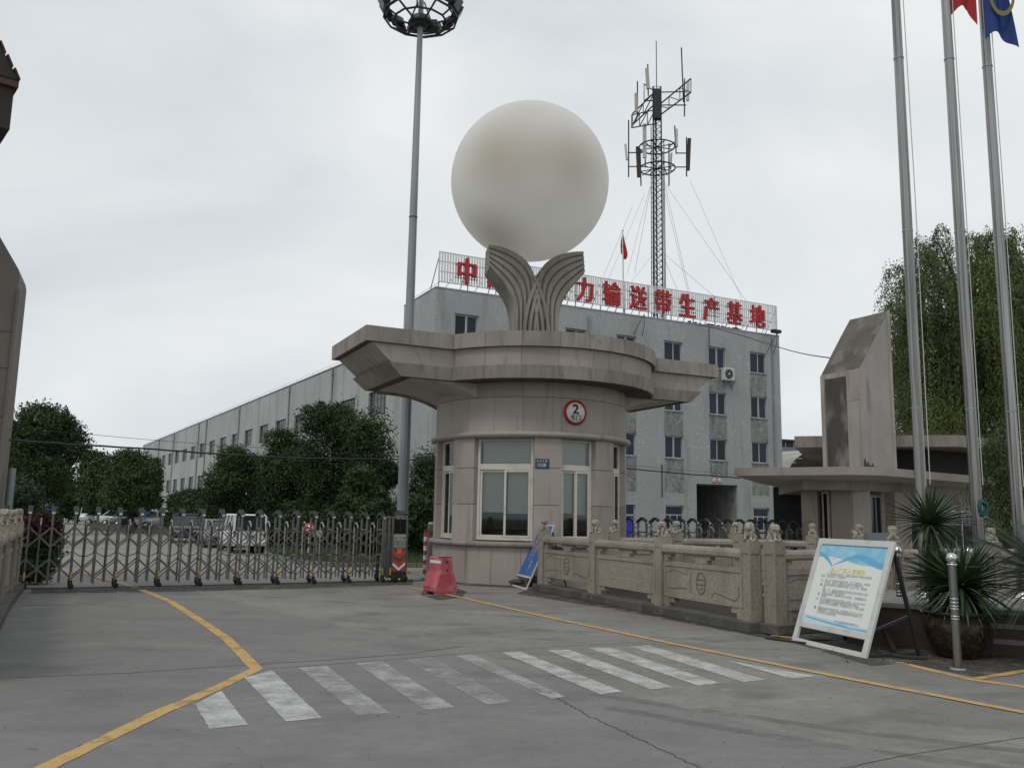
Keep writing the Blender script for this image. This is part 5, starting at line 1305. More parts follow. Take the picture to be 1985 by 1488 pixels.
pts.append(tl(TB.lerp(TC, .57) + e * .12, 3.05)); q.add(pts, [tuple(range(len(pts)))]); q.build('peeled_patch', 'bare', tw)

# pylon on the left, mirror of the tower
E0 = at(20, 700, 18.6); E0 = Vector((E0.x, E0.y, 0)); ga = Vector((.92, .40, 0)).normalized(); gd = Vector((-.40, .92, 0)).normalized()
py = thing('stone_pylon', 'tall brown granite pylon with a chamfered top at the left end of the gate', 'pylon', E0)
q = MB(); prof = [(0, 0), (0, 6.62), (-.03, 6.76), (-1.6, 9.3), (-2.2, 9.3), (-2.2, 0)]
q.loft([[(ga.x * u, ga.y * u, z) for u, z in prof], [(ga.x * u + gd.x * 1.5, ga.y * u + gd.y * 1.5, z) for u, z in prof]]); q.build('shaft', 'tower_dark', py)
q = MB()
for z in (2.3, 3.5, 4.55, 5.35): q.add([(ga.x * u - gd.x * .003, ga.y * u - gd.y * .003, zz) for u, zz in ((-.0, z - .008), (-2.2, z - .008), (-2.2, z + .008), (0, z + .008))], [(0, 1, 2, 3)])
build_each(q, 'joint', 'grout', py)
q = MB(); q.box(-.03, -.03, 0, .03, .03, 6.3, M=Matrix.Translation(-gd * .02 + ga * .015) @ Matrix.Rotation(rad(23), 4, 'Z')); q.build('corner_strip', 'tower_dark', py)
q = MB(); pp_ = at(25, 900, 19.5) - E0; q.tube([(pp_.x, pp_.y, 0), (pp_.x, pp_.y, 2.45)], .08, 8); q.build('downpipe', 'galv', py)

# tiled eave high on the left
c0 = at(27, 200, 14.0)
ev = thing('tiled_pavilion', 'dark eave with red brown roof tiles hanging in at the top left', 'pavilion', (c0.x, 14.0, 0), rad(40))
zb = at(25, 252, 14.0).z; zf = at(28, 160, 14.0).z
q = MB(); q.box(-4.5, 0, zb, -.02, 6, zf - .12); q.build('beam', 'brownwood', ev)
q = MB(); q.box(-4.6, -.08, zf - .115, .03, 6.1, zf); q.build('fascia', 'rust', ev)
sl_ = MB(); sl_.box(-.005, -.1, 0, .16, .0, .035)
slope = rad(58)
q = MB(); q.loft([[(.02, -.1, zf + .005), (-1.7, -.1, zf + .005 + 1.72 * math.tan(slope)), (-2.8, -.1, zf + .005 + 1.72 * math.tan(slope)), (-4.6, -.1, zf + .005)], [(.02, 6.1, zf + .005), (-1.7, 6.1, zf + .005 + 1.72 * math.tan(slope)), (-2.8, 6.1, zf + .005 + 1.72 * math.tan(slope)), (-4.6, 6.1, zf + .005)]]); q.build('roof_deck', 'brownwood', ev)
tm = MB(); tm.box(0, 0, 0, .20, .30, .03); me_t = mesh_of(tm, 'roof_tile', 'rooftile')
for i in range(14):
    for k in range(7):
        x = .04 - i * .125; z = zf + .02 + (i * .125) * math.tan(slope)
        M = Matrix.Translation((x, -.14 + k * .31 + (.0), z)) @ Matrix.Rotation(-(PI - slope) + rad(6), 4, 'Y')
        inst('roof_tile', me_t, ev, M=M)
q = MB()
for x in (-4.2,): 
    for y in (.4, 5.5): q.box(x - .2, y - .2, 0, x + .2, y + .2, zb - .002)
build_each(q, 'column', 'rust', ev)

# sheds behind the gatehouse
sh = thing('vaulted_shed', 'curved sheet roofed shed with an open dark front between office and tower', 'shed', (0, 0, 0))
SM = frame(Vector((*wpts(1530, 70), 0)), Vector((.75, .66, 0)).normalized(), Vector((-.66, .75, 0)).normalized(), Vector((0, 0, 1)))
q = MB(); n = 14; Wv = 12.0; arcp = [(Wv / 2 - Wv / 2 * math.cos(PI * i / n), 5.3 + 2.3 * math.sin(PI * i / n)) for i in range(n + 1)]
vs = [(x, 0, z) for x, z in arcp] + [(x, 22, z) for x, z in arcp]
q.add(vs, [(i, i + 1, n + 2 + i, n + 1 + i) for i in range(n)]); q.build('sheet_roof', 'shedroof', sh, M=SM)
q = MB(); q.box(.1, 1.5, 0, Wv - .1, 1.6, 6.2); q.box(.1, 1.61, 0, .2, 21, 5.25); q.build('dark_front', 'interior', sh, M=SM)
q = MB(); 
for i in range(0, n): q.bar((arcp[i][0], .02, arcp[i][1] - .05), (arcp[i + 1][0], .02, arcp[i + 1][1] - .05), .05); q.bar((arcp[i][0], .02, arcp[i][1] - .08), (arcp[i + 1][0], .02, arcp[i + 1][1] - .42), .03)
q.build('truss', 'white', sh, M=SM)
fh = thing('far_hall', 'pale blue workshop with a band of clerestory windows far behind the gatehouse', 'building', (*wpts(1480, 104), 0), rad(20))
ztop = at(1540, 850, 105).z
q = MB(); q.box(0, 0, 0, 36, 10, ztop - 1.0); q.build('wall', 'farblue', fh)
q = MB(); q.box(-.1, .3, ztop - 1.0, 36, 9, ztop - .35); q.build('clerestory', 'darkglass', fh)
q = MB(); q.box(-.5, -.3, ztop - .35, 37, 10, ztop - .1); q.build('roof', 'dark_metal', fh)
mu = MB(); mu.box(-.04, .24, ztop - .99, .04, .29, ztop - .36); me_mu = mesh_of(mu, 'mullion', 'alu')
for k in range(29): inst('mullion', me_mu, fh, (k * 1.2, 0, 0))

# ------------------------------------------------------------------ antenna mast on the roof
YM = 56.0
amb = at(1276, 640, YM); zt = at(1272, 170, YM).z; zb = 13.55
AX, AY = amb.x, YM
am = thing('antenna_mast', 'slim lattice phone mast with panel antennas on rings standing on the office roof', 'antenna mast', (AX, AY, zb))
ht = zt - zb
q = MB(); leg = [(.34 * math.cos(a), .34 * math.sin(a)) for a in (rad(90), rad(210), rad(330))]
for x, y in leg: q.tube([(x, y, 0), (x * .9, y * .9, ht)], .05, 6)
build_each(q, 'mast_leg', 'dark_metal', am)
q = MB(); nst = 42
for i in range(nst):
    z0, z1_ = ht * i / nst, ht * (i + 1) / nst
    for k in range(3):
        a, b = leg[k], leg[(k + 1) % 3]
        q.bar((a[0], a[1], z0), (b[0], b[1], z1_), .03); q.bar((a[0], a[1], z1_), (b[0], b[1], z1_), .025)
lt = q.build('lattice', 'dark_metal', am)
q = MB()
for dx in (-.45, -.34, .30, .42, .50): q.tube([(dx, -.1, -.2), (dx * .9, -.1, ht * random.uniform(.7, .9))], .028, 5)
for i in range(0, 40): q.bar((-.45, -.1, ht * .8 * i / 40), (-.30, -.1, ht * .8 * i / 40), .03)
build_each(q, 'feeder_cable', 'black', am)
q = MB(); q.box(-.25, -.25, ht - 2.3, .25, .25, ht - .2); q.tube([(0, 0, ht - .2), (0, 0, at(1272, 80, YM).z - zb)], .03, 6); q.build('mast_head', 'dark_metal', am)
def ap(px, py, dy=0.0): p = at(px, py, YM); return (p.x - AX, dy, p.z - zb)
q = MB()
for py, r in ((285, 1.2), (327, 1.2)):
    c = ap(1276, py); pts = [(r * math.cos(t * PI / 12), r * math.sin(t * PI / 12), c[2]) for t in range(25)]; q.tube(pts, .05, 6)
    for t in range(4): a = PI * t / 4 + .3; q.bar((r * math.cos(a), r * math.sin(a), c[2]), (-r * math.cos(a), -r * math.sin(a), c[2]), .05)
build_each(q, 'ring_platform', 'dark_metal', am)
def braced(pa, pb, pc, pd, y0, y1, n=4):
    A, B, C_, D = [Vector(ap(*p)) for p in (pa, pb, pc, pd)]; A.y = C_.y = y0; B.y = D.y = y1; q.bar(A, B, .07); q.bar(C_, D, .07)
    for i in range(n + 1): q.bar(A.lerp(B, i / n), C_.lerp(D, i / n), .05)
    for i in range(n): q.bar(A.lerp(B, i / n), C_.lerp(D, (i + 1) / n), .05)
q = MB()
braced((1276, 205), (1330, 175), (1276, 226), (1330, 201), 0, -1.6, 3); braced((1270, 213), (1218, 244), (1270, 240), (1218, 268), 0, -1.6, 3)
braced((1268, 180), (1231, 205), (1268, 203), (1231, 227), 0, 1.2, 2); braced((1270, 178), (1252, 152), (1270, 195), (1252, 185), 0, .8, 1)
for a, b in (((1278, 179), (1330, 178)), ((1280, 204), (1330, 204)), ((1217, 296), (1255, 296)), ((1217, 323), (1255, 323)), ((1310, 297), (1330, 297)), ((1310, 324), (1330, 324)), ((1250, 275), (1260, 285)), ((1308, 275), (1297, 285)), ((1245, 340), (1262, 330)), ((1293, 340), (1288, 326))): q.bar(ap(*a), ap(*b), .06)
build_each(q, 'antenna_arm', 'dark_metal', am)
q = MB()
for a, b in (((1255, 127), (1256, 188)), ((1235, 160), (1235, 228)), ((1320, 95), (1324, 200)), ((1326, 155), (1326, 228)), ((1218, 235), (1218, 345)), ((1307, 246), (1310, 300)), ((1330, 268), (1330, 344)), ((1240, 290), (1242, 362)), ((1250, 310), (1250, 325)), ((1296, 280), (1296, 362)), ((1300, 300), (1299, 330))): q.tube([ap(*a, -.15), ap(*b, -.15)], .045, 6)
build_each(q, 'mounting_pole', 'dark_metal', am)
for (a, b, wpx, mat) in (((1252.5, 137), (1255, 177), 7, 'plaster'), ((1231.5, 185), (1232.5, 222), 6, 'plaster'), ((1332, 162), (1331.5, 200), 6, 'offwhite'), ((1248, 244), (1248.5, 310), 7.5, 'offwhite'), ((1211, 283), (1214, 314), 4, 'offwhite'),
                          ((1235, 288), (1237.5, 347), 8, 'bark'), ((1334.5, 272), (1332, 334), 7, 'bark'), ((1310, 254), (1310.5, 289), 4.5, 'offwhite'), ((1300.5, 300), (1298, 330), 3, 'plaster')):
    A, B = Vector(ap(*a, -.3)), Vector(ap(*b, -.3)); wd = wpx * YM / F_PX * .98
    q = MB(); q.bar(A, B, wd, .16, up=(0, 1, 0)); q.build('panel_antenna', mat, am, bevel=.02)
q = MB()
for pa, pb, dy in (((1286, 352), (1448, 585), -6), ((1338, 350), (1440, 585), 2), ((1285, 360), (1333, 565), -6), ((1290, 362), (1336, 565), 3), ((1250, 375), (1180, 540), -5), ((1262, 360), (1230, 530), 4), ((1260, 362), (1216, 530), -5.5),
                   ((1268, 490), (1225, 545), -5.5), ((1285, 490), (1385, 575), -5.5), ((1287, 500), (1312, 560), 3), ((1226, 400), (1170, 535), 3)):
    A = Vector(ap(*pa)); p = at(pb[0], pb[1], YM + dy * .9); B = Vector((p.x - AX, p.y - AY, p.z - zb)); q.tube([A, B], .011, 4)
build_each(q, 'guy_wire', 'galv', am)

# roof flag
fp = at(1209, 620, 53.2)
rfl = thing('roof_flag', 'small limp red flag on a white pole on the office roof', 'flag', (fp.x, 53.2, 13.55))
zz = at(1207, 448, 53.2).z - 13.55
q = MB(); q.tube([(0, 0, 0), (-.06, 0, zz)], .045, 8); q.ball((-.06, 0, zz + .05), .07, 8, 6); q.build('pole', 'white', rfl)
def cloth(rows, mat, name, parent, fy=.08, n=10):
    q = MB(); vs = []; m = len(rows)
    for j, (z, xl, xr) in enumerate(rows):
        for i in range(n + 1): u = i / n; vs.append((xl + (xr - xl) * u, fy * math.sin(u * 7 + j * .5) * (.3 + u), z - .0 * u))
    q.add(vs, [(j * (n + 1) + i, j * (n + 1) + i + 1, (j + 1) * (n + 1) + i + 1, (j + 1) * (n + 1) + i) for j in range(m - 1) for i in range(n)], True); return q.build(name, mat, parent)
h0 = zz
cloth([(h0 - .25, -.10, .0), (h0 - .6, -.17, .08), (h0 - 1.0, -.20, .18), (h0 - 1.4, -.17, .26), (h0 - 1.65, -.06, .25), (h0 - 1.85, .02, .14)], 'flagred', 'cloth', rfl)

# ------------------------------------------------------------------ flagpoles
FLZ = .56
poles = []
for k, (px, py_, lab) in enumerate(((1785.5, 956, 'tall steel flagpole without flag, nearest the tower, white rope tied on it'), (1893, 985, 'middle steel flagpole with a red flag at the top and a green rope knot'), (1972, 985, 'rightmost steel flagpole carrying the blue flag'))):
    b = at(px, py_, 12.7 if k < 2 else 12.9)
    f_ = thing('flagpole', lab, 'flagpole', (b.x, b.y, FLZ), group='flagpoles on the planter terrace')
    q = MB(); q.tube([(0, 0, 0), (0, 0, 6), (0, 0, 13.2 + .4 * k)], [.077, .074, .058], 20); q.build('shaft', 'pole_steel', f_)
    q = MB(); q.lathe([(.16, 0), (.16, .02), (.09, .03), (.085, .1)], 20); q.build('base_flange', 'bright_steel', f_)
    q = MB(); q.ball((0, 0, 13.27 + .4 * k), .10, 14, 10); q.build('finial', 'bright_steel', f_)
    for z in (2.7, 5.4, 8.2): q = MB(); q.lathe([(.0765, z), (.079, z + .01), (.0765, z + .02)], 20); q.build('weld_ring', 'galv', f_)
    rp = MB(); rp.tube([(.085 + .03 * (k == 0), -.05, 1.6), (.12 if k == 0 else .09, -.05, 6), (.08, -.03, 12.9)], .007, 5); rp.build('halyard', 'rope', f_)
    poles.append((f_, b))
q = MB(); r_ = random.Random(2)
for i in range(7):
    a = i * .9; q.tube([(.09 + .05 * math.cos(a + t * .7) + .02 * t / 9, -.08 + .04 * math.sin(a * 2 + t), 1.28 + .16 * math.sin(a + t * .69) * (.5 + .06 * i)) for t in range(10)], .009, 5)
q.build('rope_bundle', 'rope', poles[0][0])
q = MB()
for i in range(9):
    a = i * .7; q.tube([(.04 + .06 * math.cos(a + t * .7), -.09 + .04 * math.sin(a * 2 + t), 1.28 + .13 * math.sin(a + t * .69) * (.5 + .06 * i)) for t in range(10)], .010, 5)
q.build('rope_bundle', 'green_rope', poles[1][0])
def grid_cloth(name, label, P, mat, loc, cat='flag'):
    q = MB(); m, n = len(P), len(P[0]); q.add([p for r in P for p in r], [(j * n + i, j * n + i + 1, (j + 1) * n + i + 1, (j + 1) * n + i) for j in range(m - 1) for i in range(n - 1)], True)
    return tag(q.build(name, mat, loc=loc), label, cat)
# red flag: hangs from the middle pole, lower edge lifting to the right
b = poles[1][1]; z0 = at(1840, 30, 12.7).z; P = []
for j in range(13):
    v = j / 12; row = []
    for i in range(17):
        u = i / 16; x = .075 + u * (.48 - .10 * v) ; z = z0 + 1.35 * (1 - v) - .15 * u * 0 + (.16 * math.sin(u * 3.0) if v > .5 else 0) * (v - .5) * 2 - .28 * max(0, u - .75) * v * 3
        row.append((x, .07 * math.sin(u * 8 + v * 2) * (.2 + u), z))
    P.append(row)
grid_cloth('red_flag', 'red flag hanging from the middle flagpole at the top edge', P, 'flagred', (b.x, b.y, 0))
b = poles[2][1]; P = []; z0 = at(1910, 80, 12.9).z
for j in range(15):
    v = j / 14; row = []
    for i in range(17):
        u = i / 16; x = -.05 + u * (.26 + .21 * v); z = z0 + 1.7 * (1 - v) + .03 * math.sin(u * 6) - (.20 * u ** 2 * v) + (.10 * math.sin(u * PI) * v)
        row.append((x, -.10 + .06 * math.sin(u * 9 + v * 2.2) * (.3 + u), z))
    P.append(row)
bf = grid_cloth('blue_flag', 'blue flag with a yellow ring emblem hanging limp on the rightmost pole', P, 'flagblue', (b.x, b.y, 0))
q = MB(); vs = []; nn = 28
for k in range(nn + 1):
    a = PI * 1.0 + PI * 1.1 * k / nn
    for r in (.21, .27): vs.append((.20 + r * .75 * math.cos(a), -.185, z0 + .68 + r * 1.3 * math.sin(a)))
q.add(vs, [(2 * k, 2 * k + 1, 2 * k + 3, 2 * k + 2) for k in range(nn)]); q.build('ring_emblem', 'gold', bf)

# ------------------------------------------------------------------ planter terrace, bollards, chain
TZ = .56
W1, W2, W3 = gp(1716, 1167, TZ), gp(1800, 1172, TZ), gp(1990, 1180, TZ)
pl = thing('planter_terrace', 'low dark maroon granite terrace with pale coping behind the bollards', 'terrace', (W1.x, W1.y, 0))
lo2 = lambda p: (p[0] - W1.x, p[1] - W1.y)
dW = (W2 - W1); dW.z = 0; dW.normalize()
A_ = W1 - dW * .5; Bq = W1 + dW * 7
q = MB(); q.prism([lo2(A_), lo2(Bq), lo2(Bq + Vector((1.2, 2.0, 0))), lo2(A_ + Vector((1.3, 2.0, 0)))], 0, TZ - .06); q.build('wall', 'maroon', pl)
q = MB(); nW = Vector((dW.y, -dW.x, 0))
q.prism([lo2(A_ + nW * .05), lo2(Bq + nW * .05), lo2(Bq + Vector((1.2, 2.0, 0))), lo2(A_ + Vector((1.3, 2.0, 0)))], TZ - .06, TZ); q.build('coping', 'coping', pl, bevel=.01)
S1 = gp(1918, 1205, .40); 
q = MB(); q.prism([lo2(S1), lo2(S1 + dW * 5), lo2(S1 + dW * 5 - nW * .5), lo2(S1 - nW * .5)], .33, .39); q.build('step_coping', 'coping', pl)
q = MB(); q.prism([lo2(S1 - nW * .03), lo2(S1 + dW * 5 - nW * .03), lo2(S1 + dW * 5 - nW * .5), lo2(S1 - nW * .5)], 0, .33); q.build('step_riser', 'maroon', pl)
S2 = gp(1925, 1237, .20)
q = MB(); q.prism([lo2(S2), lo2(S2 + dW * 5), lo2(S2 + dW * 5 - nW * .45), lo2(S2 - nW * .45)], .14, .20); q.build('step_coping', 'coping', pl)
q = MB(); q.prism([lo2(S2 - nW * .03), lo2(S2 + dW * 5 - nW * .03), lo2(S2 + dW * 5 - nW * .45), lo2(S2 - nW * .45)], 0, .14); q.build('step_riser', 'maroon', pl)
def bollard(loc, z0, label):
    o = thing('bollard', label, 'bollard', (loc.x, loc.y, z0), group='steel bollards with ball tops')
    H_ = 1.28 - z0
    q = MB(); q.tube([(0, 0, 0), (0, 0, H_ - .13)], .045, 20); q.build('shaft', 'pole_steel', o)
    q = MB(); q.lathe([(.085, 0), (.085, .012), (.05, .02)], 20); q.build('base_flange', 'galv', o)
    q = MB(); q.ball((0, 0, H_ - .063), .063, 20, 14); q.build('ball_top', 'bright_steel', o)
    q = MB(); q.lathe([(.045, H_ - .145), (.056, H_ - .14), (.056, H_ - .125), (.03, H_ - .12)], 20); q.build('neck', 'bright_steel', o)
    for z in (.55, .58, .66, .69, .73, .77) if z0 < .1 else (.06, .10, .20): q = MB(); q.lathe([(.045, z - .006), (.0495, z), (.045, z + .006)], 20); q.build('ring', 'bright_steel', o)
    return o
B1_ = gp(1857, 1297); B2_ = gp(1744, 1159, TZ); B3_ = at(1876, 1070, 12.6)
bollard(B1_, 0, 'nearest steel ball top bollard standing on the ground before the brown pot')
bollard(B2_, TZ, 'steel ball top bollard on the terrace right behind the notice board')
bollard(B3_, TZ, 'steel ball top bollard on the terrace half hidden by the yucca leaves')
B4_ = gp(1700, 1108, TZ)
def chain(a, b, sag, label):
    o = MB(); n = 46
    for k in range(n):
        def P_(t): p = a.lerp(b, t); return p - Vector((0, 0, sag * 4 * t * (1 - t)))
        p, q_ = P_(k / n), P_((k + 1.25) / n); d = (q_ - p); Ln = d.length; d.normalize(); s_ = d.cross(Vector((0, 0, 1))).normalized(); u_ = s_.cross(d)
        w_ = s_ if k % 2 else u_; m = (p + q_) / 2
        pts = [m + d * (Ln / 2) * math.cos(t * PI / 4) + w_ * .012 * math.sin(t * PI / 4) for t in range(9)]
        o.tube(pts, .004, 4, cap=False)
    return tag(o.build('chain', 'bright_steel'), label, 'chain')
chain(Vector((B1_.x, B1_.y, .93)), Vector((B2_.x, B2_.y, TZ + .34)), .42, 'steel chain sagging from the nearest bollard back to the terrace bollard')
chain(Vector((B2_.x, B2_.y, TZ + .55)), Vector((B3_.x, B3_.y, TZ + .55)), .28, 'steel chain between the two terrace bollards')
# pot
pc = Vector((5.50, 11.0, 0))
PSC = .92
pot = thing('plant_pot', 'big dark brown glazed pot with ochre relief behind the near bollard', 'pot', pc)
q = MB(); q.lathe([(0, 0), (.24, 0), (.27, .03), (.34, .18), (.385, .34), (.385, .44), (.36, .53), (.40, .56), (.41, .59), (.38, .60), (.345, .58), (.345, .5), (0, .5)], 48, M=Matrix.Diagonal((.92, .92, .92, 1))); q.build('body', 'glaze', pot)
q = MB(); q.lathe([(0, .50), (.317, .497)], 24); q.build('soil', 'soil', pot)
# ------------------------------------------------------------------ overhead cables
def cable(label, pts, r, mat='black', jit=0.0):
    q = MB(); P_ = [at(*p) for p in pts]; out = []
    for i in range(len(P_) - 1):
        for k in range(8): 
            t = k / 8; p = [P_[max(0, i - 1)], P_[i], P_[i + 1], P_[min(len(P_) - 1, i + 2)]]
            c = .5 * ((2 * p[1]) + (-p[0] + p[2]) * t + (2 * p[0] - 5 * p[1] + 4 * p[2] - p[3]) * t * t + (-p[0] + 3 * p[1] - 3 * p[2] + p[3]) * t ** 3)
            out.append(c + Vector((0, 0, random.uniform(-jit, jit))))
    out.append(P_[-1]); q.tube(out, r, 5); return tag(q.build('overhead_cable', mat), label, 'cable')
cable('thick bundled overhead cable sagging from the pylon past the hall to the booth', [(18, 852, 19.2), (150, 862, 20.5), (330, 873, 22.5), (560, 887, 25.5), (760, 890, 28), (1000, 897, 30), (1215, 908, 31.5), (1330, 918, 32), (1435, 926, 32.4)], .024, 'dark_metal', .012)
cable('thin messenger wire strung above the bundled cable', [(18, 832, 19.2), (130, 838, 20.5), (290, 852, 22.5), (480, 866, 25), (760, 884, 28), (1215, 902, 31.5), (1290, 908, 31.8), (1435, 920, 32.4)], .006)
cable('black cable hanging from the office roof corner to the stone tower', [(1345, 626, 56), (1430, 648, 50), (1510, 673, 43), (1560, 686, 36), (1612, 694, 28.1)], .022)
# ------------------------------------------------------------------ trees and plants
def unit(v): return v / np.maximum(np.linalg.norm(v, axis=-1, keepdims=True), 1e-9)
def leaf_quads(C, size, rng, up=.25, aspect=.5):
    n = len(C); t = unit(rng.normal(size=(n, 3)) + np.array([0, 0, -.15])); r = unit(rng.normal(size=(n, 3)) + np.array([0, 0, up])); b = unit(np.cross(t, r))
    s = size * rng.uniform(.6, 1.3, (n, 1)); return np.stack([C - t * s, C + b * s * aspect + t * s * .1, C + t * s, C - b * s * aspect + t * s * .1], 1)
def crown_points(blobs, n, rng, cl=14, spread=.16, flat=.8):
    blobs = np.array(blobs); wgt = (blobs[:, 3] * blobs[:, 4] + blobs[:, 4] * blobs[:, 5]); k = max(1, n // cl)
    idx = rng.choice(len(blobs), k, p=wgt / wgt.sum()); d = unit(rng.normal(size=(k, 3))); rr = (.55 + .47 * rng.random((k, 1)) ** .6) * np.where(rng.random((k, 1)) < .10, rng.uniform(1.0, 1.28, (k, 1)), 1.0)
    c = blobs[idx, :3] + d * rr * blobs[idx, 3:6]; P = np.repeat(c, cl, 0); sz = np.repeat(blobs[idx, 3:6].mean(1, keepdims=True), cl, 0)
    return P + rng.normal(size=P.shape) * spread * np.minimum(sz, 1.4) * np.array([1, 1, flat])
def tree(name, label, loc, blobs, n, leaf, mat, trunk=.12, cat='tree', group=None, seed=1, cl=14, forks=True):
    rng = np.random.default_rng(seed); r_ = random.Random(seed)
    t = thing(name, label, cat, loc, 0, group)
    q = MB(); zt = max(b[2] for b in blobs); z0 = min(b[2] for b in blobs)
    q.tube([(0, 0, -.03), (r_.uniform(-.05, .05), 0, z0 * .5), (0, r_.uniform(-.05, .05), z0), (0, 0, zt * .9)], [trunk * 1.25, trunk, trunk * .85, trunk * .3], 8)
    if forks:
        for b in blobs:
            s = min(b[2] * .75, z0 * .9 + .1); q.tube([(0, 0, s), (b[0] * .5, b[1] * .5, (s + b[2]) / 2 + .1), (b[0] * .9, b[1] * .9, b[2])], [trunk * .5, trunk * .32, trunk * .1], 5)
    q.build('trunk', 'bark', t)
    P = crown_points(blobs, n, rng, cl); Q = leaf_quads(P, leaf, rng); quads_object('crown', Q, mat, t)
    return t
def blobset(R, H0, H1, k, seed, ry=None, fill=.55):
    r_ = random.Random(seed); out = [(0, 0, (H0 + H1) / 2, R * .62, R * .62, (H1 - H0) * .42)]
    for i in range(k):
        a = 2 * PI * i / k + r_.uniform(-.5, .5); z = H0 + (H1 - H0) * r_.uniform(.12, .86); f = math.sin(PI * min(1, max(.0, (z - H0) / (H1 - H0) * .82 + .12)))
        rr = R * fill * f * r_.uniform(.75, 1.1); s = R * r_.uniform(.30, .48); out.append((rr * math.cos(a), rr * math.sin(a), z, s, s, s * r_.uniform(.7, 1.0)))
    return out
def place_px(px, Y): p = at(px, 1000, Y); return (p.x, p.y, 0)
# row of round trees on the left
TL = [('big dark round tree behind the left pylon, nearest of the left row', 66, 41, 2.15, 1.3, 6.35, 12, 46000, .07, 'leaf_dark'),
      ('rounded green tree in the middle of the left row, hiding the hall end', 252, 60, 2.35, 1.2, 5.75, 12, 34000, .092, 'leaf_mid'),
      ('paler green tree just left behind the rounded one', 196, 69, 2.7, 1.3, 5.7, 10, 20000, .12, 'leaf_mid'),
      ('distant dark tree filling the gap below the big left tree', 150, 90, 3.0, .8, 4.6, 9, 12000, .15, 'leaf_dark'),
      ('dark tree partly behind the big left tree', 20, 52, 2.6, 1.2, 6.6, 9, 15000, .12, 'leaf_dark')]
for i, (lab, px, Y, R, h0, h1, k, n, lf, m) in enumerate(TL):
    tree('round_tree', lab, place_px(px, Y), blobset(R, h0, h1, k, 20 + i), n, lf, m, .13, group='trees lining the left side of the yard', seed=30 + i, cl=18)
# slim dark trunks of the avenue under those crowns
for i, (px, Y) in enumerate(((205, 84), (226, 78), (272, 68))):
    tree('avenue_tree', ['slim avenue tree with dark trunk by the parked cars, first from the left', 'slim avenue tree with dark trunk by the parked cars, second from the left', 'slim avenue tree with dark trunk beside the blue parking sign'][i], place_px(px, Y), blobset(1.9, 1.7, 4.6, 7, 50 + i), 9000, .13, 'leaf_dark', .14, group='slim avenue trees', seed=60 + i)
# dark evergreen trees before the hall on the right of the drive
TR_ = [('tallest dark evergreen tree before the hall, left of the floodlight mast', 640, 38, 2.05, .8, 6.75, 13, 58000, .062, 'leaf_dark'),
       ('dark evergreen tree leaning against the tallest one, nearest to the mast', 714, 36, 1.30, .7, 6.2, 10, 34000, .058, 'leaf_dark'),
       ('bushy evergreen tree left of the tallest one with a few bright shoots', 560, 40, 1.95, .4, 5.6, 13, 46000, .064, 'leaf_dark'),
       ('low broad evergreen tree above the white minivan', 470, 43, 2.3, .3, 4.8, 13, 46000, .068, 'leaf_dark'),
       ('small brownish green tree left of the minivan trees', 368, 60, 2.0, .2, 2.9, 9, 15000, .11, 'leaf_dark'),
       ('dark bushy tree between mast and booth', 826, 34, 1.25, .3, 4.3, 10, 34000, .058, 'leaf_dark')]
for i, (lab, px, Y, R, h0, h1, k, n, lf, m) in enumerate(TR_):
    tree('evergreen_tree', lab, place_px(px, Y), blobset(R, h0, h1, k, 80 + i), n, lf, m, .11, group='evergreen trees before the hall', seed=90 + i, cl=18)
# low shrubs
SH = [('dark shrub under the tallest evergreen', 645, 34.5, 1.5, .1, 1.9, 9, 18000, .07, 'leaf_dark'), ('dark shrub below the bushy evergreen behind the gate', 560, 37, 1.6, .1, 1.7, 9, 16000, .07, 'leaf_dark'),
      ('light green leafy shrub climbing before the evergreens', 702, 33, .85, .5, 3.6, 9, 12000, .07, 'leaf_mid'), ('shrub behind the foot of the mast', 745, 32.5, 1.3, .1, 2.3, 9, 16000, .07, 'leaf_dark'),
      ('broad green shrub beside the booth', 815, 30.5, 1.1, .1, 2.1, 9, 18000, .065, 'leaf_mid'), ('dark shrub right behind the minivan', 480, 47, 2.2, .1, 1.9, 8, 14000, .09, 'leaf_dark'), ('long low shrub behind the grey car', 405, 56, 2.6, .1, 2.6, 9, 16000, .10, 'leaf_dark')]
for i, (lab, px, Y, R, h0, h1, k, n, lf, m) in enumerate(SH):
    tree('shrub', lab, place_px(px, Y), blobset(R, h0, h1, k, 120 + i, fill=.7), n, lf, m, .05, 'shrub', 'shrubs before the hall', 130 + i, cl=18)
tree('clipped_bush', 'grey green clipped ball tree beside the left pylon', place_px(34, 23.5), blobset(.72, 1.35, 2.45, 9, 141), 11000, .04, 'leaf_bush', .06, 'bush', None, 142, cl=18)
rp = place_px(82, 18.9)
rb = tree('red_leaf_bush', 'bush with dark red leaves on top behind the left end of the gate', rp, [(0, 0, 1.12, .36, .36, .28), (.16, .05, 1.22, .22, .22, .2), (-.2, 0, 1.2, .24, .24, .22), (.05, .1, 1.35, .2, .2, .16)], 5200, .036, 'leaf_red', .04, 'bush', None, 143)
rng = np.random.default_rng(144); quads_object('lower_leaves', leaf_quads(crown_points([(0, 0, .55, .40, .40, .5), (.1, 0, .85, .34, .34, .3), (-.1, 0, .35, .38, .38, .3)], 7000, rng), .038, rng), 'leaf_dark', rb)

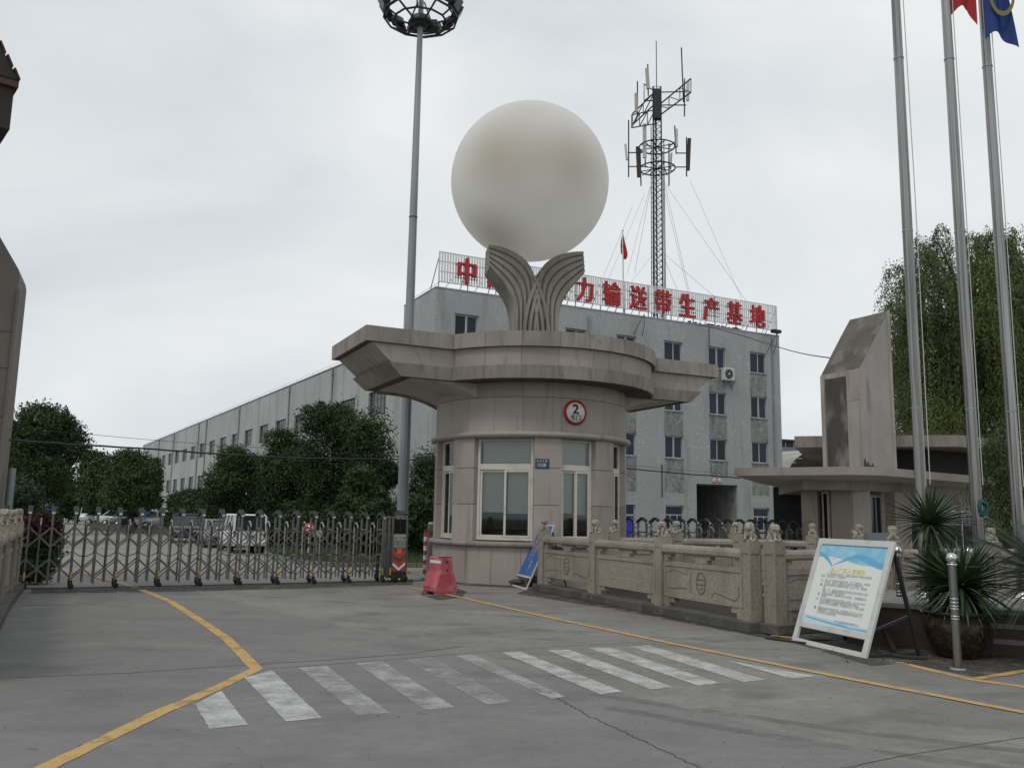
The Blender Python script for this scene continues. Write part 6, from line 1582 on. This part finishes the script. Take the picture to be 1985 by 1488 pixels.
# willow behind the gatehouse
def willow(label, loc, H, R, n_str, seed, strand=(1.6, 4.0), leaf=.13, mat='leaf_willow', lo=.3, n_heads=46):
    t = thing('willow_tree', label, 'tree', loc, 0, 'weeping willows behind the gatehouse'); rng = np.random.default_rng(seed); r_ = random.Random(seed)
    q = MB(); q.tube([(0, 0, -.03), (.1, 0, H * .25), (0, .1, H * .5), (.2, 0, H * .85)], [.38, .3, .24, .08], 10)
    heads = []
    for k in range(n_heads):
        f = (k + .5) / n_heads; a = k * 2.39996 + r_.uniform(-.35, .35); el = math.asin(min(1, max(-1, 1 - 1.55 * f))); rr = R * (.55 + .45 * r_.random()) * math.cos(el) ** .8
        z = H * .62 + H * .38 * math.sin(el) * r_.uniform(.8, 1.0) - r_.uniform(0, .6); hd = (rr * math.cos(a), rr * math.sin(a), z); heads.append(hd)
        if k % 2 == 0: q.tube([(0, 0, H * r_.uniform(.3, .5)), (hd[0] * .5, hd[1] * .5, hd[2] * .88), hd], [.12, .07, .025], 6)
    q.build('trunk', 'bark', t)
    P = []
    for h in heads:
        big = r_.uniform(.6, 1.4); sp = R * .085 * big; ns_ = int(n_str / n_heads * big * r_.uniform(.7, 1.3)); Lm = r_.uniform(*strand)
        for s in range(ns_):
            x0 = h[0] + r_.gauss(0, sp); y0 = h[1] + r_.gauss(0, sp); dd = math.hypot(x0 - h[0], y0 - h[1]); z0 = h[2] + r_.gauss(0, .15) - .9 * dd * dd / max(sp, .05)
            Ls = Lm * r_.uniform(.55, 1.1); m = max(4, int(Ls / .075)); a = math.atan2(y0 - h[1], x0 - h[0]) + r_.uniform(-.4, .4); out = r_.uniform(.1, .45) * big
            tt = np.linspace(0, 1, m); z = z0 + .22 * np.sin(np.minimum(tt * 5, PI)) - Ls * np.maximum(0, tt - .08); rad_ = out * np.minimum(1, tt * 4)
            X = np.stack([x0 + rad_ * math.cos(a) + .03 * np.sin(tt * 9 + a), y0 + rad_ * math.sin(a), np.maximum(lo, z)], 1); P.append(X[z > lo])
    P = np.concatenate(P); n = len(P)
    P = P + rng.normal(size=P.shape) * .035; d = unit(rng.normal(size=(n, 3)) * .55 + np.array([0, 0, -1])); b = unit(np.cross(d, rng.normal(size=(n, 3)))); s = leaf * rng.uniform(.6, 1.2, (n, 1))
    quads_object('crown', np.stack([P, P + d * s * .5 + b * s * .18, P + d * s, P + d * s * .5 - b * s * .18], 1), mat, t); return t
willow('big weeping willow rising behind the flagpoles, the tallest crown', place_px(1905, 39), 16.3, 3.8, 5200, 201, (1.6, 4.6), .13, n_heads=60)
willow('weeping willow at the right edge behind the rightmost flagpole', place_px(2045, 37), 14.4, 3.6, 3300, 202, (1.8, 4.8), .13)
willow('lower weeping willow branch mass left of the flagpoles beside the stone tower', place_px(1826, 37.5), 12.8, 1.6, 1700, 203, (1.6, 4.8), .13, n_heads=28)
willow('hanging willow curtain low over the gatehouse roof at the right edge', place_px(1962, 25.5), 5.3, .95, 700, 204, (1.0, 3.0), .11, lo=1.4, n_heads=14)
# weeds on the gatehouse roof
rng = np.random.default_rng(7); n = 1500; u = rng.random((n, 1)); base = np.array(at(1738, 870, 31)) * (1 - u) + np.array(at(1890, 870, 33.2)) * u; base[:, 2] = 4.40; base[:, :2] += rng.normal(size=(n, 2)) * .35
d = unit(rng.normal(size=(n, 3)) * .45 + np.array([0, 0, 1])); b = unit(np.cross(d, rng.normal(size=(n, 3)))); h = rng.uniform(.2, .8, (n, 1))
tag(quads_object('roof_weeds', np.stack([base - b * .012, base + b * .012, base + d * h], 1), 'dryleaf'), 'dry grass and weeds growing on the gatehouse roof edge', 'weeds', kind='stuff')
# grass of the verge
def inpoly(P, poly):
    x, y = P[:, 0], P[:, 1]; c = np.zeros(len(P), bool); m = len(poly); j = m - 1
    for i in range(m):
        xi, yi, xj, yj = poly[i][0], poly[i][1], poly[j][0], poly[j][1]
        cond = ((yi > y) != (yj > y)) & (x < (xj - xi) * (y - yi) / (yj - yi + 1e-12) + xi); c ^= cond; j = i
    return c
xs = [p.x for p in verge]; ys = [p.y for p in verge]; rng = np.random.default_rng(9)
P = np.stack([rng.uniform(min(xs), max(xs), 260000), rng.uniform(min(ys), min(max(ys), 50), 260000)], 1); P = P[inpoly(P, verge)][:42000]; n = len(P)
base = np.concatenate([P, np.full((n, 1), .02)], 1); d = unit(rng.normal(size=(n, 3)) * .38 + np.array([0, 0, 1])); b = unit(np.cross(d, rng.normal(size=(n, 3))))
pat = np.array([noise.noise(Vector((p[0] * .7, p[1] * .7, 0))) for p in P])[:, None]; h = rng.uniform(.10, .34, (n, 1)) * (1.15 + .9 * pat)
tag(quads_object('grass', np.stack([base - b * .014, base + b * .014, base + d * h], 1), 'grassblade'), 'tall weedy grass on the verge behind the gate', 'grass', kind='stuff')
# fallen leaves and grit along the planter foot
rng = np.random.default_rng(12); n = 240; base = np.stack([rng.uniform(3.9, 6.6, n), rng.uniform(9.9, 11.4, n), np.full(n, .006)], 1); base = base[(base[:, 1] > 10.35) | (base[:, 0] > 5.2)]
Q = leaf_quads(base, .022, rng, 3.0); Q[:, :, 2] = np.clip(Q[:, :, 2], .004, .03)
tag(quads_object('litter', Q, 'dryleaf'), 'dry fallen leaves scattered round the pot and bollard', 'leaf litter', kind='stuff')

rng = np.random.default_rng(15); n = 900; base = np.stack([rng.uniform(-6, 6, n), rng.uniform(5.5, 17.5, n), np.full(n, .006)], 1)
Q = leaf_quads(base, .008, rng, 2.0); Q[:, :, 2] = np.clip(Q[:, :, 2], .004, .016)
tag(quads_object('grit', Q, 'brownwood'), 'small grit and leaf crumbs scattered over the concrete driveway', 'litter', kind='stuff')
# yuccas and cycad: every blade its own object
def blade(Ln, wd, bend, seg=6, fold=.35):
    q = MB(); vs = []
    for i in range(seg + 1):
        t = i / seg; w_ = wd * (.55 + .9 * t * (1 - t) * 1.6) * (1 - t) ** .55 if t < 1 else 0.0
        x = Ln * t * (1 - .08 * bend * t); z = -bend * Ln * t * t * .5; vs += [(x, -w_ / 2, z + abs(w_) * fold), (x, 0, z), (x, w_ / 2, z + abs(w_) * fold)]
    q.add(vs, [(3 * i + k, 3 * i + k + 1, 3 * i + 4 + k, 3 * i + 3 + k) for i in range(seg) for k in (0, 1)], True); return q
BL = [mesh_of(blade(.56, .056, .06), 'blade', 'leaf_yucca'), mesh_of(blade(.62, .058, .22), 'blade', 'leaf_yucca'), mesh_of(blade(.50, .05, .5), 'blade', 'leaf_yucca')]
BD = mesh_of(blade(.42, .03, 1.3), 'dry_blade', 'dryleaf')
def yucca(label, loc, z0, zc, n, scale, seed, trunk=.06, elo=-35, ehi=88, dry=8, lean=(0, 0)):
    r_ = random.Random(seed); t = thing('yucca', label, 'yucca', (loc[0], loc[1], z0)); q = MB(); hz = zc - z0
    q.tube([(0, 0, 0), (lean[0] * .5, lean[1] * .5, hz * .5), (lean[0], lean[1], hz)], [trunk, trunk * 1.05, trunk * .9], 10, smooth=False)
    for k in range(int(hz * 120)):
        a = r_.uniform(0, 6.28); z = r_.uniform(0, hz); f = z / hz; c = Vector((lean[0] * f + trunk * math.cos(a), lean[1] * f + trunk * math.sin(a), z)); q.bar(c, c + Vector((math.cos(a) * .035, math.sin(a) * .035, r_.uniform(-.03, .03))), .03, .008)
    q.build('trunk', 'bark', t)
    for k in range(n):
        f = (k + .5) / n; el = elo + (ehi - elo) * (1 - (1 - f) ** .8) ; az = k * 137.5 + r_.uniform(-15, 15); me = BL[0] if el > 40 else (BL[1] if el > 5 else BL[2])
        s = scale * r_.uniform(.8, 1.12) * (1.0 if el < 60 else .85)
        M = Matrix.Translation((lean[0] * 1.0, lean[1] * 1.0, hz + .06 * f)) @ Matrix.Rotation(rad(az), 4, 'Z') @ Matrix.Rotation(-rad(el), 4, 'Y') @ Matrix.Diagonal((s, s, s, 1))
        inst('blade', me, t, M=M)
    for k in range(dry):
        M = Matrix.Translation((lean[0], lean[1], hz - .04)) @ Matrix.Rotation(rad(k * 47 + 10), 4, 'Z') @ Matrix.Rotation(rad(r_.uniform(25, 65)), 4, 'Y'); inst('dry_blade', BD, t, M=M)
    return t
ty = at(1806, 1014, 11.7)
yucca('tall yucca with a bare shaggy trunk and round head of spiky leaves before the flagpoles', (ty.x - .02, ty.y), TZ - .1, ty.z - .03, 130, 1.02, 301, .065, -30, 88, 9)
yucca('wide dark yucca growing in the brown pot', (pc.x + .06, pc.y),   .50, .80, 210, 1.25, 302, .08, -48, 76, 16, (.02, -.02))
yl = at(1835, 1150, 11.5); yucca('low spreading yucca left behind the pot', (yl.x, yl.y), TZ - .2, .84, 110, 1.12, 303, .06, -20, 70, 5)
q = MB()
for i in range(46):
    t = i / 45; z = -.42 * t * t; 
    for s in (-1, 1):
        ln = .16 * math.sin(PI * (.12 + .85 * t)) + .02; q.add([(t, 0, z), (t + .012, 0, z), (t + .05, s * ln, z + .03 - ln * .25)], [(0, 1, 2)])
q.tube([(t / 10, 0, -.42 * (t / 10) ** 2) for t in range(11)], [.012] * 5 + [.006] * 6, 4); FROND = mesh_of(q, 'frond', 'leaf_cycad')
cy_ = at(2035, 1120, 10.4)
cyc = thing('cycad', 'grey green feathery cycad reaching in from the right edge', 'cycad', (cy_.x, cy_.y, .5)); r_ = random.Random(9)
q = MB(); q.tube([(0, 0, -.5), (0, 0, .42)], [.11, .10], 10, smooth=False); q.build('trunk', 'bark', cyc)
for k in range(96):
    el = -22 + 95 * (k / 95) ** .9; M = Matrix.Translation((0, 0, .45)) @ Matrix.Rotation(rad(k * 137.5), 4, 'Z') @ Matrix.Rotation(-rad(el), 4, 'Y'); s = r_.uniform(.8, 1.1) * .86; inst('frond', FROND, cyc, M=M @ Matrix.Diagonal((s, s, s, 1)))

# ------------------------------------------------------------------ vehicles
def car(name, label, cat, loc, rz, paint, kind='sedan', scale=1.0, group=None, plate=True):
    t = thing(name, label, cat, loc, rz, group); t.scale = (scale,) * 3
    P = dict(sedan=dict(L=4.4, W=.86, b=.92, h=1.44, st=[(-2.2, .62, .90, .72), (-2.1, .36, .95, .80), (-1.3, .24, .97, .86), (0, .22, .95, .86), (1.0, .22, .93, .86), (1.9, .28, .78, .82), (2.2, .40, .62, .68)], cab=[(-1.75, -1.15), (1.15, .35)], rw=.62),
             suv=dict(L=4.6, W=.92, b=1.05, h=1.72, st=[(-2.3, .60, 1.05, .80), (-2.2, .38, 1.08, .88), (-1.3, .30, 1.08, .92), (0, .28, 1.06, .92), (1.0, .28, 1.04, .92), (2.0, .34, .98, .90), (2.28, .45, .85, .80)], cab=[(-2.2, -2.0), (1.15, .45)], rw=.70),
             van=dict(L=4.2, W=.84, b=1.02, h=1.80, st=[(-2.1, .50, 1.02, .78), (-2.05, .34, 1.03, .83), (-1.0, .26, 1.03, .84), (0, .26, 1.02, .84), (1.2, .26, 1.0, .84), (1.9, .32, .92, .80), (2.12, .45, .72, .68)], cab=[(-2.08, -1.95), (1.65, .75)], rw=.70))[kind]
    loops = []
    for x, zb, zt_, hw in P['st']:
        loops.append([(x, -hw * .90, zb), (x, -hw, zb + .16), (x, -hw * 1.0, zt_ - .16), (x, -hw * .95, zt_ - .03), (x, -hw * .80, zt_), (x, hw * .80, zt_), (x, hw * .95, zt_ - .03), (x, hw, zt_ - .16), (x, hw, zb + .16), (x, hw * .90, zb)])
    q = MB(); q.loft(loops, smooth=True); q.build('body', paint, t)
    (xr0, xr1), (xf0, xf1) = P['cab']; b, h, W_, rw = P['b'] - .03, P['h'], P['W'] * .93, P['rw']
    q = MB(); lo_ = [(xr0, -W_ * .94, b), (xf0, -W_ * .94, b), (xf0, W_ * .94, b), (xr0, W_ * .94, b)]; hi = [(xr1, -rw, h - .05), (xf1, -rw, h - .05), (xf1, rw, h - .05), (xr1, rw, h - .05)]
    q.loft([lo_, hi]); q.build('glazing', 'carglass', t)
    q = MB(); e = .03; q.loft([[(xr1 - .06, -rw - e, h - .055), (xf1 + .06, -rw - e, h - .055), (xf1 + .06, rw + e, h - .055), (xr1 - .06, rw + e, h - .055)], [(xr1, -rw + .05, h + .01), (xf1 - .05, -rw + .05, h + .01), (xf1 - .05, rw - .05, h + .01), (xr1, rw - .05, h + .01)]]); q.build('roof', paint, t)
    q = MB(); B_ = lambda p, o: Vector((p[0], p[1] * 1.012, p[2]))
    for i in range(4): q.bar(B_(lo_[i], 0), B_(hi[i], 0), .09, .07)
    for s in (0, 1):
        a, c = (lo_[0], lo_[1]) if s == 0 else (lo_[3], lo_[2]); a2, c2 = (hi[0], hi[1]) if s == 0 else (hi[3], hi[2])
        for f in ((.42,) if kind == 'sedan' else (.34, .66)): q.bar(B_(Vector(a).lerp(Vector(c), f), 0), B_(Vector(a2).lerp(Vector(c2), f), 0), .07, .05)
    build_each(q, 'pillar', paint, t)
    wr = .32 if kind == 'sedan' else .35
    for x in (-P['L'] * .31, P['L'] * .31):
        for s in (-1, 1):
            M = Matrix.Translation((x, s * (P['W'] - .10), wr)) @ RX90
            q = MB(); q.lathe([(.2, -.10), (wr - .03, -.11), (wr, -.07), (wr, .07), (wr - .03, .11), (.2, .10)], 18, M=M); o = q.build('wheel', 'rubber', t)
            q = MB(); q.lathe([(0, -.1), (.2, -.105), (.2, .105), (0, .1)], 14, M=M); q.build('rim', 'alu', o)
    xr, xf = P['st'][0][0], P['st'][-1][0]; zr, zf = P['st'][0][2], P['st'][-1][2]
    for s in (-1, 1):
        q = MB(); 
        if kind == 'van': q.box(xr - .03, s * .70 - .05, .78, xr + .10, s * .70 + .06, 1.0)
        else: q.box(xr - .02, s * .58 - .12, zr - .26, xr + .12, s * .58 + .12, zr - .09)
        q.build('tail_light', 'lamp_red', t)
        q = MB(); q.box(xf - .16, s * .55 - .17, zf - .22, xf + .025, s * .55 + .12, zf - .06); q.build('headlight', 'lamp_clear', t)
        q = MB(); q.box(xf0 - .35, s * (P['W'] + .10) - .09, b + .02, xf0 - .23, s * (P['W'] + .10) + .07, b + .16); q.build('wing_mirror', paint, t)
    q = MB(); q.box(xr - .07, -P['W'] * .88, .34, xr + .2, P['W'] * .88, .56); q.box(xf - .2, -P['W'] * .80, .28, xf + .05, P['W'] * .80, .46); build_each(q, 'bumper', paint if kind == 'van' else 'black', t, bevel=.03)
    q = MB(); q.box(xf - .05, -.36, zf - .24, xf + .03, .36, zf - .08); 
    for k in range(3): q.box(xf - .04, -.34, zf - .22 + .05 * k, xf + .04, .34, zf - .20 + .05 * k)
    q.build('grille', 'dark_metal', t)
    if plate:
        q = MB(); q.box(xr - .085, -.20, .72 if kind == 'van' else .60, xr - .0 , .20, .84 if kind == 'van' else .72); q.box(xf + .035, -.20, .40, xf + .055, .20, .52); build_each(q, 'number_plate', 'parkblue', t)
    return t
HEAD = math.atan2(.891, -.454)
v0 = gp(462, 1071); car('minivan', 'white minivan seen from behind parked by the verge', 'minivan', (v0.x - .3, v0.y + 1.3, 0), HEAD, 'carwhite', 'van', .82)
v1 = gp(405, 1061); car('parked_car', 'grey car facing the gate just left of the white minivan', 'car', (v1.x - .2, v1.y + 1.6, 0), HEAD + PI - .05, 'cargrey', 'sedan', .84)
v2 = gp(348, 1052); car('off_road_car', 'dark off road car facing the gate left of the grey car', 'car', (v2.x - .5, v2.y + 2, 0), HEAD + PI - .08, 'carblack', 'suv', .82)
ROW = [(205, 70, 'silver', 'sedan', 'silver parked car at the far left of the row under the trees'), (238, 67, 'carwhite', 'sedan', 'white parked car second in the row under the trees'), (262, 65, 'cargrey', 'sedan', 'grey parked car behind the blue parking sign'),
       (290, 63, 'carblack', 'sedan', 'black parked car right of the blue parking sign'), (318, 61, 'silver', 'sedan', 'silver parked car at the right end of the row by the hall'), (196, 84, 'carwhite', 'van', 'white van far back between the tree trunks')]
for px, Y, pnt, kd, lab in ROW:
    p = place_px(px, Y); car('parked_car', lab, 'car', (p[0], p[1], .25), rad(25), pnt, kd, .85, 'cars parked in a row under the trees', False)
pa, pb_ = place_px(175, 66), place_px(345, 56.5)
d_ = Vector(pb_) - Vector(pa); q = MB(); q.box(0, 0, 0, d_.length, 3.6, .42); q.box(-.02, -.03, .421, d_.length, .10, .50)
o = q.build('raised_parking_bank', 'kerb', loc=pa, rot=math.atan2(d_.y, d_.x)); o['kind'] = 'structure'

# parking sign, no left turn sign, small green tag
ps_ = place_px(276, 50)
pk = thing('parking_sign', 'blue parking sign with a white letter on a thin post by the parked cars', 'sign', ps_, 0)
zc = at(276, 998, 50).z
q = MB(); q.tube([(0, .03, 0), (0, .03, zc + .3)], .03, 8); q.build('post', 'galv', pk)
q = MB(); q.box(-.21, -.02, zc - .27, .21, .0, zc + .27); q.build('plate', 'parkblue', pk, bevel=.01)
q = MB(); fit_text(q, 'P', .20, .27, .006, .02, face_frame((-.02, -.024, zc + .08), (1, 0, 0))); fit_text(q, '停车场', .26, .07, .006, .004, face_frame((0, -.024, zc - .17), (1, 0, 0))); q.build('lettering', 'white', pk)
nl = place_px(601, 28.6); zc = at(601, 1024, 28.6).z
ns_ = thing('no_left_turn_sign', 'round red rimmed no left turn sign on a red and white post behind the gate', 'sign', nl, 0)
q = MB(); fm = face_frame((0, 0, zc), (1, .1, 0)); q.lathe([(.13, .012), (.18, .012), (.18, -.01)], 28, M=fm); q.build('rim', 'signred', ns_)
q = MB(); q.lathe([(0, .008), (.135, .008), (.135, -.01)], 28, M=fm); q.build('disc', 'white', ns_)
q = MB(); f2 = fm @ Matrix.Translation((0, 0, .012)); q.box(.02, -.09, -.001, .055, .04, .001, f2); q.box(-.05, .015, -.001, .02, .045, .0012, f2); q.add([(-.05, -.02, 0), (-.05, .08, 0), (-.11, .03, 0)], [(0, 1, 2)], M=f2); q.build('arrow', 'ink', ns_)
q = MB(); f3 = fm @ Matrix.Translation((0, 0, .014)) @ Matrix.Rotation(rad(-45), 4, 'Z'); q.box(-.15, -.018, 0, .15, .018, .001, f3); q.build('slash', 'signred', ns_)
for k in range(6):
    q = MB(); q.lathe([(.028, (zc - .15) * k / 6), (.028, (zc - .15) * (k + 1) / 6)], 10, M=Matrix.Translation((0, .05, 0))); q.build('stripe', 'red' if k % 2 else 'white', ns_)
bx_ = place_px(617, 28.8); zb_ = at(617, 1034, 28.8).z
t_ = thing('info_box', 'small cream box on a stake beside the no left turn sign', 'box', bx_, .3); q = MB(); q.box(-.14, -.05, zb_ - .1, .14, .05, zb_ + .1); q.build('box', 'cream', t_, bevel=.01); q = MB(); q.tube([(0, .02, 0), (0, .02, zb_)], .02, 6); q.build('stake', 'galv', t_)
gt = place_px(552, 36.5); zb_ = at(552, 1003, 36.5).z
t_ = thing('green_tag', 'small green plate with a white mark fixed on a stake before the evergreens', 'sign', gt, 0); q = MB(); q.box(-.08, -.01, zb_ - .15, .08, 0, zb_ + .15); q.build('plate', pbr('green_enamel', (.02, .16, .11), .5), t_); q = MB(); fit_text(q, '5', .07, .14, .004, .004, face_frame((0, -.014, zb_), (1, 0, 0))); q.build('numeral', 'white', t_); q = MB(); q.tube([(0, .015, 0), (0, .015, zb_ + .1)], .015, 6); q.build('stake', 'galv', t_)

# far end of the yard
p = place_px(90, 150); zt = at(90, 964, 150).z
fb = thing('far_warehouse', 'far blue grey warehouse at the end of the yard below the trees', 'building', (p[0] - 6, p[1], 0), .2)
q = MB(); q.box(0, 0, 0, 22, 10, zt); q.build('wall', 'farblue', fb); q = MB(); q.box(-.3, -.4, zt + .003, 22.3, 10, zt + .35); q.build('roof', 'kerb', fb)
q = MB(); q.box(2, -.05, 0, 5, -.01, 3.2); q.box(8, -.05, 0, 11, -.01, 3.2); build_each(q, 'door', 'interior', fb)
p = place_px(72, 92); rock('tarp_heap', 'pale grey tarpaulin covered heap at the far end of the yard', (p[0], p[1], .9), 2.0, 'tarp', (1.25, 1, .95), 7, 'heap')
p = place_px(104, 90); q = MB(); q.box(-.8, -.5, 0, .8, .5, 1.6); q.box(-.85, -.55, 1.602, .85, .55, 1.7)
tag(q.build('waste_container', 'parkblue', loc=p, rot=.2, bevel=.04), 'blue waste container beside the grey heap', 'container')
p = place_px(56, 70); q = MB(); q.box(-.35, -.3, 0, .35, .3, 1.5); q.box(-.4, -.35, 1.502, .4, .35, 1.6)
tag(q.build('red_cabinet', 'red', loc=p, rot=.2, bevel=.03), 'small red cabinet left of the grey heap', 'cabinet')
